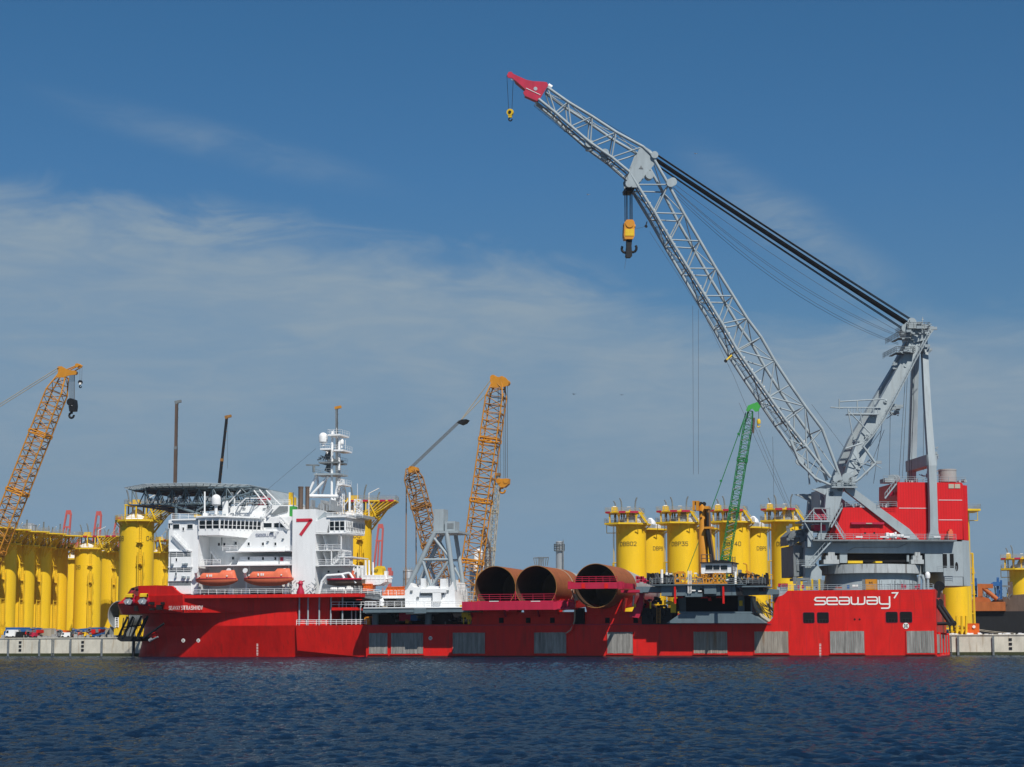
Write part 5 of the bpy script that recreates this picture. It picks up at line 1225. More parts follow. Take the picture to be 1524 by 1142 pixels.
# ---- back mast (A-frame)
WT, WBm = 3.2, 7.0
def leg(pts, wn, wt, m_, nm, far):
    pass
top_l = [(1357, 497), (1374, 497)]
def box_leg(path, halfw, wa, wbv, thick, name, m_):
    # path: px,py centreline; halfw: px half widths; lateral offset runs wa..wbv
    mb = MB(); n_ = len(path); L1 = []; 
    for i, (x, y) in enumerate(path):
        t = i/(n_-1) if n_ < 7 else (0, .25, .55, .8, 1, 1, 1, 1)[i]; wv = wa+(wbv-wa)*t; a = path[max(0, i-1)]; b_ = path[min(n_-1, i+1)]
        d_ = Vector((b_[0]-a[0], b_[1]-a[1])).normalized(); nrm = Vector((-d_.y, d_.x)); hw_ = halfw[i]
        A_ = CP(x+nrm.x*hw_, y+nrm.y*hw_, wa if wa < 0 else -wa); 
        p1 = CP(x+nrm.x*hw_, y+nrm.y*hw_, -abs(wv)); p2 = CP(x-nrm.x*hw_, y-nrm.y*hw_, -abs(wv))
        if wv > 0: p1 = p1+LV*2*wv; p2 = p2+LV*2*wv
        L1.append([p1, p2, p2+LV*thick*(1 if wv < 0 else -1), p1+LV*thick*(1 if wv < 0 else -1)])
    for i in range(n_-1):
        mb.add(L1[i]+L1[i+1], [[0,1,5,4],[1,2,6,5],[2,3,7,6],[3,0,4,7]])
    mb.add(L1[0], [[0,1,2,3]]); mb.add(L1[-1], [[3,2,1,0]])
    return mb.build(name, m_, crane)
fp = [(1367, 500), (1347, 545), (1318, 598), (1290, 650), (1274, 690), (1262, 722)]
fw = [7.5, 8.0, 8.5, 10, 10, 7]
mast_near = box_leg(fp, fw, -WT, -WBm, 2.2, 'back_mast_leg', M['grey'])
mast_far = box_leg(fp, fw, WT, WBm, 2.2, 'back_mast_leg', M['grey'])
cpn = [(1376, 500), (1378, 540), (1381, 600), (1384.5, 650), (1388, 693), (1390, 760), (1390.5, 790), (1390.5, 803)]
box_leg(cpn, [4.2, 4.3, 4.6, 5.0, 5.6, 5.6, 6.0, 9.5], -WT, -8.9, 1.4, 'back_stay_column', M['grey'])
cpf = [(1376, 500), (1378, 540), (1381, 600), (1384.5, 650), (1387, 712)]
box_leg(cpf, [4.2, 4.3, 4.6, 5.0, 5.6], WT, 8.0, 1.5, 'back_stay_column', M['grey'])
mb = MB()
a = CP(1387, 685, -8.2); mb.beam(a, a+LV*16, 2.2, 2.4); mb.build('column_tie', M['grey'], crane)
mb = MB()
for (x, y), hw_ in zip([(1347, 545), (1318, 598), (1290, 650), (1275, 688)], (4, 5, 6, 6.4)):
    p = CP(x, y, -hw_); mb.tube(p, p+LV*2*hw_, .45, 8)
pts_ = [(1347, 545, 4), (1318, 598, 5), (1290, 650, 6), (1275, 688, 6.4)]
for i in range(3):
    a = CP(pts_[i][0], pts_[i][1], -pts_[i][2]); b_ = CP(pts_[i+1][0], pts_[i+1][1], -pts_[i+1][2])+LV*2*pts_[i+1][2]; mb.tube(a, b_, .3, 8)
    a = CP(pts_[i][0], pts_[i][1], -pts_[i][2])+LV*2*pts_[i][2]; b_ = CP(pts_[i+1][0], pts_[i+1][1], -pts_[i+1][2]); mb.tube(a, b_, .3, 8)
mb.build('mast_cross_tie', M['grey'], crane)
# catwalk along the mast
mb = MB(); cw_ = [(1384, 498), (1362, 538), (1340, 580), (1318, 622), (1300, 648), (1285, 665)]
for o_ in (0, 1.1): mb.path([CP(x, y, -WT-2.2-i*.5)+ZV*o_ for i, (x, y) in enumerate(cw_)], .1, 5)
for i in range(len(cw_)-1):
    a = CP(*cw_[i], -WT-2.2-i*.5); b_ = CP(*cw_[i+1], -WT-2.7-i*.5)
    for k in range(7): p = a.lerp(b_, k/7); mb.tube(p, p+ZV*1.1, .06, 4); mb.tube(p, p+LV*1.4, .07, 4)
    mb.beam(a+LV*.5, b_+LV*.5, 1.0, .12)
mb.path([CP(1285, 665, -8.8), CP(1303, 690, -8.8), CP(1280, 712, -8.8), CP(1272, 718, -8.8)], .28, 6); mb.path([CP(1283, 660, -8.8), CP(1270, 664, -8.8), CP(1258, 668, -8.8)], .2, 6)
mb.path([CP(1264, 684, -7.6), CP(1296, 694, -7.6)], .12, 5); mb.path([CP(1270, 675, -7.6), CP(1290, 706, -7.6)], .12, 5); mb.path([CP(1296, 684, -8), CP(1262, 706, -8)], .12, 5)
mb.build('mast_catwalk', M['grey'], crane)
mb = MB(); rqq = random.Random(9)
for (cx_, cy__, sx_, sy_, n_) in ((1327, 612, 9, 7, 26), (1345, 522, 9, 5, 16), (1376, 522, 7, 6, 14), (1372, 490, 16, 8, 34), (1348, 500, 8, 8, 16), (1301, 690, 6, 3, 10), (1277, 662, 12, 5, 10), (1330, 545, 3, 5, 8), (1390, 676, 4, 14, 16), (1384, 705, 10, 8, 16)):
    for i in range(n_):
        c_ = CP(cx_+rqq.uniform(-sx_, sx_), cy__+rqq.uniform(-sy_, sy_), rqq.uniform(-6, -2)); s_ = rqq.uniform(.25, .9)
        if rqq.random() < .55: mb.box(c_.x, c_.x+s_*1.3, c_.y, c_.y+.6, c_.z, c_.z+s_*.7)
        else: mb.tube(c_, c_+Vector((rqq.uniform(-1.4, 1.4), rqq.uniform(-.5, .5), rqq.uniform(-1.2, 1.2))), .08, 4)
mb.split('mast_fittings', M['grey'], crane)
mb = MB()
for a, b_, y, wv in ((1334, 1362, 524, -5.2), (1338, 1356, 502, -5.2), (1352, 1384, 488, -4.8)):
    mb.crc(a, b_, y+.4, y+1.2, wv, wv+3.4); mb.crc(a, a+5, y+.4, y+1.2, wv+3.4, -wv-1); A_ = CP(a, y, wv); B_ = CP(b_, y, wv); mb.rail([A_+LV*(-2*wv), A_, B_, B_+LV*3], 1.2, 1.1, .055, 2)
mb.split('mast_platform', M['greydk'], crane)
mb = MB(); mb.cfr([(1351, 487), (1357, 478), (1372, 481), (1391, 488), (1389, 493), (1378, 506), (1360, 510), (1356, 497)], -WT-.6, WT+.6)
for px, py in ((1357, 480), (1352, 486), (1348, 489)):
    for wv in (-3.4, -1.2, 1.2, 3.4): mb.disc(CP(px, py, wv), 1.0, LV, .5, 18)
mb.tube(CP(1373, 483, 0), CP(1373, 472, 0), .1); mb.tube(CP(1371.5, 476, 0), CP(1374.5, 476, 0), .12); mb.build('mast_head', M['grey'], crane)
# jib of small access platform in front of the mast
mb = MB()
for wv in (-6.5, -4.6):
    for a, b_ in (((1250, 598), (1316, 594)), ((1250, 607), (1310, 607)), ((1262, 616), (1308, 616)), ((1249, 594), (1249, 609)), ((1276, 597), (1276, 612)), ((1262, 609), (1269, 648)), ((1264, 613), (1300, 650)), ((1280, 613), (1284, 635)), ((1236, 606.5), (1255, 607.5)), ((1300, 595), (1300, 616))): mb.tube(CP(*a, wv), CP(*b_, wv), .15, 6)
for px in range(1262, 1309, 4): mb.tube(CP(px, 608, -6.5), CP(px, 616, -6.5), .06, 4)
for px in (1250, 1276, 1300): mb.tube(CP(px, 607, -6.5), CP(px, 607, -4.6), .12, 5); mb.tube(CP(px, 597, -6.5), CP(px, 597, -4.6), .1, 5)
mb.crc(1262, 1308, 616, 617.2, -6.6, -4.5); mb.build('access_gantry', M['grey'], crane)
# pendant ropes and hoist ropes
mb = MB(); 
def sag(a, b_, s_, n_=14): return [a.lerp(b_, k/n_)-ZV*s_*4*(k/n_)*(1-k/n_) for k in range(n_+1)]
for (x0_, y0_, x1_, y1_, r_, wv) in ((976.5, 229, 1357, 475.5, .12, -1.4), (977, 231, 1356, 477, .12, -1.2), (977, 236, 1354, 481, .15, -.6), (977, 238, 1353, 482.8, .16, -.2), (977, 240, 1352, 484.4, .16, .2), (978, 242, 1351, 486, .13, .5), (983, 249.5, 1347, 490.5, .11, 1.0), (984, 251.5, 1346, 492, .11, 1.3)):
    mb.path(sag(CP(x0_, y0_, wv), CP(x1_, y1_, wv), .25), r_, 6)
mb.build('luffing_rope', M['rope'], crane)
mb = MB()
for (x0_, y0_, x1_, y1_, s_, wv) in ((1001, 272, 1338, 494, 1.3, -2), (1000, 277, 1337, 499, 3.2, -1), (1001, 279, 1337, 501, 3.5, 1), (999, 281, 1337, 511, 4.0, 2), (998, 284, 1337, 513, 4.3, 2.4)):
    mb.path(sag(CP(x0_, y0_, wv), CP(x1_, y1_, wv), s_), .04, 4)
for x0_, y0_, x1_, y1_ in ((1348, 552, 1338, 712), (1351, 548, 1343, 712), (1356, 545, 1350, 712), (1359, 545, 1353, 712), (1361, 545, 1356, 712), (1325, 612, 1323, 755), (1316, 640, 1290, 708), (1312, 640, 1270, 700), (1375, 560, 1374, 700), (1314, 622, 1300, 720)):
    mb.tube(CP(x0_, y0_, 0), CP(x1_, y1_, 0), .05, 4)
for x0_, y0_, x1_, y1_ in ((1208, 602, 1256, 666), (1031, 455, 1032, 706), (1039.5, 460, 1039.5, 706), (1040, 452, 1092, 560), (1048, 465, 1190, 690), (1092, 560, 1180, 772), (1100, 600, 1178, 770), (1130, 640, 1184, 770), (967, 345, 1055, 480), (1150, 650, 1152, 760)):
    mb.tube(CP(x0_, y0_, -3), CP(x1_, y1_, -3), .035, 4)
mb.tube(CP(945, 341, -1), CP(962, 337, -3), .03, 4); mb.tube(CP(932, 383, 0), CP(929.5, 400, 0), .03, 4)
mb.split('guide_wire', M['thin'], crane)
# yellow generator and gear on the stern deck
gp = thing('generator_box', 'yellow generator box beside the crane pedestal on the stern deck', 'generator', (P(1288, 878, 2).x, 3, zst))
mb = MB(); mb.rc(1288, 1304.6, 862.3, 877.9, 2.0, 4.6); gb = mb.build('housing', M['orange'], gp)
mb = MB(); mb.rc(1283, 1288, 862.6, 877.9, 2.1, 4.5); mb.build('louvre_end', M['greydk'], gp)
o_ = P(1293.8, 869.4, 1.97); fn = lambda u, v, l: Vector((o_.x+u, o_.y-l, o_.z+v)); mb = MB(); write(mb, 'M', .45, .1, fn, .9, .2); mb.build('housing_letter', M['markdk'], gb)
# satellite dome and light mast at the corner of the stern
mb = MB(); c_ = P(1380.5, 856, 6); mb.lathe(c_, [(.45, -.7), (.55, -.2), (.5, .3), (.3, .6), (0, .7)], 16); d1_ = mb.build('radome', M['white'], ship)
mb = MB(); mb.tube((c_.x, 6, zst), (c_.x, 6, c_.z-.6), .3, 8); mb.path([P(1367, 878, 6), P(1368, 858, 6), P(1372, 856, 6), P(1375, 864, 6), P(1375, 878, 6)], .35, 8); mb.build('pedestal', M['grey'], ship)
mb = MB()
for i in range(26):
    px = rqq.uniform(1305, 1366); a = P(px, 877.8, 5); mb.tube(a, a+ZV*rqq.uniform(.6, 2.2), .05, 4); mb.tube(a+ZV*1, a+Vector((rqq.uniform(-1.5, 1.5), 0, 1.2)), .05, 4)
mb.split('deck_pipework', M['greydk'], ship)
# ================================================================== DECK CARGO
def pipe(pxc, pyc, d0, R, Lc, lab, ring_at=None, L2=26, gy=False):
    c_ = P(pxc, pyc, d0); th = thing('monopile', lab, 'monopile', (c_.x, d0+20, c_.z-R), 'monopiles lying across the deck')
    ax = (Vector((1, 0, 0)), ZV, Vector((0, 1, 0))); t_ = .09
    mb = MB(); mb.lathe(c_, [(R, 0), (R, Lc*.5), (R, Lc)], 72, axis=ax); sh = mb.build('shell', M['rust'], th)
    mb = MB(); mb.lathe(c_, [(R-t_, Lc), (R-t_, 0)], 72, axis=ax); mb.build('bore', M['inner'], sh)
    mb = MB(); mb.lathe(c_, [(R+.01, .03), (R+.01, -.04), (R-t_-.02, -.04), (R-t_-.02, .03)], 72, smooth=False, axis=ax); mb.build('rim', M['rustor'], sh)
    mb = MB(); mb.lathe(c_, [(R, Lc), (R*.72, Lc+L2), (R*.72, Lc+L2+10)], 64, axis=ax); mb.lathe(c_, [(R*.72-t_, Lc+L2+10), (R*.72-t_, Lc+L2), (R-t_, Lc)], 64, axis=ax)
    mb.build('tapered_section', M['primer'], th)
    if ring_at: mb = MB(); mb.lathe(c_, [(R, ring_at), (R+.06, ring_at), (R+.06, ring_at+.35), (R, ring_at+.35)], 72, smooth=False, axis=ax); mb.build('joint_ring', M['tan'], th)
    return c_
s1 = P(760, 860, -4)
cA = pipe(737, 874.2, -4, 4.52, 23, 'rusty brown monopile nearest the white lifting frame, open end facing the water')
cB = pipe(797.6, 873.8, -4.5, 4.55, 24, 'middle rusty monopile with a pale ring round its shell', 16)
cC = pipe(886.7, 871.8, -8, 4.62, 21, 'rusty monopile with the red crossbeam in front of its open end')
mb = MB(); 
for k in range(5): mb.path([cB+Vector((-.4+.35*k-.0, 1.2, 4.5)), cB+Vector((-.8+.5*k, 1.2, 6.2)), cB+Vector((.5+.5*k, 1.2, 6.3)), cB+Vector((.6+.4*k, 1.2, 4.5))], .1, 5)
o_ = mb.build('lifting_bracket', M['greydk']); o_['label'] = 'small grey lifting bracket on top of the middle monopile'; o_['category'] = 'bracket'
# cradle base under the piles
cr = thing('pile_cradle', 'dark red cradle base carrying the monopiles, with square openings', 'cradle', (P(820, 930, 4).x, 20, zdk))
mb = MB(); mb.rc(702, 975, 911, 930.2, .6, 44)
for cc in (cA, cB, cC): mb.fr([Vector((cc.x-3.6, 0, zdk+2)), Vector((cc.x+3.6, 0, zdk+2)), Vector((cc.x+4.4, 0, cc.z-2.4)), Vector((cc.x+3.3, 0, cc.z-3.35)), Vector((cc.x, 0, cc.z-4.75)), Vector((cc.x-3.3, 0, cc.z-3.35)), Vector((cc.x-4.4, 0, cc.z-2.4))], Vector((0, 4, 0)))
mb.pr([(940, 930), (940, 912), (950, 890), (962, 893), (975, 905), (982, 930)], 1.2, 4)
mb.build('base_frame', M['red'], cr)
mb = MB()
for px in (746, 786, 822, 904, 946): mb.rc(px-3.4, px+3.4, 919.5, 927.5, .5, .65)
mb.rc(855, 869, 905, 929, -.6, .5); mb.split('base_opening', M['dark'], cr)
# front working platforms of the cradle
g1 = thing('pile_platform', 'long crimson platform in front of the two nearer monopiles', 'platform', (P(755, 907, -7).x, -6, P(755, 908, -7).z), 'crimson access platforms across the monopile ends')
mb = MB(); mb.rc(687.5, 823.5, 895.7, 908, -7.8, -7.2); mb.rc(687.5, 850, 905, 907.4, -7.2, 0.55); mb.pr([(687.5, 895.6), (842, 894), (855, 897), (855, 906.5), (823.6, 907.9), (687.5, 907.9)], -4.6, -4.2)
mb.fr([P(823.4, 895.7, -7.8), P(846, 895.7, -5), P(846, 906.5, -5), P(823.4, 907.9, -7.8)], Vector((.1, .4, 0))); mb.rc(753, 757, 907, 909.5, -7.7, -7)
mb.build('box_beam', M['reddark'], g1)
mb = MB(); mb.rc(710, 824, 894.4, 895.6, -7.7, -4.2); a, b_ = P(712, 895.4, -7.6), P(826, 895.4, -7.6); b_.z = a.z; mb.rail([a+ZV*.1, b_+ZV*.1], 1.35, 2.4, .05, 2); a2, b2 = P(712, 895.4, -5), P(826, 895.4, -5); mb.tube(P(767, 893, -5), P(767, 880, -5), .12); mb.build('railing', M['reddark'], g1)
mb = MB()
for px in (735, 797): mb.rc(px-7, px+7, 894.6, 895.5, -7.85, -7.75)
mb.split('white_stencil', M['mark'], g1)
mb = MB()
for px in (700, 750, 800): mb.beam(P(px, 907, -4.2), P(px+3, 918, .8), .35, .35)
mb.split('bracket_arm', M['reddark'], g1)
mb = MB(); mb.pr([(838, 893), (843, 896), (846, 905), (838, 906)], -5.4, -4.6); mb.path([P(846, 893, -5), P(853, 894, -5), P(855, 900, -5)], .2, 6); mb.build('end_clamp', M['reddark'], g1)
g2 = thing('pile_platform', 'raised crimson crossbeam with rail across the third monopile', 'platform', (P(890, 870, -9).x, -9, P(890, 876, -9).z), 'crimson access platforms across the monopile ends')
mb = MB(); mb.rc(845, 926, 867.4, 876.4, -10.4, -9.6); mb.rc(845, 850.5, 865.6, 877, -10.6, -8.4); mb.rc(920, 926, 865.6, 877, -10.6, -8.2); mb.fr([P(925.8, 867.6, -10.2), P(943, 869, -2), P(943, 877, -2), P(925.8, 876.2, -10.2)], Vector((.3, .6, 0))); mb.fr([P(845.5, 867.6, -9), P(850, 867.6, -3), P(850, 876.6, -3), P(845.5, 876.4, -9)], Vector((.3, .6, 0)))
mb.rc(847, 925, 866.8, 867.3, -10.3, -8.6); mb.rc(924, 952, 878, 882, -6, 0.5); mb.build('box_beam', M['reddark'], g2)  # last slab added to block sunlight from the hull behind
mb = MB()
for px in (868, 902): mb.rc(px-2.6, px+2.6, 868.4, 876, -10.46, -10.35)
mb.split('red_patch', M['red'], g2)
mb = MB(); a, b_ = P(856, 867, -10), P(918, 867, -10); b_.z = a.z; mb.rail([a, b_], 1.15, 1.55, .055, 2); mb.build('railing', M['reddark'], g2)
mb = MB(); mb.path([P(851, 878, -6), P(856, 895, -3), P(855, 925, -.5), P(849, 938, -.6), P(842, 943, -.6)], .16, 6); mb.rc(854.5, 860, 884, 894, -3.8, -3.2); mb.build('hanging_hose', M['tan'], g2)
mb = MB(); mb.pr([(850, 932), (853, 928), (854, 935), (850, 940), (846, 945), (841, 944), (843, 939)], -.7, -.3); mb.build('red_float', M['red'], g2)
mb = MB(); mb.pr([(936, 918), (942, 912), (944, 902), (950, 897), (952, 882), (957, 884), (956, 905), (951, 920)], -2.5, -1.6); mb.pr([(951, 883), (958, 883), (957, 900), (953, 901)], -2.6, -1.4)
for i in range(10): a = P(rqq.uniform(945, 965), rqq.uniform(861, 869), -4); mb.box(a.x, a.x+.6, a.y, a.y+.6, a.z, a.z+rqq.uniform(.2, .8))
mb.build('hydraulic_arm', M['reddark'], g2)
mb = MB(); mb.tube(P(943.5, 886, -2.8), P(942, 902, -2.8), .22, 8); mb.build('hydraulic_ram', M['silver'], g2)
mb = MB(); mb.rc(943, 946, 899, 904, -3, -2.4); mb.build('valve_block', M['yeldk'], g2)
# ---------------- gripper carriage
gc = thing('gripper_carriage', 'slate blue gripper carriage on its trapezoid base in the middle of the deck', 'carriage', (P(1063, 928, 2).x, 6, zdk))
mb = MB(); mb.pr([(992, 927.6), (1013, 913), (1117, 913), (1139, 927.6)], -4.0, 8); mb.pr([(1008, 912.8), (1012, 910.4), (1118, 910.4), (1120, 912.8)], -3.6, 8); mb.build('base', M['slate'], gc)
mb = MB(); mb.rc(1008, 1024, 887, 910.5, 1.5, 8); mb.rc(1086, 1119, 887, 910.5, 1.5, 8); mb.rc(1020, 1104, 889, 912, 6, 12); mb.build('column', M['slate'], gc)
mb = MB(); mb.rc(1021, 1098, 887.5, 911, 1.3, 5.9); mb.rc(1108, 1117, 887.5, 911, 1.3, 4); mb.build('inner_shade_block', M['dark'], gc)  # solid fill between the columns, its black stands for shade there
mb = MB(); mb.rc(984, 1100, 870.5, 886.6, -6.5, 8); mb.pr([(951, 873.2), (975, 873.2), (989, 870.6), (989, 882), (951, 881.6)], -5.5, 1); mb.rc(946, 956, 873.5, 882.5, -5.8, 1)
mb.pr([(1096, 870.8), (1118, 873), (1158.5, 877.8), (1158.5, 884.6), (1112, 886), (1096, 886.5)], -1.2, 1); mb.rc(1020, 1045, 883.5, 888.5, -7, 0); mb.rc(967, 1105, 869.6, 870.9, -7.5, 9); mb.rc(1096, 1140, 872, 874, -6.8, 3)
mb.rc(1003, 1007, 871, 888, -6.9, -6.4); mb.rc(1048, 1066, 870, 884, -7.0, -6.4)
bd_ = mb.build('upper_body', M['slate'], gc)
mb = MB()
for px in (1003, 1022, 1046, 1072, 1089): mb.rc(px, px+.5, 871, 886, -6.56, -6.4)
mb.pr([(1094, 871), (1096, 871), (1106, 885.5), (1096, 886.4)], -6.52, -6.3); mb.pr([(1042, 875), (1064, 886), (1042, 886.3)], -6.6, -6.4); mb.rc(1129, 1136, 871, 880, -6, -2); mb.split('body_recess', M['black'], bd_)
mb = MB()
for px in (1004.5, 1076.5): mb.rc(px-1.3, px+1.3, 873, 898.5, -7.3, -6.7)
mb.rc(1043, 1057, 888.5, 890.5, -3, -2); mb.rc(1008, 1016, 888, 890, -3, -2); mb.rc(1066, 1074, 888, 890, -3, -2); mb.rc(1054, 1057.5, 888.5, 894, -3, -2); mb.split('guide_rod', M['red'], gc)
mb = MB()
for px in (1024, 1028.5): mb.tube(P(px, 883, -7.3), P(px, 849.5, -7.3), .08, 6)
for k in range(20): mb.tube(P(1024, 883-k*1.7, -7.3), P(1028.5, 883-k*1.7, -7.3), .045, 4)
mb.build('ladder', M['mark'], gc)
mb = MB()
for px, t_, b_, r_ in ((985, 848, 868, .3), (1094.5, 851, 869, .25), (992, 852, 856, .3)): mb.tube(P(px, b_, -3), P(px, t_, -3), r_, 8)
for a, b_, t_, bo in ((1029.5, 1035, 878, 880), (1039, 1044, 879, 881), (996, 1000, 853.5, 855), (1033, 1037, 852.5, 854.3), (1044, 1048, 852.5, 854.3), (1081, 1084, 862, 864)): mb.rc(a, b_, t_, bo, -7.0, -6.55)
mb.split('white_fittings', M['mark'], gc)
def frame(mb, a, b_, t, bo, d_, nx, r_=.16, ny=2):
    for i in range(nx+1): px = a+(b_-a)*i/nx; mb.beam(P(px, t, d_), P(px, bo, d_), r_*2, r_*2, Vector((0, 1, 0)))
    for j in range(ny+1): py = t+(bo-t)*j/ny; mb.beam(P(a, py, d_), P(b_, py, d_), r_*2, r_*2)
mb = MB(); frame(mb, 1005, 1019.5, 853, 868, -3.2, 2, .15); frame(mb, 1005, 1019.5, 853, 868, -.5, 2, .15); frame(mb, 1062, 1079, 854, 868, -3.2, 3, .16); frame(mb, 1047, 1064, 861, 868, -3.1, 4, .14, 1); frame(mb, 1028, 1046, 860, 868.5, -2.5, 2, .15, 1); frame(mb, 1062, 1079, 854, 868, 0, 3, .16)
mb.rc(1004, 1082, 867, 869.4, -3.3, 2); mb.rc(1008, 1016, 850.5, 853, -3, -1); mb.rc(1055, 1060, 853, 866, 1, 2)
mb.path([P(1106, 838.5, 0), P(1111, 840, 0), P(1113, 856, 0)], .14, 6); mb.beam(P(1110, 850, 0), P(1124, 858, 0), .4, .5); mb.beam(P(1108, 858, 0), P(1127, 858, 0), .4, .5); mb.pr([(1108, 860), (1130, 858), (1128, 865), (1112, 867)], -.5, 2)
mb.split('yellow_frame', M['orange'], gc)
mb = MB()
for i in range(210):
    px = rqq.uniform(962, 1138); t_ = rqq.uniform(853 if 985 < px < 1100 else 858, 868); d_ = rqq.uniform(-3, 7); w_ = rqq.uniform(.6, 3.2)
    if rqq.random() < .6: mb.rc(px, px+w_, t_, min(869.5, t_+rqq.uniform(1, 6)), d_, d_+.8)
    else: a = P(px, 869.5, d_); mb.tube(a, a+Vector((rqq.uniform(-1, 1), 0, rqq.uniform(1, 2.6))), .07, 4)
mb.rc(1098, 1103, 848, 866, -1, 0)
mb.split('hydraulic_gear', M['greydk'], gc)
mb = MB()
for i in range(60):
    px = rqq.uniform(966, 1140); t_ = rqq.uniform(856, 868); d_ = rqq.uniform(-3.2, 5); mb.rc(px, px+rqq.uniform(.5, 1.6), t_, t_+rqq.uniform(.6, 2.4), d_, d_+.4)
mb.split('yellow_fittings', M['yeldk'], gc)
mb = MB()
for i in range(24): px = rqq.uniform(985, 1100); t_ = rqq.uniform(853, 866); mb.rc(px, px+rqq.uniform(.6, 2.2), t_, t_+rqq.uniform(.6, 2), -3.4, -3)
mb.split('grey_lockers', M['silver'], gc)
mb = MB()
for a, b_, y, d_ in ((967, 1003, 869.6, -4.4), (1083, 1139, 870, -4.2), (1030, 1046, 869.6, -4.4)): A_, B_ = P(a, y, d_), P(b_, y, d_); B_.z = A_.z; mb.rail([A_, B_], 1.2, 1.4, .055, 2)
mb.build('railing', M['greydk'], gc)
mb = MB()
for i in range(34): a = P(rqq.uniform(1122, 1146), rqq.uniform(893, 924), 3); mb.tube(a, a+Vector((rqq.uniform(.6, 1.6), rqq.uniform(-.4, .4), rqq.uniform(-2.2, -.6))), .1, 5)
mb.path([P(1120, 890, 2), P(1124, 904, 2), P(1134, 918, 1.5), P(1146, 926, 1)], .3, 6); mb.path([P(1122, 890, 2), P(1127, 905, 2), P(1138, 918, 1.5), P(1148, 925, 1)], .2, 6)
mb.build('hose_bundle', M['tan'], gc)
# control cabin
mb = MB(); rqk = random.Random(21)
mb.rc(964, 1003, 862.5, 869.6, 0, 4); mb.rc(1098, 1137, 862.5, 871, -2, 4); mb.rc(992, 1002, 857, 866, 0, 3); mb.rc(1083, 1090, 858, 868, -2, 2)
for i in range(60):
    px = rqk.choice((rqk.uniform(962, 1003), rqk.uniform(1094, 1140))); t_ = rqk.uniform(852, 864); mb.rc(px, px+rqk.uniform(1, 4), t_, 869, rqk.uniform(-2.5, 2), 4)
mb.split('winch_gear', M['black'], gc)
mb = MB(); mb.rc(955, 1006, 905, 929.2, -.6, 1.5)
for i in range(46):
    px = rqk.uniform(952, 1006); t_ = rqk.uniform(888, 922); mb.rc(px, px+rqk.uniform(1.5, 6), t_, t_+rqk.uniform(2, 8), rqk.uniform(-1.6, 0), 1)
mb.split('shadowed_machinery', M['black'], gc)  # black pieces before the red frame, shade put into their colour
mb = MB()
for px in (977.5, 982.5): mb.tube(P(px, 928, -1.8), P(px, 904, -1.8), .12, 5)
for k in range(11): mb.tube(P(977.5, 927-k*2.1, -1.8), P(982.5, 927-k*2.1, -1.8), .06, 4)
mb.build('deck_ladder', M['rustor'], gc)
mb = MB(); mb.rc(990, 1004, 896, 899, -1.9, -1.6); mb.rc(998, 1006, 899, 912, -1.8, -1.6); mb.rc(967, 969, 896, 906, -2, -1.7); mb.rc(1100, 1105, 894, 902, 1.2, 1.5); mb.split('yellow_bracket', M['yeldk'], gc)
cb_ = thing('control_cabin', 'white control cabin with a window band on top of the slate carriage', 'cabin', (P(1067, 853, 0).x, 2, P(1067, 853, 0).z))
mb = MB(); mb.rc(1043.5, 1090, 838.5, 853, -2, 5); cw_o = mb.build('cabin_wall', M['white'], cb_)
for a, b_ in ((1050, 1060.5), (1061.5, 1071), (1072.5, 1082.5)):
    mb = MB(); mb.rc(a, b_, 841.5, 848.5, -2.06, -1.9); wo_ = mb.build('window', M['glass'], cw_o)
    mb = MB(); mb.rc(a-.3, b_+.3, 840.9, 841.5, -2.12, -1.9); mb.rc(a-.3, b_+.3, 848.5, 849.2, -2.12, -1.9); mb.build('window_frame', M['white'], wo_)
mb = MB(); mb.rc(1042, 1091.5, 836.6, 838.4, -2.6, 5.4)
for i in range(16): px = rqq.uniform(1056, 1080); mb.rc(px, px+rqq.uniform(1, 4), 833+rqq.uniform(0, 2), 836.8, rqq.uniform(0, 3), 4)
mb.build('cabin_roof', M['black'], cb_)
mb = MB(); A_, B_ = P(1044, 836.6, -2.5), P(1058, 836.6, -2.5); B_.z = A_.z; mb.rail([A_, B_], 1.5, .9, .08, 1); 
for px in (1090, 1094): mb.tube(P(px, 868, -2.3), P(px, 828.5, -2.3), .08, 5)
for k in range(16): mb.tube(P(1090, 866-k*2.4, -2.3), P(1094, 866-k*2.4, -2.3), .05, 4)
mb.build('roof_railing', M['brown'], cb_)
# orange knuckle boom crane folded upright
kc = thing('knuckle_crane', 'orange knuckle boom deck crane folded upright among the yellow towers', 'deck crane', (P(1047, 868, 9).x, 9, zdk))
mb = MB(); c_ = P(1045.5, 868, 9); r_ = (P(1050.8, 800, 9).x-P(1040.2, 800, 9).x)/2
mb.lathe((c_.x+.25, 9, 0), [(r_*1.55, P(1045, 900, 9).z), (r_*1.5, P(1045, 868, 9).z), (r_*1.38, P(1045, 850, 9).z), (r_*1.3, P(1045, 790, 9).z), (r_*1.02, P(1045, 786, 9).z), (r_*.98, P(1045, 755, 9).z), (r_*.8, P(1045, 751, 9).z), (0, P(1045, 750.5, 9).z)], 24); mb.build('column', M['orange'], kc)
mb = MB(); mb.pr([(1050.6, 757), (1054.5, 757), (1056, 790), (1064, 850), (1058, 850), (1052, 800)], 8, 10.4); mb.build('main_arm', M['rustor'], kc)
mb = MB(); mb.tube(P(1053, 763, 7.4), P(1053.5, 800, 7.4), .28, 8); mb.tube(P(1052, 790, 7.4), P(1061, 840, 7.4), .3, 8); mb.tube(P(1054.8, 790, 7.4), P(1063, 842, 7.4), .16, 8); mb.build('hydraulic_ram', M['black'], kc)
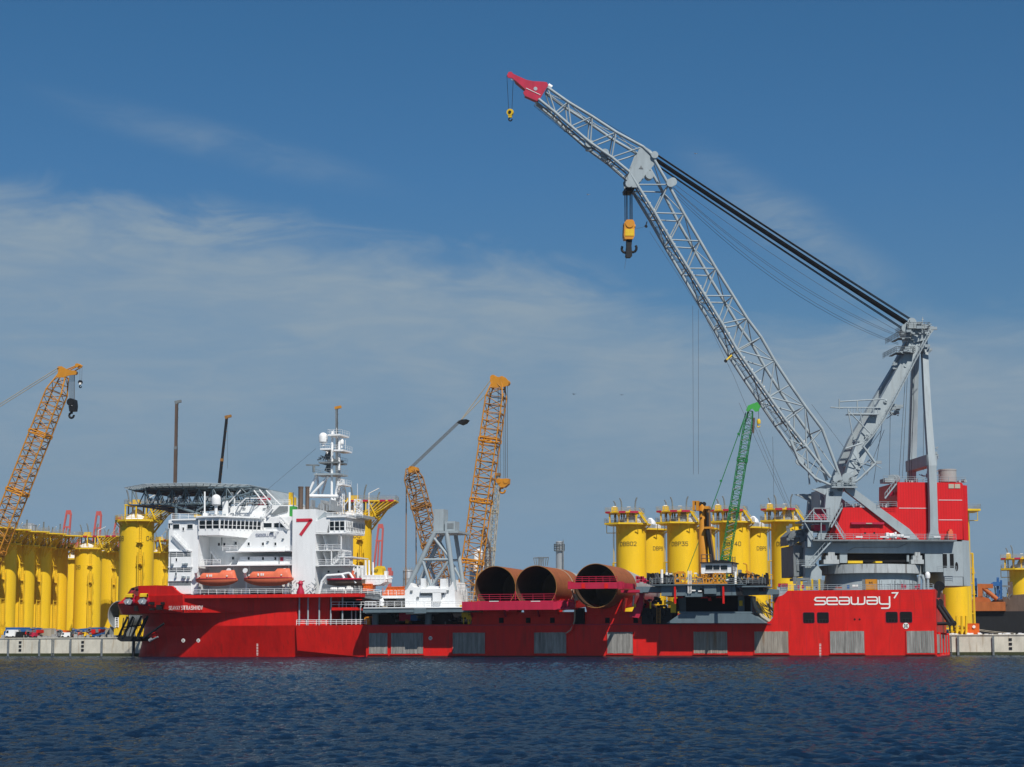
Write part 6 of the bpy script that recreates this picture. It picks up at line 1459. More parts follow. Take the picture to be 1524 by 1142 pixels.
mb = MB(); mb.rc(1030.5, 1034, 745.5, 759.5, 7.5, 9.5); mb.rc(1035.8, 1039.6, 745.5, 760, 7.5, 9.5); mb.rc(1034, 1036, 745.5, 747, 7.6, 9.4); mb.rc(1048, 1054.5, 753.5, 757.5, 7.3, 10.5); mb.rc(1047.5, 1062, 784, 787, 7.0, 8); mb.build('jib_head', M['orange'], kc)
mb = MB(); mb.rc(1034.2, 1036.5, 752, 759, 7.6, 8.6); mb.build('hook_block', M['silver'], kc)
mb = MB()
for px, py, r2 in ((1043, 762.5, .32), (1043.5, 771, .2), (1043, 792, .2)): mb.disc(P(px, py, 9-r_-.02), r2, (0, 1, 0), .1, 12)
for px in (1043.5, 1048): mb.disc(P(px, 750, 8.6), .42, (0, 1, 0), .4, 12)
mb.build('pivot_pin', M['black'], kc)
# slate deck bridge and lifting frame
db = thing('deck_bridge', 'slate blue walkway bridge on two round columns below the white lifting frame', 'walkway', (P(620, 929, 1).x, 3, zdk))
mb = MB(); mb.rc(540, 700, 905.6, 911.5, -5.2, 12); mb.rc(616, 634, 905.4, 913, -5.4, 4); 
mb.pr([(541, 911), (569, 911), (565, 914), (545, 914)], -1.7, 3); db_o = mb.build('bridge_girder', M['slate'], db)
mb = MB(); mb.rc(541, 690, 903.8, 905.2, -5.4, 12); mb.build('deck_edge', M['white'], db_o)
for a in (558.2, 637): mb = MB(); b0_ = P(a, 929, 1); mb.lathe((b0_.x, 1.2, 0), [(.78, zdk), (.72, zdk+1.6), (.72, P(a, 911, 1).z)], 20); mb.rc(a-6, a+6, 911.5, 914, -.5, 3); mb.build('bridge_column', M['slate'], db)
mb = MB()
for a, b_ in ((543, 631), (632, 690)): A_, B_ = P(a, 903.8, -5.3), P(b_, 903.8, -5.3); B_.z = A_.z; mb.rail([A_, B_], 1.2, 1.7, .05, 2)
mb.build('railing', M['white'], db)
mb = MB(); mb.rc(604, 632, 911.6, 914.3, 2, 3); mb.build('white_pipe', M['mark'], db)
mb = MB()
for px, w_ in ((577, 12), (668-8, 14)): 
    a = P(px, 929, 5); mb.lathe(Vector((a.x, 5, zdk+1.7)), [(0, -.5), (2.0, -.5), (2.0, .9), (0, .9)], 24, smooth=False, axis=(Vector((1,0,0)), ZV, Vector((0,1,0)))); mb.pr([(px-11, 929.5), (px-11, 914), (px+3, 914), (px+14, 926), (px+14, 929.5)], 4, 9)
mb.rc(546, 700, 913, 929.4, 14, 30); mb.build('machinery_shadow_box', M['black'], db)  # black reels, and a backing block with shade in its colour
mb = MB()
for i in range(46):
    px = rqq.uniform(543, 690); a = rqq.uniform(915, 928); mb.rc(px, px+rqq.uniform(.8, 4), a, min(929.4, a+rqq.uniform(1, 5)), rqq.uniform(3, 9), 10)
mb.split('deck_machinery', M['greydk'], db)
for a, b_, t_, bo, mt, nm in ((594, 611, 912, 924, 'reddark', 'red_locker'), (611, 621, 915.5, 924, 'blue', 'blue_locker'), (545, 553, 918, 928, 'orange', 'yellow_winch'), (603, 608, 922, 928, 'orange', 'yellow_winch')):
    mb = MB(); mb.rc(a, b_, t_, bo, 3.5, 6)
    for k in range(5): px = a+(b_-a)*k/5; mb.rc(px, px+.5, t_, bo, 3.44, 3.5)
    mb.build(nm, M[mt], db)
mb = MB()
for i in range(34): px = rqq.uniform(560, 688); a = rqq.uniform(899.5, 902.5); mb.rc(px, px+rqq.uniform(1, 5), a, 903.9, rqq.uniform(0, 6), 7)
mb.split('deck_stores', M['tan'], db)
mb = MB()
for i in range(14): px = rqq.uniform(640, 684); mb.rc(px, px+rqq.uniform(2, 6), 900.6, 903.7, rqq.uniform(0, 3), 4)
mb.split('yellow_slings', M['yeldk'], db)
ym = thing('yellow_power_unit', 'yellow power unit under the crimson platform, left of the monopile cradle', 'power unit', (P(697, 929, 3).x, 4, zdk))
mb = MB(); mb.rc(687, 716, 911.5, 919, 1.5, 4); mb.rc(694, 707, 909.5, 922, 1.3, 4); yb_ = mb.build('housing', M['yeldk'], ym)
mb = MB(); 
for a, b_ in (((706, 912), (698, 929)), ((716, 912), (709, 929)), ((690, 919), (690, 929)), ((697, 919), (697, 929)), ((703, 919), (703, 929))): mb.tube(P(*a, 1.2), P(*b_, 1.2), .14, 5)
mb.build('skid_frame', M['yeldk'], ym)
o2 = P(697.5, 916.5, 1.27); fn = lambda u, v, l: Vector((o2.x+u, o2.y-l, o2.z+v)); mb = MB(); write(mb, 'M', .4, .09, fn, .9, .2); mb.build('housing_letter', M['markdk'], yb_)
lf = thing('lifting_tower', 'grey tubular A frame on a notched white base with two grey boxes on top', 'lifting frame', (P(641, 903, 2).x, 6, P(641, 903, 2).z))
bpoly = [(603, 903.6), (602.6, 879), (606, 877), (611.5, 867.5), (613, 872), (617, 874.5), (622, 874.5), (626, 871.5), (626.2, 861), (632, 861), (632, 876), (639, 872), (648, 872.5), (655, 876), (655.2, 861.5), (663.5, 861.5), (663.5, 874), (668, 874.5), (672, 870), (673, 866), (676.5, 879), (678, 900), (678, 903.6)]
mb = MB(); mb.pr(bpoly, -3, 7); lb_ = mb.build('white_base', M['white'], lf)
mb = MB(); mb.pr([(625.5, 882.6), (643.5, 882.6), (643.5, 896), (642.8, 896), (642.8, 886.8), (625.5, 886.8)], -3.1, -3.0); mb.rc(654, 661, 883, 886, -3.1, -3)  # flat strips: the raised panel's shade painted in dark grey
for px, py in ((612, 880.5), (621.5, 890), (656.5, 889.3), (666, 880)): mb.rc(px-1.7, px+1.7, py-1.6, py+1.6, -3.25, -3); 
mb.split('base_shade_and_pads', M['greydk'], lb_)
mb = MB(); mb.rc(625.8, 663.6, 876.5, 882.4, -3.7, -3); mb.rc(643.7, 656, 882, 896, -3.7, -3); mb.build('raised_panel', M['white'], lb_)
mb = MB()
def lt(a, b_, r_, d0=-1.8, d1=None): mb.tube(P(*a, d0), P(*b_, d1 if d1 is not None else d0), r_, 10)
lt((605, 878), (647, 793), .55); lt((676.5, 879), (665, 793), .55); lt((629, 833.5), (667.5, 833), .32); lt((629, 835), (641.5, 873), .32); lt((667, 836), (642, 873), .32); lt((645, 800), (667, 828), .3); lt((636, 873.5), (647, 873.5), .3)
lt((620, 876), (659, 794), .5, 7); lt((689, 868), (678, 796), .45, 7); lt((651, 800), (689, 868), .3, 7); lt((640, 845), (652, 873), .3, 7); lt((677, 842), (668, 866), .28, 7); lt((626, 862), (640, 835), .3, 7); lt((640, 834), (684, 834), .28, 7)
for a in ((647, 793), (665, 793)): mb.tube(P(*a, -1.8), P(*a, 7), .35, 8)
mb.rc(641, 682, 790.5, 793.5, -2.2, 8); mb.build('tubular_leg', M['grey'], lf)
mb = MB(); mb.rc(645.2, 660, 758, 790.4, 1.5, 5); mb.rc(662, 677, 776, 790.4, 1.5, 5); mb.rc(658, 663, 779, 790, 2, 4); tb = mb.build('top_box', M['grey'], lf)
mb = MB(); mb.rc(665.5, 675, 779, 787, 1.44, 1.6); mb.build('box_opening', M['greydk'], tb)
mb = MB(); 
for a, b_ in ((613, 625), (664, 672), (672, 700)): A_, B_ = P(a, 874 if a < 670 else 881, .6), P(b_, 874 if a < 670 else 881, .6); B_.z = A_.z; mb.rail([A_, B_], 1.6, 1.0, .06, 1)
for a in range(684, 708, 4): mb.tube(P(a, 904, 3), P(a, 878, 3), .09, 5)
for y in (881, 887, 893, 899): mb.tube(P(680, y, 3), P(710, y, 3), .07, 5)
mb.split('side_scaffold', M['silver'], lf)
for (a, b_, t_, bo, lab) in ((539.5, 553, 869, 882, 'small orange steel bin by the white davit aft of the deckhouse'), (567, 602.5, 873.5, 886.4, 'long orange steel bin on the white walkway left of the lifting frame')):
    th = thing('steel_bin', lab, 'bin', (P((a+b_)/2, bo, 2).x, 3.5, P(a, bo, 2).z), 'orange steel bins aft of the deckhouse')
    mb = MB(); x0_, x1_ = P(a, bo, 2).x, P(b_, bo, 2).x; z0_, z1_ = P(a, bo, 2).z, P(a, t_, 2).z
    mb.fr([Vector((x0_+.2, 2, z0_)), Vector((x1_-.2, 2, z0_)), Vector((x1_, 2, z1_)), Vector((x0_+(1.5 if b_-a > 20 else 0), 2, z1_))], Vector((0, 3, 0)))
    bb = mb.build('bin_body', M['orbin'], th)
    mb = MB(); n_ = 3 if b_-a < 20 else 6
    for k in range(n_+1): x = x0_+(x1_-x0_)*(.08+.9*k/n_); mb.box(x-.06, x+.06, 1.9, 2.0, z0_, z1_-.25)
    mb.box(x0_, x1_, 1.85, 2.0, z1_-.2, z1_-.02) if b_-a < 20 else mb.box(x0_+1.4, x1_, 1.85, 2.0, z1_-.2, z1_-.02)
    mb.build('bin_rib', M['orbin'], bb)
yr = thing('cable_reel', 'yellow cable reel with black hazard marks on the white cradle platform', 'reel', (P(560.5, 857, 4).x, 5, P(560, 857, 4).z))
mb = MB(); mb.pr([(554, 853), (556, 846.5), (561, 842.5), (567, 842.5), (569, 846), (569, 858), (554, 857)], 4, 6.5); rl_ = mb.build('reel_guard', M['yeldk'], yr)
mb = MB()
for k in range(3): mb.pr([(556+k*2, 852.5), (557.6+k*2, 847.5), (558.4+k*2, 847.5), (557+k*2, 852.5)], 3.9, 4)
mb.build('hazard_stripe', M['black'], rl_)
# ================================================================== TRANSITION PIECES
def rotv(v, a): return Vector((v.x*math.cos(a)-v.y*math.sin(a), v.x*math.sin(a)+v.y*math.cos(a), v.z))
def make_tp(name, H, R, upper=True, ext=7.2, ladder_a=-60, deck_a=0, z0=QZ, cage=True, lad=('yellow')):
    """transition piece at the origin, base at z=0; deck overhang towards +X (deck_a=0)"""
    th = thing(name, '', 'transition piece', (0, 0, 0), 'yellow transition pieces standing on the quay')
    mb = MB(); mb.lathe((0,0,0), [(R*1.0, 0), (R, H*.98), (R*1.02, H*.98), (R*1.02, H), (R*.9, H), (R*.3, H+.02), (0, H+.02)], 48)
    body = mb.build('tower_shell', M['yellow'], th)
    mb = MB()
    for z in (.30, .62, .9): mb.lathe((0,0,0), [(R+.0, H*z), (R+.010, H*z+.02), (R+.010, H*z+.10), (R+.0, H*z+.14)], 48, smooth=False)
    mb.build('weld_ring', M['yellow'], body)
    # main platform
    mb = MB(); nb_ = 12; pts = [Vector(((R+1.25)*math.cos(2*math.pi*(i+.5)/nb_), (R+1.25)*math.sin(2*math.pi*(i+.5)/nb_), H-.55)) for i in range(nb_)]
    for p in pts: 
        if p.x > 0 and upper: p.x *= 1.18
    mb.fr(pts, Vector((0, 0, .5)))
    for i in range(nb_): a = pts[i]*1; b2 = Vector((a.x*R/(R+1.6), a.y*R/(R+1.6), H-2.2)); mb.beam(a-ZV*.0, b2, .18, .22)
    plat = mb.build('platform', M['yeldk'], th)
    mb = MB(); pr_ = [p+ZV*.5 for p in pts]; mb.rail(pr_+[pr_[0]], 1.15, 1.8, .05, 2); mb.build('platform_railing', M['yeldk'], plat)
    mb = MB(); mb.lathe((0,0,0), [(R*.86, H+.1), (R*.62, H+.9), (R*.25, H+2.5), (.15, H+3.0), (0, H+3.0)], 14, smooth=False); mb.build('tarpaulin', M['tarp'], th)
    if upper:
        zu = H+3.6; xa, xb = -R*.55, R+ext
        mb = MB(); mb.box(xa, xb, -R*.8, R*.8, zu, zu+.35)
        for y in (-R*.75, R*.75):
            for x in (-R*.5, R*.15, R*.75): mb.box(x-.16, x+.16, y-.16, y+.16, H-.05, zu)
        up = mb.build('upper_deck', M['yeldk'], th)
        mb = MB()
        for y in (-R*.78, -R*.25, R*.25, R*.78):
            for k in range(5): mb.tube((R*.55+k*.62, y, H-.1), (R+ext*.2+k*ext*.185, y, zu), .13, 5)
            mb.tube((R*1.0, y*.3, H-3.4), (R+ext*.8, y, zu-.1), .15, 5) if abs(y) < R*.5 else None
        mb.build('raking_strut', M['yeldk'], up)
        mb = MB()
        for x in (-R*.2, R*.55, R+2.4, R+ext-2): mb.box(x, x+1.5, -R*.8-.05, -R*.8-.0, zu-.05, zu+.42)
        mb.build('red_kick_plate', M['reddark'], up)
        mb = MB(); mb.rail([(xa, -R*.78, zu+.35), (xb, -R*.78, zu+.35), (xb, R*.78, zu+.35), (xa, R*.78, zu+.35), (xa, -R*.78, zu+.35)], 1.2, 1.5, .045, 2); mb.build('deck_railing', M['silver'], up)
        mb = MB(); mb.box(-R*.2, R*.25, -R*.5, -R*.1, zu+.35, zu+1.7); mb.box(-R*.5, -R*.3, 0, R*.4, zu+.35, zu+1.2); mb.build('yellow_cabinet', M['yeldk'], up)
        mb = MB()
        for k, (x, y, h_) in enumerate(((-R*.45, -R*.3, 4.2), (-R*.2, R*.5, 4.8), (R*.55, R*.1, 4.6), (R+1.2, R*.5, 2.8))):
            mb.path([(x, y, H), (x, y, zu+h_*.5), (x+(.25 if k > 1 else -.25), y, zu+h_*.8), (x+(.55 if k > 1 else -.6), y, zu+h_)], .2, 6)
        mb.build('cable_tube', M['greydk'], up)
        mb = MB(); mb.tube((R*.9, -R*.6, zu+.3), (R*.9, -R*.6, zu+2.2), .12, 6); mb.tube((R*.9, -R*.6, zu+2.1), (R*.9+2.6, -R*.6, zu+3.4), .1, 6); mb.build('davit_crane', M['mark'], up)
        mb = MB(); stair(mb, Vector((-R*.55, -R-.4, H+.0)), Vector((-R*1.25, -R-.4, zu))) if False else None
        mb.beam((R*.9, -R*.8, zu+.2), (R+1.4, -R*.8, H-.1), .5, .3); mb.build('access_stair', M['yeldk'], up)
    if cage:
        for da in (0, ):
            a = math.radians(ladder_a); ux, uy = math.cos(a), math.sin(a); px_, py_ = -uy, ux
            mb = MB()
            for s_ in (-.75, .75):
                X0 = Vector((ux*(R+.75)+px_*s_, uy*(R+.75)+py_*s_, 0)); mb.tube(X0+ZV*.8, X0+ZV*(H*.72), .18, 6)
                for z in [H*(.05+.085*k) for k in range(8)]: mb.tube(X0+ZV*z, Vector((ux*(R-.1)+px_*s_, uy*(R-.1)+py_*s_, z)), .14, 5)
            mb.build('boat_landing', M['yeldk'], th)
            mb = MB()
            for s_ in (-.28, .28): X0 = Vector((ux*(R+.45)+px_*s_, uy*(R+.45)+py_*s_, 0)); mb.tube(X0+ZV*.5, X0+ZV*(H-.3), .06, 4)
            for k in range(int(H/.6)): z = .6+k*.6; mb.tube(Vector((ux*(R+.45)-px_*.28, uy*(R+.45)-py_*.28, z)), Vector((ux*(R+.45)+px_*.28, uy*(R+.45)+py_*.28, z)), .05, 4)
            for z in (H*.42, H*.62, H*.8): mb.box(ux*(R+.2)-.8, ux*(R+.2)+.8, uy*(R+.5)-.7, uy*(R+.5)+.4, z, z+.15); mb.box(ux*(R+.2)-.8, ux*(R+.2)+.8, uy*(R+.5)-.7, uy*(R+.5)-.6, z+1.0, z+1.1)
            for z in [H*(.08+.11*k) for k in range(6)]: mb.box(ux*(R+.3)+px_*1.0-.25, ux*(R+.3)+px_*1.0+.25, uy*(R+.3)+py_*1.0-.3, uy*(R+.3)+py_*1.0, z, z+.9)
            mb.build('ladder', M['yeldk'], th)
    return th
def tp_place(proto, used, X, Y, lab, rot=0.0, sc=1.0, grp=None):
    o_ = proto if not used[0] else copy_tree(proto); used[0] = True
    o_.location = (X, Y, QZ); o_.rotation_euler = (0, 0, rot); o_.scale = (sc, sc, sc); o_['label'] = lab
    if grp: o_['group'] = grp
    return o_
HT = P(527, 769, 66).z-QZ; RT = (P(552, 850, 66).x-P(502.5, 850, 66).x)/2
protoA = make_tp('transition_piece', HT, RT, True, 9.5, -16); uA = [False]
R_ = RT
def spec(px, py_top, d_):    # X from the centre column of the tower at its mid height
    return P(px, py_top+60, d_).x, d_
MARKS = []
def mark(*a, **k): MARKS.append((a, k))
def mark_(th, txt, z, a_c, h_, sc=1.0, wdt=.15, rot=0.0, R=None):
    R = R or RT; loc = th.location; s_ = th.scale[0]
    def fn(u, v, l):
        a = a_c+u/(R*s_); return Vector((loc.x+(R*s_+l)*math.sin(a), loc.y-(R*s_+l)*math.cos(a), QZ+z+v))
    mb = MB()
    x = 0; k = 0
    for ch in txt:
        for st_ in F[ch]:
            den = []
            for i in range(len(st_)-1):
                for q_ in range(3): den.append((st_[i][0]+(st_[i+1][0]-st_[i][0])*q_/3, st_[i][1]+(st_[i+1][1]-st_[i][1])*q_/3))
            den.append(st_[-1]); stroke(mb, [(x+p[0]*.62*h_, p[1]*h_) for p in den], wdt, fn, .05+.004*(k % 3)); k += 1
        x += .92*h_
    o_ = mb.build('tower_number', M['markdk']); o_.parent = th; o_.matrix_parent_inverse = (Matrix.LocRotScale(th.location, th.rotation_euler, th.scale)).inverted()
# front row left and middle (close to the quay edge)
protoB = make_tp('transition_piece', HT, RT, True, 6.5, -62); uB = [False]
X, Y = spec(203, 769, 64); tA = tp_place(protoB, uB, X, Y, 'tall yellow tower next to the ship bow, largest of the left hand towers', 0.15, 1.0)
mark(tA, 'B08', (P(200, 806, 64).z-QZ), -1.05, 1.15); mark(tA, '048', (P(200, 806, 64).z-QZ), 1.03, 1.15)
X, Y = spec(527, 767, 66); tB = tp_place(protoB, uB, X, Y, 'yellow tower standing behind the aft end of the white deckhouse', 0.2, 1.0)
mark(tB, 'DB', (P(527, 802, 66).z-QZ), .3, 1.1)
# row of towers receding at the far left
row = [(-31, 136), (-5.5, 150), (21, 162), (48.6, 174), (73.5, 186), (98, 198)]
wh = ['cut by the left edge of the photo', 'second from the left', 'third from the left', 'fourth from the left', 'fifth from the left', 'last and rightmost of the row']
for i, (pr_, d_) in enumerate(row):
    r_px = RT*3000*(.9681+.2504*((pr_-18-CX)/FOC))**2/(422+d_)
    X, Y = spec(pr_-r_px, 818, d_)
    tp_place(protoA, uA, X, Y, 'yellow tower in the packed left row, '+wh[i], -.68, 1.0)
X, Y = spec(130, 823, 198); t2 = tp_place(protoB, uB, X, Y, 'broad sunlit yellow tower between the packed row and the tall bow tower', .15, 1.0)
mark(t2, 'DB', P(120, 848, 198).z-QZ, -.55, 1.2)
X, Y = spec(106, 838, 225); tp_place(protoA, uA, X, Y, 'yellow tower half hidden between the packed row and the broad sunlit tower', 0.0, .93)
X, Y = spec(164, 832, 222); tp_place(protoA, uA, X, Y, 'yellow tower half hidden just left of the tall bow tower', -.6, 1.0)
X, Y = spec(240, 832, 232); tp_place(protoA, uA, X, Y, 'yellow tower seen between the bow tower and the white deckhouse', -.6, 1.0)
X, Y = spec(270, 834, 246); tp_place(protoA, uA, X, Y, 'yellow tower mostly hidden behind the fore end of the white deckhouse', -.6, 1.0)
# right hand group: other fittings, deck leaning to the left
dR = 120.0
HR = P(940, 781, dR).z-QZ; RRt = (P(961.5, 850, dR).x-P(917.5, 850, dR).x)/2
def make_tp2(H, R, upper):
    th = thing('transition_piece', '', 'transition piece', (0, 0, 0), 'yellow transition pieces standing on the quay')
    mb = MB(); mb.lathe((0,0,0), [(R, 0), (R, H*.985), (R*1.03, H*.985), (R*1.03, H), (R*.5, H+.03), (0, H+.03)], 48); body = mb.build('tower_shell', M['yellow'], th)
    mb = MB()
    for z in (.36, .66): mb.lathe((0,0,0), [(R, H*z), (R+.010, H*z+.02), (R+.010, H*z+.1), (R, H*z+.12)], 48, smooth=False)
    mb.build('weld_ring', M['yellow'], body)
    mb = MB(); pts = [(-R-2.2, -R-1.2), (-R*.5, -R-3.0), (R*.3, -R-2.0), (R+1.0, -R*.5), (R+1.0, R*.7), (R*.4, R+1), (-R-2.2, R*.9)]
    mb.fr([Vector((x, y, H-.2)) for x, y in pts][::-1], Vector((0, 0, .45)))
    for x in (-R*.7, 0, R*.7): mb.beam((x, -R-1.0, H-.1), (x*.9, -R*.8, H-2.6), .2, .25)
    for y in (-R*.5, R*.5): mb.beam((R+.9, y, H-.1), (R*.8, y, H-1.6), .2, .25)
    pl = mb.build('platform', M['yeldk'], th)
    mb = MB(); pp = [Vector((x, y, H+.25)) for x, y in pts]; mb.rail(pp+[pp[0]], 1.15, 1.5, .045, 2); mb.build('platform_railing', M['silver'], pl)
    mb = MB(); mb.lathe((0,0,0), [(R*.98, H+.28), (R*.80, H+1.3), (R*.45, H+1.5), (R*.42, H+1.7)], 28, smooth=False); mb.build('canvas_skirt', M['greydk'], th)
    mb = MB(); mb.lathe((.2,0,0), [(R*.44, H+1.4), (R*.36, H+2.4), (.5, H+3.4), (0, H+3.5)], 10, smooth=False); mb.lathe((R*.7, -R*.6, 0), [(.9, H+.2), (.8, H+1.2), (.3, H+1.8), (0, H+1.9)], 8, smooth=False); mb.build('tarpaulin', M['tarp'], th)
    if upper:
        zu = H+3.0; mb = MB(); mb.fr([Vector(v) for v in ((-R-2.3, -R*.95, zu), (-R*.6, -R-1.4, zu), (0, -R-1.2, zu), (R*.75, -R*.95, zu), (R*.75, R*.9, zu), (-R-2.3, R*.9, zu))][::-1], Vector((0, 0, .3)))
        for x in (-R-1.0, -R*.62, -.1, R*.55):
            for y in (-R*.9, R*.8): mb.box(x-.22, x+.22, y-.2, y+.2, H+.2, zu)
        for x in (-R*.62, -.1, R*.55): mb.box(x-.4, x+.4, -R*.95-.02, -R*.9, zu-.9, zu)
        up = mb.build('upper_deck', M['yeldk'], th)
        mb = MB()
        pa, pb, pc, pd = Vector((-R-2.3, -R*.95-.08, zu+.16)), Vector((-R*.6, -R-1.48, zu+.16)), Vector((0, -R-1.28, zu+.16)), Vector((R*.75, -R*.95-.08, zu+.16))
        mb.beam(pa.lerp(pb, .05), pa.lerp(pb, .40), .08, .5); mb.beam(pb.lerp(pc, .1), pb.lerp(pc, .85), .08, .5); mb.beam(pc.lerp(pd, .25), pc.lerp(pd, .95), .08, .5)
        mb.build('red_kick_plate', M['reddark'], up)
        mb = MB(); q_ = [(-R-2.3, -R*.93, zu+.3), (R*.75, -R*.93, zu+.3), (R*.75, R*.88, zu+.3), (-R-2.3, R*.88, zu+.3)]; mb.rail(q_+[q_[0]], 1.2, 1.2, .045, 2); mb.build('deck_railing', M['silver'], up)
        mb = MB(); mb.box(-R*1.15, -R*.8, -R*.8, -R*.3, zu+.3, zu+1.7); mb.box(0, .5, -R*.7, -R*.5, zu+.3, zu+.9); cbn = mb.build('yellow_cabinet', M['yeldk'], up)
        mb = MB(); mb.box(-R*.1, R*.12, -R*.8, -R*.6, zu+1.5, zu+1.7); mb.box(-R*1.12, -R*.9, -R*.5, -R*.4, zu+1.7, zu+2.0); mb.build('nav_lamp', M['mark'], up)
        mb = MB()
        for x, y, h_, s_ in ((-R*1.05, .5, 3.6, -1), (-R*.68, R*.3, 4.4, -1), (R*.32, -.2, 4.4, 1)):
            mb.path([(x, y, H), (x, y, zu+h_*.55), (x+.12*s_, y, zu+h_*.8), (x+.5*s_, y, zu+h_)], .2, 6)
        mb.build('cable_tube', M['greydk'], up)
        mb = MB(); a = Vector((R*.75, -R*.9, zu+.1)); b2 = Vector((R+1.0, -R*.9, H+.3)); b2.x = R+.9
        mb.beam(a, b2, .14, .5); mb.beam(a+Vector((0, 1, 0)), b2+Vector((0, 1, 0)), .14, .5); mb.tube(a+ZV*1.1, b2+ZV*1.1, .06, 4)
        for k in range(9): p = a.lerp(b2, k/9); mb.box(p.x-.15, p.x+.15, p.y, p.y+1, p.z-.04, p.z+.04)
        mb.build('access_stair', M['yeldk'], up)
    mb = MB()
    X0 = -R*.98
    for yy in (-1.6, -.2): mb.tube((X0-.75, yy, 1), (X0-.75, yy, H*.66), .17, 6)
    for z in [H*(.06+.12*k) for k in range(6)]: mb.tube((X0-.75, -1.6, z), (X0+.3, -1.6, z), .12, 5); mb.tube((X0-.75, -.2, z), (X0+.1, -.2, z), .12, 5)
    mb.path([(X0-2.4, -1.5, H+.3), (X0-2.4, -1.5, H-2.3), (X0+.2, -1.5, H-2.3)], .1, 5); mb.build('boat_landing', M['yeldk'], th)
    mb = MB()
    for s_ in (-.3, .3): mb.tube((X0-.35+s_*.2, -2.2+s_, .5), (X0-.35+s_*.2, -2.2+s_, H), .06, 4)
    for k in range(int(H/.6)): mb.tube((X0-.4, -2.5, .5+k*.6), (X0-.3, -1.9, .5+k*.6), .045, 4)
    for z in (H*.33, H*.5): mb.box(X0-1.4, X0+.4, -2.8, -1.2, z, z+.14); mb.rail([(X0-1.4, -2.8, z+.1), (X0+.3, -2.8, z+.1)], 1.1, 1, .05, 1)
    mb.build('ladder', M['yeldk'], th)
    mb = MB(); mb.box(-.15, .15, -R-.2, -R+.1, H*.43, H*.47); mb.build('anode_bracket', M['yeldk'], th)
    return th
p2 = make_tp2(HR, RRt, True); u2 = [False]; p3 = make_tp2(HR-.2, RRt, False); u3 = [False]
for px, nm, lab in ((939.5, 'DBB02', 'yellow tower numbered DBB02, leftmost of the right hand group'), (1015.8, 'DBP35', 'yellow tower numbered DBP35, behind the orange knuckle crane'), (1094, 'DBP40', 'yellow tower numbered DBP40, behind the green crane boom'), (1171.5, 'DB4', 'yellow tower directly left of the big crane machinery house')):
    X, Y = spec(px, 782, dR); o_ = tp_place(p2, u2, X, Y, lab)
    zt_ = P(px, 813.5, dR).z-QZ; mark(o_, nm, zt_, -.56, 1.05, R=RRt, wdt=.14)
for px, nm, lab in ((967.5, 'DBP9', 'shorter looking yellow tower between DBB02 and DBP35'), (1043.5, '80', 'yellow tower between DBP35 and DBP40, mostly behind the orange crane'), (1121, 'DBP5', 'shorter looking yellow tower between DBP40 and the machinery house')):
    X, Y = spec(px, 792, dR+24); o_ = tp_place(p3, u3, X, Y, lab)
    zt_ = P(px, 820, dR+24).z-QZ; mark(o_, nm, zt_, (.42 if nm != '80' else .8), 1.0, R=RRt, wdt=.13)
X, Y = spec(1419, 770, dR-36); o_ = tp_place(p3, u3, X, Y, 'yellow tower rising behind the right end of the machinery house', math.pi+.2)
for a_, k_ in MARKS: mark_(*a_, **k_)
# short yellow section just behind the stern
th = thing('tower_section', 'short wide yellow tower section without a top, right behind the ship stern', 'tower section', (P(1423, 930, 56).x, 57, QZ))
r_ = (P(1444, 900, 57).x-P(1403.0, 900, 57).x)/2; zt_ = P(1422, 865.5, 57-r_).z; cx_ = P(1421.5, 900, 57).x
mb = MB(); mb.lathe((cx_, 57, 0), [(r_, QZ+.02), (r_, zt_-.8), (r_*1.01, zt_-.8), (r_*1.01, zt_), (r_*.95, zt_)], 48); mb.lathe((cx_, 57, 0), [(r_*.95, zt_), (r_*.95, QZ+1)], 48); mb.build('tower_shell', M['yellow'], th)
mb = MB()
for z in range(6): mb.box(cx_-r_-.35, cx_-r_+.3, 55, 55.8, QZ+2+z*1.9, QZ+2.5+z*1.9)
for px in (1424, 1431.5, 1438): mb.tube(P(px, 944, 51.5), P(px, 917, 51.5), .28, 8)
mb.rc(1404, 1442, 934, 937, 52, 52.5); mb.build('tower_bracket', M['yeldk'], th)
X, Y = spec(1523, 842, 205); sc3 = .0
pr3 = make_tp2(P(1520, 848, 205).z-QZ, (P(1543, 880, 205).x-P(1503.5, 880, 205).x)/2, True); pr3.location = (X, Y, QZ); pr3['label'] = 'yellow tower cut by the right edge of the photo, above the dark barge'
# ================================================================== SHORE CRANES
def V2(x, y, d): return P(x, y, d)
def boomlat(name, m_, parent, base, tip, wpx, d_, n_, depth=1.6, rc_=.16, rb=.075, tb=.35, tt_=.5, rear=1.0):
    A, B = P(*base, d_), P(*tip, d_); ax = (B-A).normalized(); u = Vector((-ax.z, 0, ax.x)); hw = wpx/2/(FOC*(.9681+.2504*((tip[0]-CX)/FOC))**2/(422+d_))
    v = Vector((0, 1, 0)); mb = MB(); lc = MB(); p1 = A.lerp(B, .06); p2_ = A.lerp(B, .93)
    mb.lattice(A, p1, u*hw*tb, v*depth*tb, u*hw, v*depth, 2, rc_, rb, lace=lc); mb.lattice(p1, p2_, u*hw, v*depth, u*hw, v*depth, n_, rc_, rb, lace=lc); mb.lattice(p2_, B, u*hw, v*depth, u*hw*tt_, v*depth*tt_, 2, rc_, rb, lace=lc)
    for t in (.25, .5, .75): q_ = A.lerp(B, t); mb.lattice(q_-ax*.5, q_+ax*.5, u*hw*1.05, v*depth*1.05, u*hw*1.05, v*depth*1.05, 1, rc_*1.5, rb*1.5)
    bo = mb.build(name, m_, parent); lc.build('boom_lacing', M['orlace'] if m_ == M['orange'] else m_, bo)
    return bo, A, B, ax, u, hw
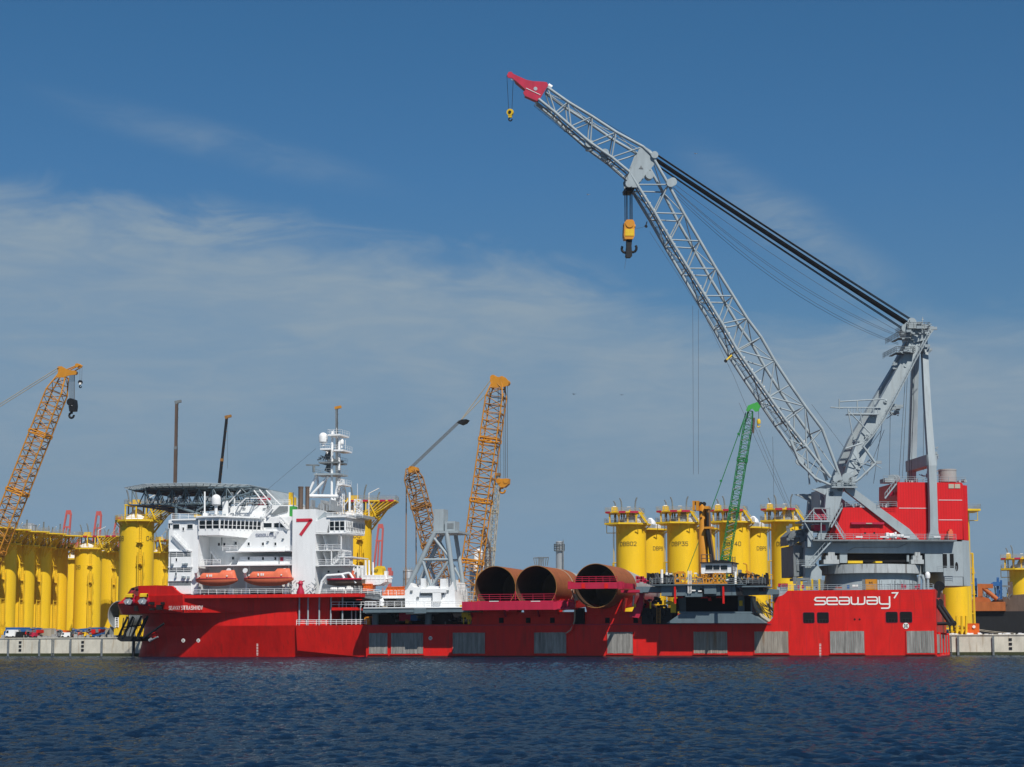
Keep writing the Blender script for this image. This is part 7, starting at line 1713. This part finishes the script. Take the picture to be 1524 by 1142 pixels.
def crawler(loc, lab, m_):
    th = thing('crawler_crane', lab, 'crane', loc); x, y, z = loc
    mb = MB()
    for s_ in (-3.2, 3.2):
        mb.fr([Vector((x-5, y+s_-.6, z+.6)), Vector((x-4.4, y+s_-.6, z)), Vector((x+4.4, y+s_-.6, z)), Vector((x+5, y+s_-.6, z+.6)), Vector((x+4.6, y+s_-.6, z+1.3)), Vector((x-4.6, y+s_-.6, z+1.3))], Vector((0, 1.2, 0)))
    mb.build('crawler_track', M['greydk'], th)
    mb = MB(); mb.box(x-4.6, x+3.4, y-2, y+2, z+1.5, z+4.2); mb.box(x-6.4, x-4.7, y-2.8, y+2.8, z+1.7, z+4.6); mb.tube((x, y, z+1), (x, y, z+1.5), 1.6, 16); mb.box(x+1.8, x+3.9, y-3.2, y-1.7, z+1.8, z+4.2); mb.build('machine_deck', m_, th)
    mb = MB(); mb.box(x+2.1, x+3.95, y-3.23, y-1.68, z+2.7, z+4.0); mb.build('cab_window', M['glass'], th)
    return th
# middle crane
dC = 96.0
cm = crawler((P(684, 930, dC).x, dC, QZ), 'big orange lattice crawler crane with raised boom and rear mast behind the monopiles', M['orange'])
_, A, B, ax, u, hw = boomlat('boom', M['orange'], cm, (690, 928), (742, 566), 25, dC, 26, 2.2, .19, .11)
mb = MB(); mb.pr([(729, 565), (735, 560.5), (752, 562), (757.5, 568), (756, 574), (746, 577), (731, 576)], dC-1.4, dC-1.0); mb.pr([(731, 566), (735, 560.5), (752, 562), (757.5, 568), (754, 573)], dC+1.0, dC+1.4)
for px, py in ((754, 570), (735, 563), (748, 565)): mb.disc(P(px, py, dC), .8, (0, 1, 0), 2.2, 16)
mb.build('boom_head', M['orange'], cm)
_, A2, B2, ax2, u2_, hw2 = boomlat('rear_mast', M['rustor'], cm, (673, 928), (611.5, 697), 21, dC, 19, 2.2, .18, .12)
mb = MB(); mb.pr([(607.5, 697), (610, 693.5), (618, 695), (620, 700), (614, 704), (608, 703)], dC-1.5, dC+1.5); mb.build('mast_head', M['orange'], cm)
mb = MB()
for dd in (-1.7, -1.2, -.6, 0, .6, 1.2, 1.7):
    mb.tube(P(612+dd*.8, 696+dd*.8, dC+dd), P(685+dd*.8, 626.5+dd*.8, dC+dd), .055, 5)
mb.build('mast_rope', M['greydk'], cm)
mb = MB()
for dd in (-1.6, 1.6): mb.tube(P(685, 627, dC+dd), P(730+dd*.6, 573-dd*5, dC+dd), .15, 5)
mb.build('boom_pendant', M['tan'], cm)
mb = MB(); mb.pr([(680, 629.5), (686, 624.5), (694, 624), (690, 629), (684, 631.5)], dC-1.8, dC+1.8); mb.build('floating_block', M['black'], cm)
mb = MB()
for px in (605.2, 619.5):
    mb.tube(P(609, 712, dC), P(px-.4, 727, dC), .1, 5); mb.tube(P(px-.4, 727, dC), P(px-1.2 if px < 610 else px, 872, dC), .16, 5)
mb.tube(P(605, 727, dC), P(620, 727, dC), .12, 5); mb.tube(P(613, 715, dC), P(619, 727, dC), .1, 5); mb.tube(P(619, 730, dC), P(629, 820, dC), .07, 4); mb.build('counterweight_pendant', M['rustor'], cm)
mb = MB()
for px in (741.5, 744.5, 750, 752.5, 755.2): mb.tube(P(px, 575, dC), P(px, 712, dC), .07, 4)
mb.build('hoist_rope', M['thin'], cm)
mb = MB(); mb.pr([(738.5, 712.5), (757, 712.5), (756.5, 720), (750.5, 725.5), (745, 725.5), (739, 719)], dC-1, dC+1); mb.disc(P(742, 716, dC-1), .7, (0, 1, 0), .3, 12); mb.disc(P(753, 716, dC-1), .7, (0, 1, 0), .3, 12); hook(mb, P(747.8, 730, dC), .75, .28); mb.tube(P(747.8, 725, dC), P(747.8, 728, dC), .3); mb.build('hook_block', M['orange'], cm)
# left crane
dL = 110.0
cl = crawler((P(-52, 930, dL).x, dL, QZ), 'orange lattice crawler crane at the left edge with a black hook block on its ropes', M['orange'])
_, A, B, ax, u, hw = boomlat('boom', M['orange'], cl, (-42, 905), (94, 560), 24, dL, 30, 2.0, .22, .11)
mb = MB(); mb.pr([(88, 546), (91, 545), (100, 550), (114, 553), (113, 557.5), (102, 559), (95, 562), (84, 562)], dL-1.3, dL-1.0); mb.pr([(88, 546), (91, 545), (100, 550), (114, 553), (113, 557.5), (102, 559), (95, 562), (84, 562)], dL+1.0, dL+1.3)
for a, b_ in (((100, 550), (117, 543)), ((105, 556), (122, 546)), ((117, 543), (123, 545)), ((100, 553), (116, 545))): mb.tube(P(*a, dL), P(*b_, dL), .18, 6)
for px, py in ((111, 555), (116.5, 544.5), (90, 549)): mb.disc(P(px, py, dL), .6, (0, 1, 0), 2, 14)
mb.build('boom_head', M['orange'], cl)
mb = MB()
for dd in (-1.2, 1.2): mb.tube(P(87, 549+dd*1.5, dL+dd), P(-30, 622+dd*1.5, dL+dd), .13, 5)
mb.build('boom_pendant', M['tan'], cl)
mb = MB()
for px in (104, 105.8, 107.6, 109.8, 111): mb.tube(P(px, 557, dL), P(px, 596, dL), .09, 5)
mb.tube(P(118.8, 548, dL), P(119, 567, dL), .05, 4); mb.tube(P(122.3, 546, dL), P(121.5, 567, dL), .05, 4); mb.build('hoist_rope', M['thin'], cl)
mb = MB(); mb.pr([(102, 596), (111, 595), (112, 604), (111, 612), (103, 612.5), (101.8, 604)], dL-.9, dL+.9); mb.disc(P(106.8, 599, dL), 1.1, (0, 1, 0), 2.2, 14); mb.tube(P(106.5, 612, dL), P(106.5, 616, dL), .4, 8); hook(mb, P(106.5, 618.5, dL), .75, .33)
mb.disc(P(119.6, 569, dL), .6, (0, 1, 0), .7, 12); hook(mb, P(119.7, 575.5, dL), .35, .16); mb.tube(P(119.7, 569, dL), P(119.7, 574, dL), .14); bo_ = mb.build('hook_block', M['black'], cl)
mb = MB(); mb.rc(101.5, 107.5, 600.5, 604, dL-1.0, dL-.9); mb.rc(117.5, 120.5, 569.5, 572.5, dL-.7, dL-.5); mb.build('white_block_plate', M['mark'], bo_)
# green crane
dG = 78.0
cg = crawler((P(1062, 930, dG).x, dG, QZ), 'green lattice crawler crane with a bright green head under the big grey boom', M['green'])
_, A, B, ax, u, hw = boomlat('boom', M['green'], cg, (1068, 905), (1117, 612), 12, dG, 34, 1.1, .13, .055)
mb = MB()
for k in range(26):
    if k % 4 == 3: continue
    t = .12+k*.031; q_ = A.lerp(B, t); mb.tube(q_-u*hw*.85+Vector((0, -1.1, 0)), q_+u*hw*.85-ax*1.0+Vector((0, -1.1, 0)), .09, 5)
mb.build('pale_boom_lacing', M['silver'], cg)
mb = MB(); mb.pr([(1110, 611), (1113, 604), (1121, 600.5), (1129, 599.5), (1131, 604), (1129, 612), (1124, 613), (1119, 608), (1113, 613)], dG-1.1, dG-.7); mb.pr([(1110, 611), (1113, 604), (1121, 600.5), (1129, 599.5), (1131, 604), (1119, 608)], dG+.7, dG+1.1); mb.tube(P(1127, 604, dG-1), P(1127, 604, dG+1), .9, 14); mb.build('boom_head', M['greenb'], cg)
mb = MB(); mb.tube(P(1110, 616, dG), P(1058, 760, dG), .11, 5); mb.tube(P(1110, 614, dG), P(1100, 650, dG), .1, 5); mb.tube(P(1056, 765, dG), P(1023, 850, dG), .09, 5); mb.disc(P(1073, 716, dG), .3, (0, 1, 0), .3); mb.disc(P(1099, 646, dG), .3, (0, 1, 0), .3); mb.build('boom_pendant', M['green'], cg)
mb = MB(); mb.tube(P(1129, 610, dG), P(1129, 624, dG), .05, 4); mb.build('hoist_rope', M['rope'], cg)
mb = MB(); mb.lathe(P(1129.2, 628, dG), [(0, -.6), (.45, -.5), (.5, .2), (.3, .7), (0, .7)], 12); hook(mb, P(1129, 634, dG), .35, .14); mb.build('hook_block', M['yeldk'], cg)
mb = MB(); mb.beam(P(1122.5, 622, dG), P(1121, 645, dG), .4, .4); mb.build('jib_strut', M['brown'], cg)
# pale lattice boom behind the middle crane
pb = thing('lattice_crane', 'pale grey lattice boom leaning just right of the big orange crane boom', 'crane', (P(714, 930, 130).x, 130, QZ))
boomlat('boom', M['tan'], pb, (723, 930), (741, 706), 7.5, 130, 26, .9, .13, .06)
mb = MB(); mb.box(P(708, 930, 130).x, P(736, 930, 130).x, 128, 132, QZ, QZ+3); mb.build('machine_deck', M['greydk'], pb)
mb = MB(); mb.rc(738.5, 743, 704, 708, 129, 131); mb.lathe(P(720, 809, 118), [(0, -.5), (.5, 0), (0, .5)], 8); mb.build('boom_head', M['rustor'], pb)
kb = thing('knuckle_jib', 'small black and orange knuckle jib between the two lattice booms', 'crane', (P(728, 930, 118).x, 118, QZ))
mb = MB(); mb.lattice(P(727, 930, 118), P(726, 815, 118), Vector((.7, 0, 0)), Vector((0, .7, 0)), Vector((.7, 0, 0)), Vector((0, .7, 0)), 12, .12, .07); mb.lattice(P(726, 815, 118), P(718.5, 789, 118), Vector((.6, 0, .2)), Vector((0, .6, 0)), Vector((.4, 0, .1)), Vector((0, .4, 0)), 5, .14, .09); mb.build('jib', M['brown'], kb)
# telescopic mobile cranes, only their slim booms show
def tele(px, pyb, pyt, pxt, d_, lab, m_, w_, capm, tipm=None):
    th = thing('telescopic_crane', lab, 'crane', (P(px, 930, d_).x, d_, QZ), 'slim telescopic booms rising behind the ship')
    A, B = P(px, pyb, d_), P(pxt, pyt, d_); A0 = Vector((A.x-(B.x-A.x)/(B.z-A.z)*(A.z-QZ-2), d_, QZ+2))
    mb = MB(); n_ = 5; 
    for k in range(n_):
        a = A0.lerp(B, k/n_); b_ = A0.lerp(B, (k+1)/n_); w2 = w_*(1.25-.11*k); mb.beam(a, b_, w2, w2, Vector((0, 1, 0)))
    mb.build('telescopic_boom', M[m_], th)
    mb = MB()
    for k in range(1, n_+1): q_ = A0.lerp(B, k/n_); ax_ = (B-A0).normalized(); mb.beam(q_-ax_*.5, q_+ax_*.3, w_*(1.45-.11*k), w_*(1.45-.11*k), Vector((0, 1, 0)))
    for k in range(14): q_ = A0.lerp(B, .45+k*.04); mb.box(q_.x+w_*.5, q_.x+w_*.7, q_.y-.1, q_.y+.1, q_.z, q_.z+.2)
    mb.build('boom_collar', M[capm], th)
    mb = MB(); mb.box(A0.x-7, A0.x+7, d_-1.4, d_+1.4, QZ+.9, QZ+2.3)
    for k in range(6): mb.tube((A0.x-6+2.4*k, d_-1.5, QZ+.75), (A0.x-6+2.4*k, d_+1.5, QZ+.75), .75, 14)
    mb.build('carrier', M['greydk'], th)
    mb = MB(); mb.tube(P(pxt+1.4, pyt+1, d_-.6), P(pxt+1.0, (pyt+pyb)/2+25, d_-.6), .03, 4); mb.build('hoist_rope', M['rope'], th)
    mb = MB(); mb.beam(B+Vector((-.5, 0, 0)), B+Vector((1.3, 0, .3)), .7, .7); mb.build('boom_tip', M[tipm or capm], th)
tele(260.6, 724, 599, 263, 88, 'tallest slim dark brown telescopic boom standing upright behind the helideck', 'brown', .85, 'greydk')
tele(326, 724, 621, 337.5, 92, 'slim black telescopic boom leaning right behind the helideck', 'black', .72, 'rustor')
tele(501.5, 700, 607.5, 501, 95, 'slim dark telescopic boom with an orange tip behind the white mast', 'greydk', .68, 'greydk', 'orange')
# ship to shore gantry cranes far off, booms raised
def gantry(px, pyt, pyb, lab, lean):
    d_ = 2100; th = thing('gantry_crane', lab, 'gantry crane', (P(px, 940, d_).x, d_, QZ), 'far off container gantries with raised booms')
    s_ = (422+d_)/FOC/.93
    mb = MB(); t_ = P(px+lean*.9, pyt, d_); 
    for o_, c_ in ((-1, 0), (1, 0)):
        a = P(px-5.6+(o_+1)*5.6-lean*.2, pyb, d_); b_ = P(px+lean+o_*3.4, pyt+7, d_); mb.beam(a, b_, 2.0, 2.4, Vector((0, 1, 0))); e_ = P(px+lean+o_*2.0, pyt, d_); mb.beam(b_, e_, 2.0, 2.4, Vector((0, 1, 0)))
    mb.pr([(px+lean-4.2, pyt+6), (px+lean-2, pyt), (px+lean+2.4, pyt), (px+lean+4.2, pyt+7)], d_-1, d_+1.5)
    mb.beam(P(px-4.2+lean*.3, pyt+25, d_), P(px+4.6+lean*.3, pyt+25, d_), 2, 2)
    mb.beam(P(px-.5, pyb, d_), P(px+.5+lean*.3, pyt+25, d_), 1.6, 1.6, Vector((0, 1, 0)))
    x = P(px, 900, d_).x
    for s1_ in (-14, 14): mb.box(x+s1_-2, x+s1_+2, d_+5, d_+9, QZ, P(px, pyb-5, d_).z)
    mb.box(x-18, x+18, d_+4, d_+10, P(px, pyb, d_).z-6, P(px, pyb, d_).z); mb.build('raised_boom', M['pink'], th)
gantry(97.5, 759.5, 808, 'faded red far gantry boom, leftmost of those seen above the packed towers', 4.5)
gantry(143, 761, 815, 'faded red far gantry boom above the broad sunlit tower', 4)
gantry(172, 770, 815, 'faded red far gantry boom just left of the tall bow tower', 4)
gantry(562, 780, 850, 'faded red far gantry boom right of the deckhouse and its yellow tower', 4.5)
# light tower, tanks and chimney
ltw = thing('light_tower', 'small pale domed tower showing above the packed yellow towers', 'tower', (P(43, 930, 420).x, 420, QZ))
c_ = P(43, 800, 420); mb = MB(); mb.lathe((c_.x, 420, 0), [(3.0, QZ), (2.4, P(43, 796, 420).z), (2.4, P(43, 792, 420).z), (4.8, P(43, 791, 420).z), (4.8, P(43, 788.5, 420).z), (3.4, P(43, 788, 420).z), (3.0, P(43, 783, 420).z), (3.2, P(43, 782, 420).z), (2.2, P(43, 779.6, 420).z), (0, P(43, 778, 420).z)], 18, smooth=False); mb.build('tower_body', M['silver'], ltw)
def tank(px0, px1, pyt, d_, lab, cat='silo', nm='silo', pipe_=False):
    cx_ = P((px0+px1)/2, pyt+20, d_).x; r_ = (P(px1, pyt+20, d_).x-P(px0, pyt+20, d_).x)/2; zt_ = P((px0+px1)/2, pyt, d_).z
    th = thing(nm, lab, cat, (cx_, d_, QZ)); mb = MB()
    mb.lathe((cx_, d_, 0), [(r_, QZ), (r_, zt_-r_*.5), (r_*.92, zt_-r_*.3), (r_*.6, zt_-.1*r_), (.4, zt_), (0, zt_)], 28); sh = mb.build('shell', M['silver'], th)
    mb = MB()
    for k in range(6): z = zt_-r_*.5-k*2.2; mb.lathe((cx_, d_, 0), [(r_, z), (r_+.1, z), (r_+.1, z+.22), (r_, z+.22)], 28, smooth=False)
    n_ = 12
    for k in range(n_): a = 2*math.pi*k/n_; mb.tube((cx_+r_*.9*math.cos(a), d_+r_*.9*math.sin(a), zt_-r_*.4), (cx_+r_*.9*math.cos(a), d_+r_*.9*math.sin(a), zt_-r_*.4+1.1), .06, 4)
    mb.build('hoop', M['silver'], sh)
    if pipe_:
        mb = MB(); a = P(707.5, 834, d_-4); mb.path([P(708, 850, d_-5), P(708.5, 826, d_-5), P(711, 821, d_-5), P(716, 821, d_-5), P(719, 827, d_-5), P(719.5, 846, d_-5)], .8, 10); mb.build('elbow_pipe', M['white'], th)
    return th
tank(600, 615, 847, 150, 'small silver silo behind the orange bins, left of the lifting frame'); tank(699, 715, 835, 140, 'silver vessel with a white elbow pipe right of the orange crane boom', pipe_=True); tank(613, 626, 868, 155, 'low silver silo behind the lifting frame legs') if False else None
mb = MB(); ch = thing('chimney', 'single silver chimney stack above the middle monopile', 'chimney', (P(832.5, 930, 330).x, 330, QZ))
cx_ = P(832.5, 830, 330).x; r_ = (P(837.6, 830, 330).x-P(827.4, 830, 330).x)/2; Zf = lambda y: P(832.5, y, 330).z
mb.lathe((cx_, 330, 0), [(r_, QZ), (r_, Zf(812)), (r_*1.25, Zf(812)), (r_*1.25, Zf(811)), (r_, Zf(811)), (r_*.98, Zf(808)), (r_*1.1, Zf(807.4)), (r_*.85, Zf(806)), (0, Zf(806))], 24); mb.build('stack', M['silver'], ch)
mb = MB(); mb.lathe((cx_, 330, 0), [(r_*1.5, Zf(820.5)), (r_*1.5, Zf(819.4)), (r_, Zf(819.4))], 20, smooth=False); mb.rail([Vector((cx_+r_*1.5*math.cos(a), 330+r_*1.5*math.sin(a), Zf(819.4))) for a in [2*math.pi*k/10 for k in range(11)]], 2.4, 3, .12, 2); mb.tube((cx_+r_+.2, 330, Zf(810)), (cx_+r_+.2, 330, Zf(803.5)), .14); mb.tube((cx_+r_+.4, 329, QZ), (cx_+r_+.4, 329, Zf(806)), .25, 6); mb.build('stack_gallery', M['greydk'], ch)
# orange vessel and barge at the right
ov_ = thing('work_vessel', 'orange and dark work vessel with blue lattice towers, right of the stern', 'ship', (P(1470, 940, 150).x, 165, 2))
mb = MB(); mb.rc(1440, 1540, 910, 946, 150, 180); vh = mb.build('hull', M['black'], ov_)
mb = MB(); mb.rc(1438, 1496, 896, 909.5, 149, 178); mb.pr([(1446, 896), (1448, 889.5), (1462, 888), (1472, 891), (1474, 896)], 152, 170); mb.rc(1455, 1462, 869, 889, 152, 156); mb.beam(P(1462, 872.5, 153), P(1478, 872.5, 153), 1.2, 1.2); mb.tube(P(1462, 874, 153), P(1484, 892, 153), .6, 8); mb.build('deck_structure', M['seaor'], ov_)
mb = MB(); mb.pr([(1474, 896), (1480, 892), (1508, 886), (1530, 884), (1530, 912), (1474, 912)], 158, 175); mb.rc(1500, 1507, 866, 890, 158, 164); mb.build('dark_superstructure', M['brown'], ov_)
for a, b_, t_, bt in ((1449, 1455, 861, 889), (1482, 1488, 860, 892), (1487, 1492.5, 864, 892)):
    mb = MB(); q0, q1 = P((a+b_)/2, bt, 154), P((a+b_)/2, t_, 154); h_ = (P(b_, bt, 154).x-P(a, bt, 154).x)/2-.3; mb.lattice(q0, q1, Vector((h_, 0, 0)), Vector((0, h_, 0)), Vector((h_*.8, 0, 0)), Vector((0, h_*.8, 0)), 4, .16, .1); mb.split('lattice_tower', M['blue'], ov_)
mb = MB(); mb.rc(1447.5, 1454, 867, 872.5, 153, 156); mb.pr([(1475, 868), (1479, 866), (1488, 866.5), (1488, 872.5), (1475, 872)], 153, 156); mb.build('winch_house', M['blue'], ov_)
mb = MB(); mb.beam(P(1488, 872.5, 155), P(1503, 873, 155), .5, .5)
for i in range(40): a = P(rqq.uniform(1462, 1504), rqq.uniform(884, 893), 156); mb.tube(a, a+Vector((rqq.uniform(-1, 1), 0, rqq.uniform(.5, 2.4))), .1, 4)
mb.build('deck_gear', M['greydk'], ov_)
# ---------------- quay clutter
def prop(name, lab, cat, px0, px1, t_, b_, d_, mt, dep=2.5, grp=None, extra=None):
    x0_, x1_ = P(px0, b_, d_).x, P(px1, b_, d_).x; z1_ = P(px0, t_, d_).z; z0_ = QZ if b_ is None or b_ > 944 else P(px0, b_, d_).z
    th = thing(name, lab, cat, ((x0_+x1_)/2, d_+dep/2, z0_), grp)
    mb = MB(); mb.box(x0_, x1_, d_, d_+dep, z0_+.12, z1_); bd = mb.build('body', M[mt], th)
    mb = MB(); w_ = x1_-x0_; n_ = max(3, int(w_/.35))
    for k in range(n_): x = x0_+w_*(k+.25)/n_; mb.box(x, x+w_/n_*.45, d_-.05, d_+.01, z0_+.3, z1_-.18)
    for xx in (x0_, x1_-.14): mb.box(xx, xx+.14, d_-.07, d_, z0_+.12, z1_)
    mb.box(x0_, x1_, d_-.07, d_, z1_-.14, z1_); mb.build('ribs', M[mt], bd)
    mb = MB(); mb.box(x0_+.1, x1_-.1, d_+.2, d_+dep-.2, z0_, z0_+.12); mb.build('skid', M['greydk'], th)
    return th
obx = prop('switch_box', 'bright orange box with a white disc on the quay edge behind the stern', 'box', 1440, 1457.5, 928, 946, 52, 'orbin')
mb = MB(); mb.disc(P(1449.5, 933, 51.8), .35, (0, 1, 0), .1, 14); mb.build('white_disc', M['mark'], obx)
for i, (a, b_, t_, mt, lab) in enumerate(((1403, 1412, 933, 'blue', 'pale blue box on the quay between the stern and the yellow section'), (8, 38, 934, 'blue', 'long blue container at the far left of the quay'), (57, 76, 935.5, 'tan', 'dusty tan container left of the orange heap on the quay'), (66, 84, 937, 'primer', 'grey cabin behind the tan container on the quay'), (137, 152, 934, 'blue', 'blue container near the ship bow'), (153, 168, 935, 'tan', 'olive grey crate beside the ship bow'))):
    prop('container' if i else 'blue_box', lab, 'container' if i else 'box', a, b_, t_, 946, 53+i*1.7, mt)
# vehicles and machines on the quay at the left
def vehicle(px0, px1, t_, mt, lab, d_, cab=.3, nm='van', cat='van'):
    x0_, x1_ = P(px0, 945, d_).x, P(px1, 945, d_).x; H_ = P(px0, t_, d_).z-QZ; w_ = x1_-x0_
    th = thing(nm, lab, cat, ((x0_+x1_)/2, d_+1, QZ))
    pr_ = [(0, .25), (0, .6), (.03, .62), (.12, 1.0) if cab else (.0, 1.0), (.95, 1.0), (1, .8), (1, .25)]
    mb = MB(); mb.fr([Vector((x0_+w_*a, d_, QZ+H_*b_)) for a, b_ in pr_], Vector((0, 2, 0))); bd = mb.build('body', M[mt], th)
    mb = MB(); mb.fr([Vector((x0_+w_*a, d_-.02, QZ+H_*b_)) for a, b_ in ((.07, .62), (.14, .92), (.32, .92), (.32, .62))], Vector((0, .1, 0))); mb.build('side_window', M['glass'], bd)
    for a in (.17, .82): mb = MB(); mb.tube((x0_+w_*a, d_-.05, QZ+.36), (x0_+w_*a, d_+2.05, QZ+.36), .36, 16); mb.build('wheel', M['black'], th)
vehicle(8, 22, 937.5, 'white', 'white van parked on the quay at the far left', 51.6)
vehicle(23, 33, 940.5, 'black', 'black pickup parked beside the white van', 51.4, nm='pickup', cat='pickup')
vehicle(91, 104, 941.5, 'white', 'small white car below the orange heap on the quay', 51.5, nm='parked_car', cat='car')
vehicle(44, 53, 941.5, 'reddark', 'dark red car between the pickup and the tan container', 51.5, nm='parked_car', cat='car')
def heap(name, lab, cat, pts, d_, mt, dep=3):
    q_ = [P(x, y, d_) for x, y in pts]; c_ = sum((v for v in q_), Vector())/len(q_); th = thing(name, lab, cat, (c_.x, d_+dep/2, min(v.z for v in q_)))
    mb = MB(); mb.fr(q_, Vector((0, dep, 0))); bd = mb.build('main_body', M[mt], th)
    mb = MB()
    for i in range(7): v = q_[i % len(q_)].lerp(c_, rqq.uniform(.1, .7)); mb.box(v.x-.3, v.x+.4, d_-.3, d_, v.z-.15, v.z+.3)
    mb.build('fittings', M['greydk'], th)
heap('pipe_handler', 'bright red boom machine lying in front of the blue container', 'machine', [(37, 944), (38, 940), (46, 938.5), (57, 937.5), (57, 942), (47, 945)], 52.4, 'red')
heap('red_boom', 'second red machine boom leaning right, nearer the bow', 'machine', [(127, 940), (131, 937), (150, 936.5), (147, 941), (133, 945)], 52.4, 'red')
heap('blue_trailer', 'long flat blue loader behind the white van', 'trailer', [(5, 945), (6, 939.5), (30, 937), (55, 934.5), (55, 938), (30, 941), (12, 946)], 54, 'blue')
heap('blue_loader', 'long flat blue loader right of the orange heap', 'trailer', [(106, 942), (108, 937), (137, 934.5), (138, 938), (120, 941)], 54, 'blue')
heap('orange_heap', 'heap of orange net bags on the quay edge', 'bags', [(84, 941), (84, 938), (90, 938), (96, 938.5), (95, 943), (89, 947), (86, 946)], 52.2, 'orbin')
heap('rope_pile', 'pile of reddish rope and frames left of the second red boom', 'rope pile', [(104, 946), (105, 942), (112, 941), (118, 942.5), (116, 946)], 52, 'lifeb')
mb = MB()
for i in range(120):
    px = rqq.uniform(0, 170); a = P(px, 946, 51.6+rqq.uniform(0, 5)); a.z = QZ+.22
    s_ = rqq.uniform(.15, .6); mb.box(a.x, a.x+s_*1.6, a.y, a.y+s_, a.z-.01, a.z+s_*rqq.uniform(.5, 1.6))
o_ = setting('quay_debris', mb, M['primer'], 'stuff'); o_['label'] = 'scattered small gear along the quay edge at the left'; o_['category'] = 'debris'
mb = MB()
for i in range(60):
    px = rqq.uniform(1405, 1524); a = P(px, 945, 51.0+rqq.uniform(0, 3)); a.z = QZ+.22
    s_ = rqq.uniform(.1, .4); mb.box(a.x, a.x+s_*2, a.y, a.y+s_, a.z-.01, a.z+s_*rqq.uniform(.5, 1.2))
o_ = setting('quay_debris', mb, M['tarp'], 'stuff'); o_['label'] = 'scattered pale rags and small gear on the quay right of the stern'; o_['category'] = 'debris'
# mooring lines
ml = MB(); ml.path(sag(P(1424, 931, 52), P(1512, 943, 54), .25), .07, 5); ml.path(sag(P(1424, 932, 52), P(1530, 946, 54), .4), .06, 5); o_ = ml.build('mooring_line', M['tan']); o_['label'] = 'pale mooring lines running along the quay behind the stern'; o_['category'] = 'rope'
# open ended pile lying by the bow
lp = thing('lying_pile', 'dark open ended steel pile lying on the quay just left of the bow', 'pile', (P(173, 915, 58).x, 60, QZ))
c_ = P(177, 915.5, 56); r_ = 3.6; ax_ = (Vector((.97, -.25, 0)).normalized(), ZV, Vector((.25, .97, 0)).normalized())
mb = MB(); mb.lathe(c_, [(r_, 0), (r_, 16)], 48, axis=ax_); mb.lathe(c_, [(r_-.12, 16), (r_-.12, 0)], 48, axis=ax_); s_ = mb.build('shell', M['greydk'], lp)
mb = MB(); mb.lathe(c_, [(r_+.02, .1), (r_+.02, -.05), (r_-.14, -.05), (r_-.14, .1)], 48, smooth=False, axis=ax_); mb.build('rim', M['primer'], s_)
mb = MB(); mb.box(c_.x-3, c_.x+3, 57, 60, QZ, c_.z-2.9); mb.build('saddle', M['greydk'], lp)
# yellow stand below it
mb = MB(); ys = thing('yellow_stand', 'yellow support stand with white ladder tucked under the bow', 'stand', (P(182, 940, 54).x, 54, QZ))
mb.pr([(177, 936), (172, 946), (171, 950), (178, 950), (182, 940)], 53, 54) if False else mb.rc(169.5, 181, 935.5, 945.5, 53, 55); mb.pr([(172, 935.5), (178, 916), (187, 914), (187, 935.5)], 53.5, 55); mb.build('stand_frame', M['yeldk'], ys)
mb = MB()
for px in (171.5, 176): mb.tube(P(px, 934, 52.8), P(px, 919, 52.8), .12, 5)
for k in range(6): mb.tube(P(171.5, 920+k*2.6, 52.8), P(176, 920+k*2.6, 52.8), .08, 4)
mb.build('ladder', M['white'], ys)
# gulls
def gull(px, py, d_, lab, span=1.2):
    c_ = P(px, py, d_); mb = MB()
    body = [(0, -.28), (.045, -.2), (.07, 0), (.05, .18), (.015, .3), (0, .34)]
    mb.lathe(c_, body, 8, axis=(Vector((0,1,0)), ZV, Vector((1,0,0))))
    for s_ in (-1, 1):
        w0 = c_+Vector((.05, 0, .03)); w1 = c_+Vector((.10, s_*span*.25, .16)); w2 = c_+Vector((-.08, s_*span*.5, .05))
        w1.x += s_*.28; w2.x += s_*.55
        mb.add([w0+Vector((.09, 0, 0)), w1+Vector((.08, 0, 0)), w2, w1-Vector((.09, 0, 0)), w0-Vector((.11, 0, 0))], [[0,1,3,4],[1,2,3]])
    mb.add([c_+Vector((-.25, 0, 0)), c_+Vector((-.42, .08, 0)), c_+Vector((-.42, -.08, 0))], [[0,1,2]])
    o_ = mb.build('seagull', M['primer'] if py < 400 else M['black']); o_['label'] = lab; o_['category'] = 'gull'; o_['group'] = 'gulls in the sky'
gull(854, 587, 60, 'dark gull gliding alone in the sky below the big boom', 1.6); gull(875, 290, 60, 'pale gull in the sky left of the main hook'); gull(1035, 229, 60, 'pale gull above the black luffing ropes'); gull(925, 588, 160, 'tiny gull in the sky left of the green crane head')
# ================================================================== AIR
hm = bpy.data.materials.new('sea_air'); hm.use_nodes = True; t = hm.node_tree; t.nodes.clear()
o1 = t.nodes.new('ShaderNodeOutputMaterial'); pv = t.nodes.new('ShaderNodeVolumePrincipled'); pv.inputs['Color'].default_value = (0.80, 0.88, 1.0, 1); pv.inputs['Density'].default_value = 0.00005; pv.inputs['Anisotropy'].default_value = 0.3
t.links.new(pv.outputs[0], o1.inputs['Volume'])
HAZE = True
if HAZE:
    mb = MB(); mb.box(-3100, 1900, -1550, 5100, -7.2, 160); setting('haze', mb, hm, 'stuff')
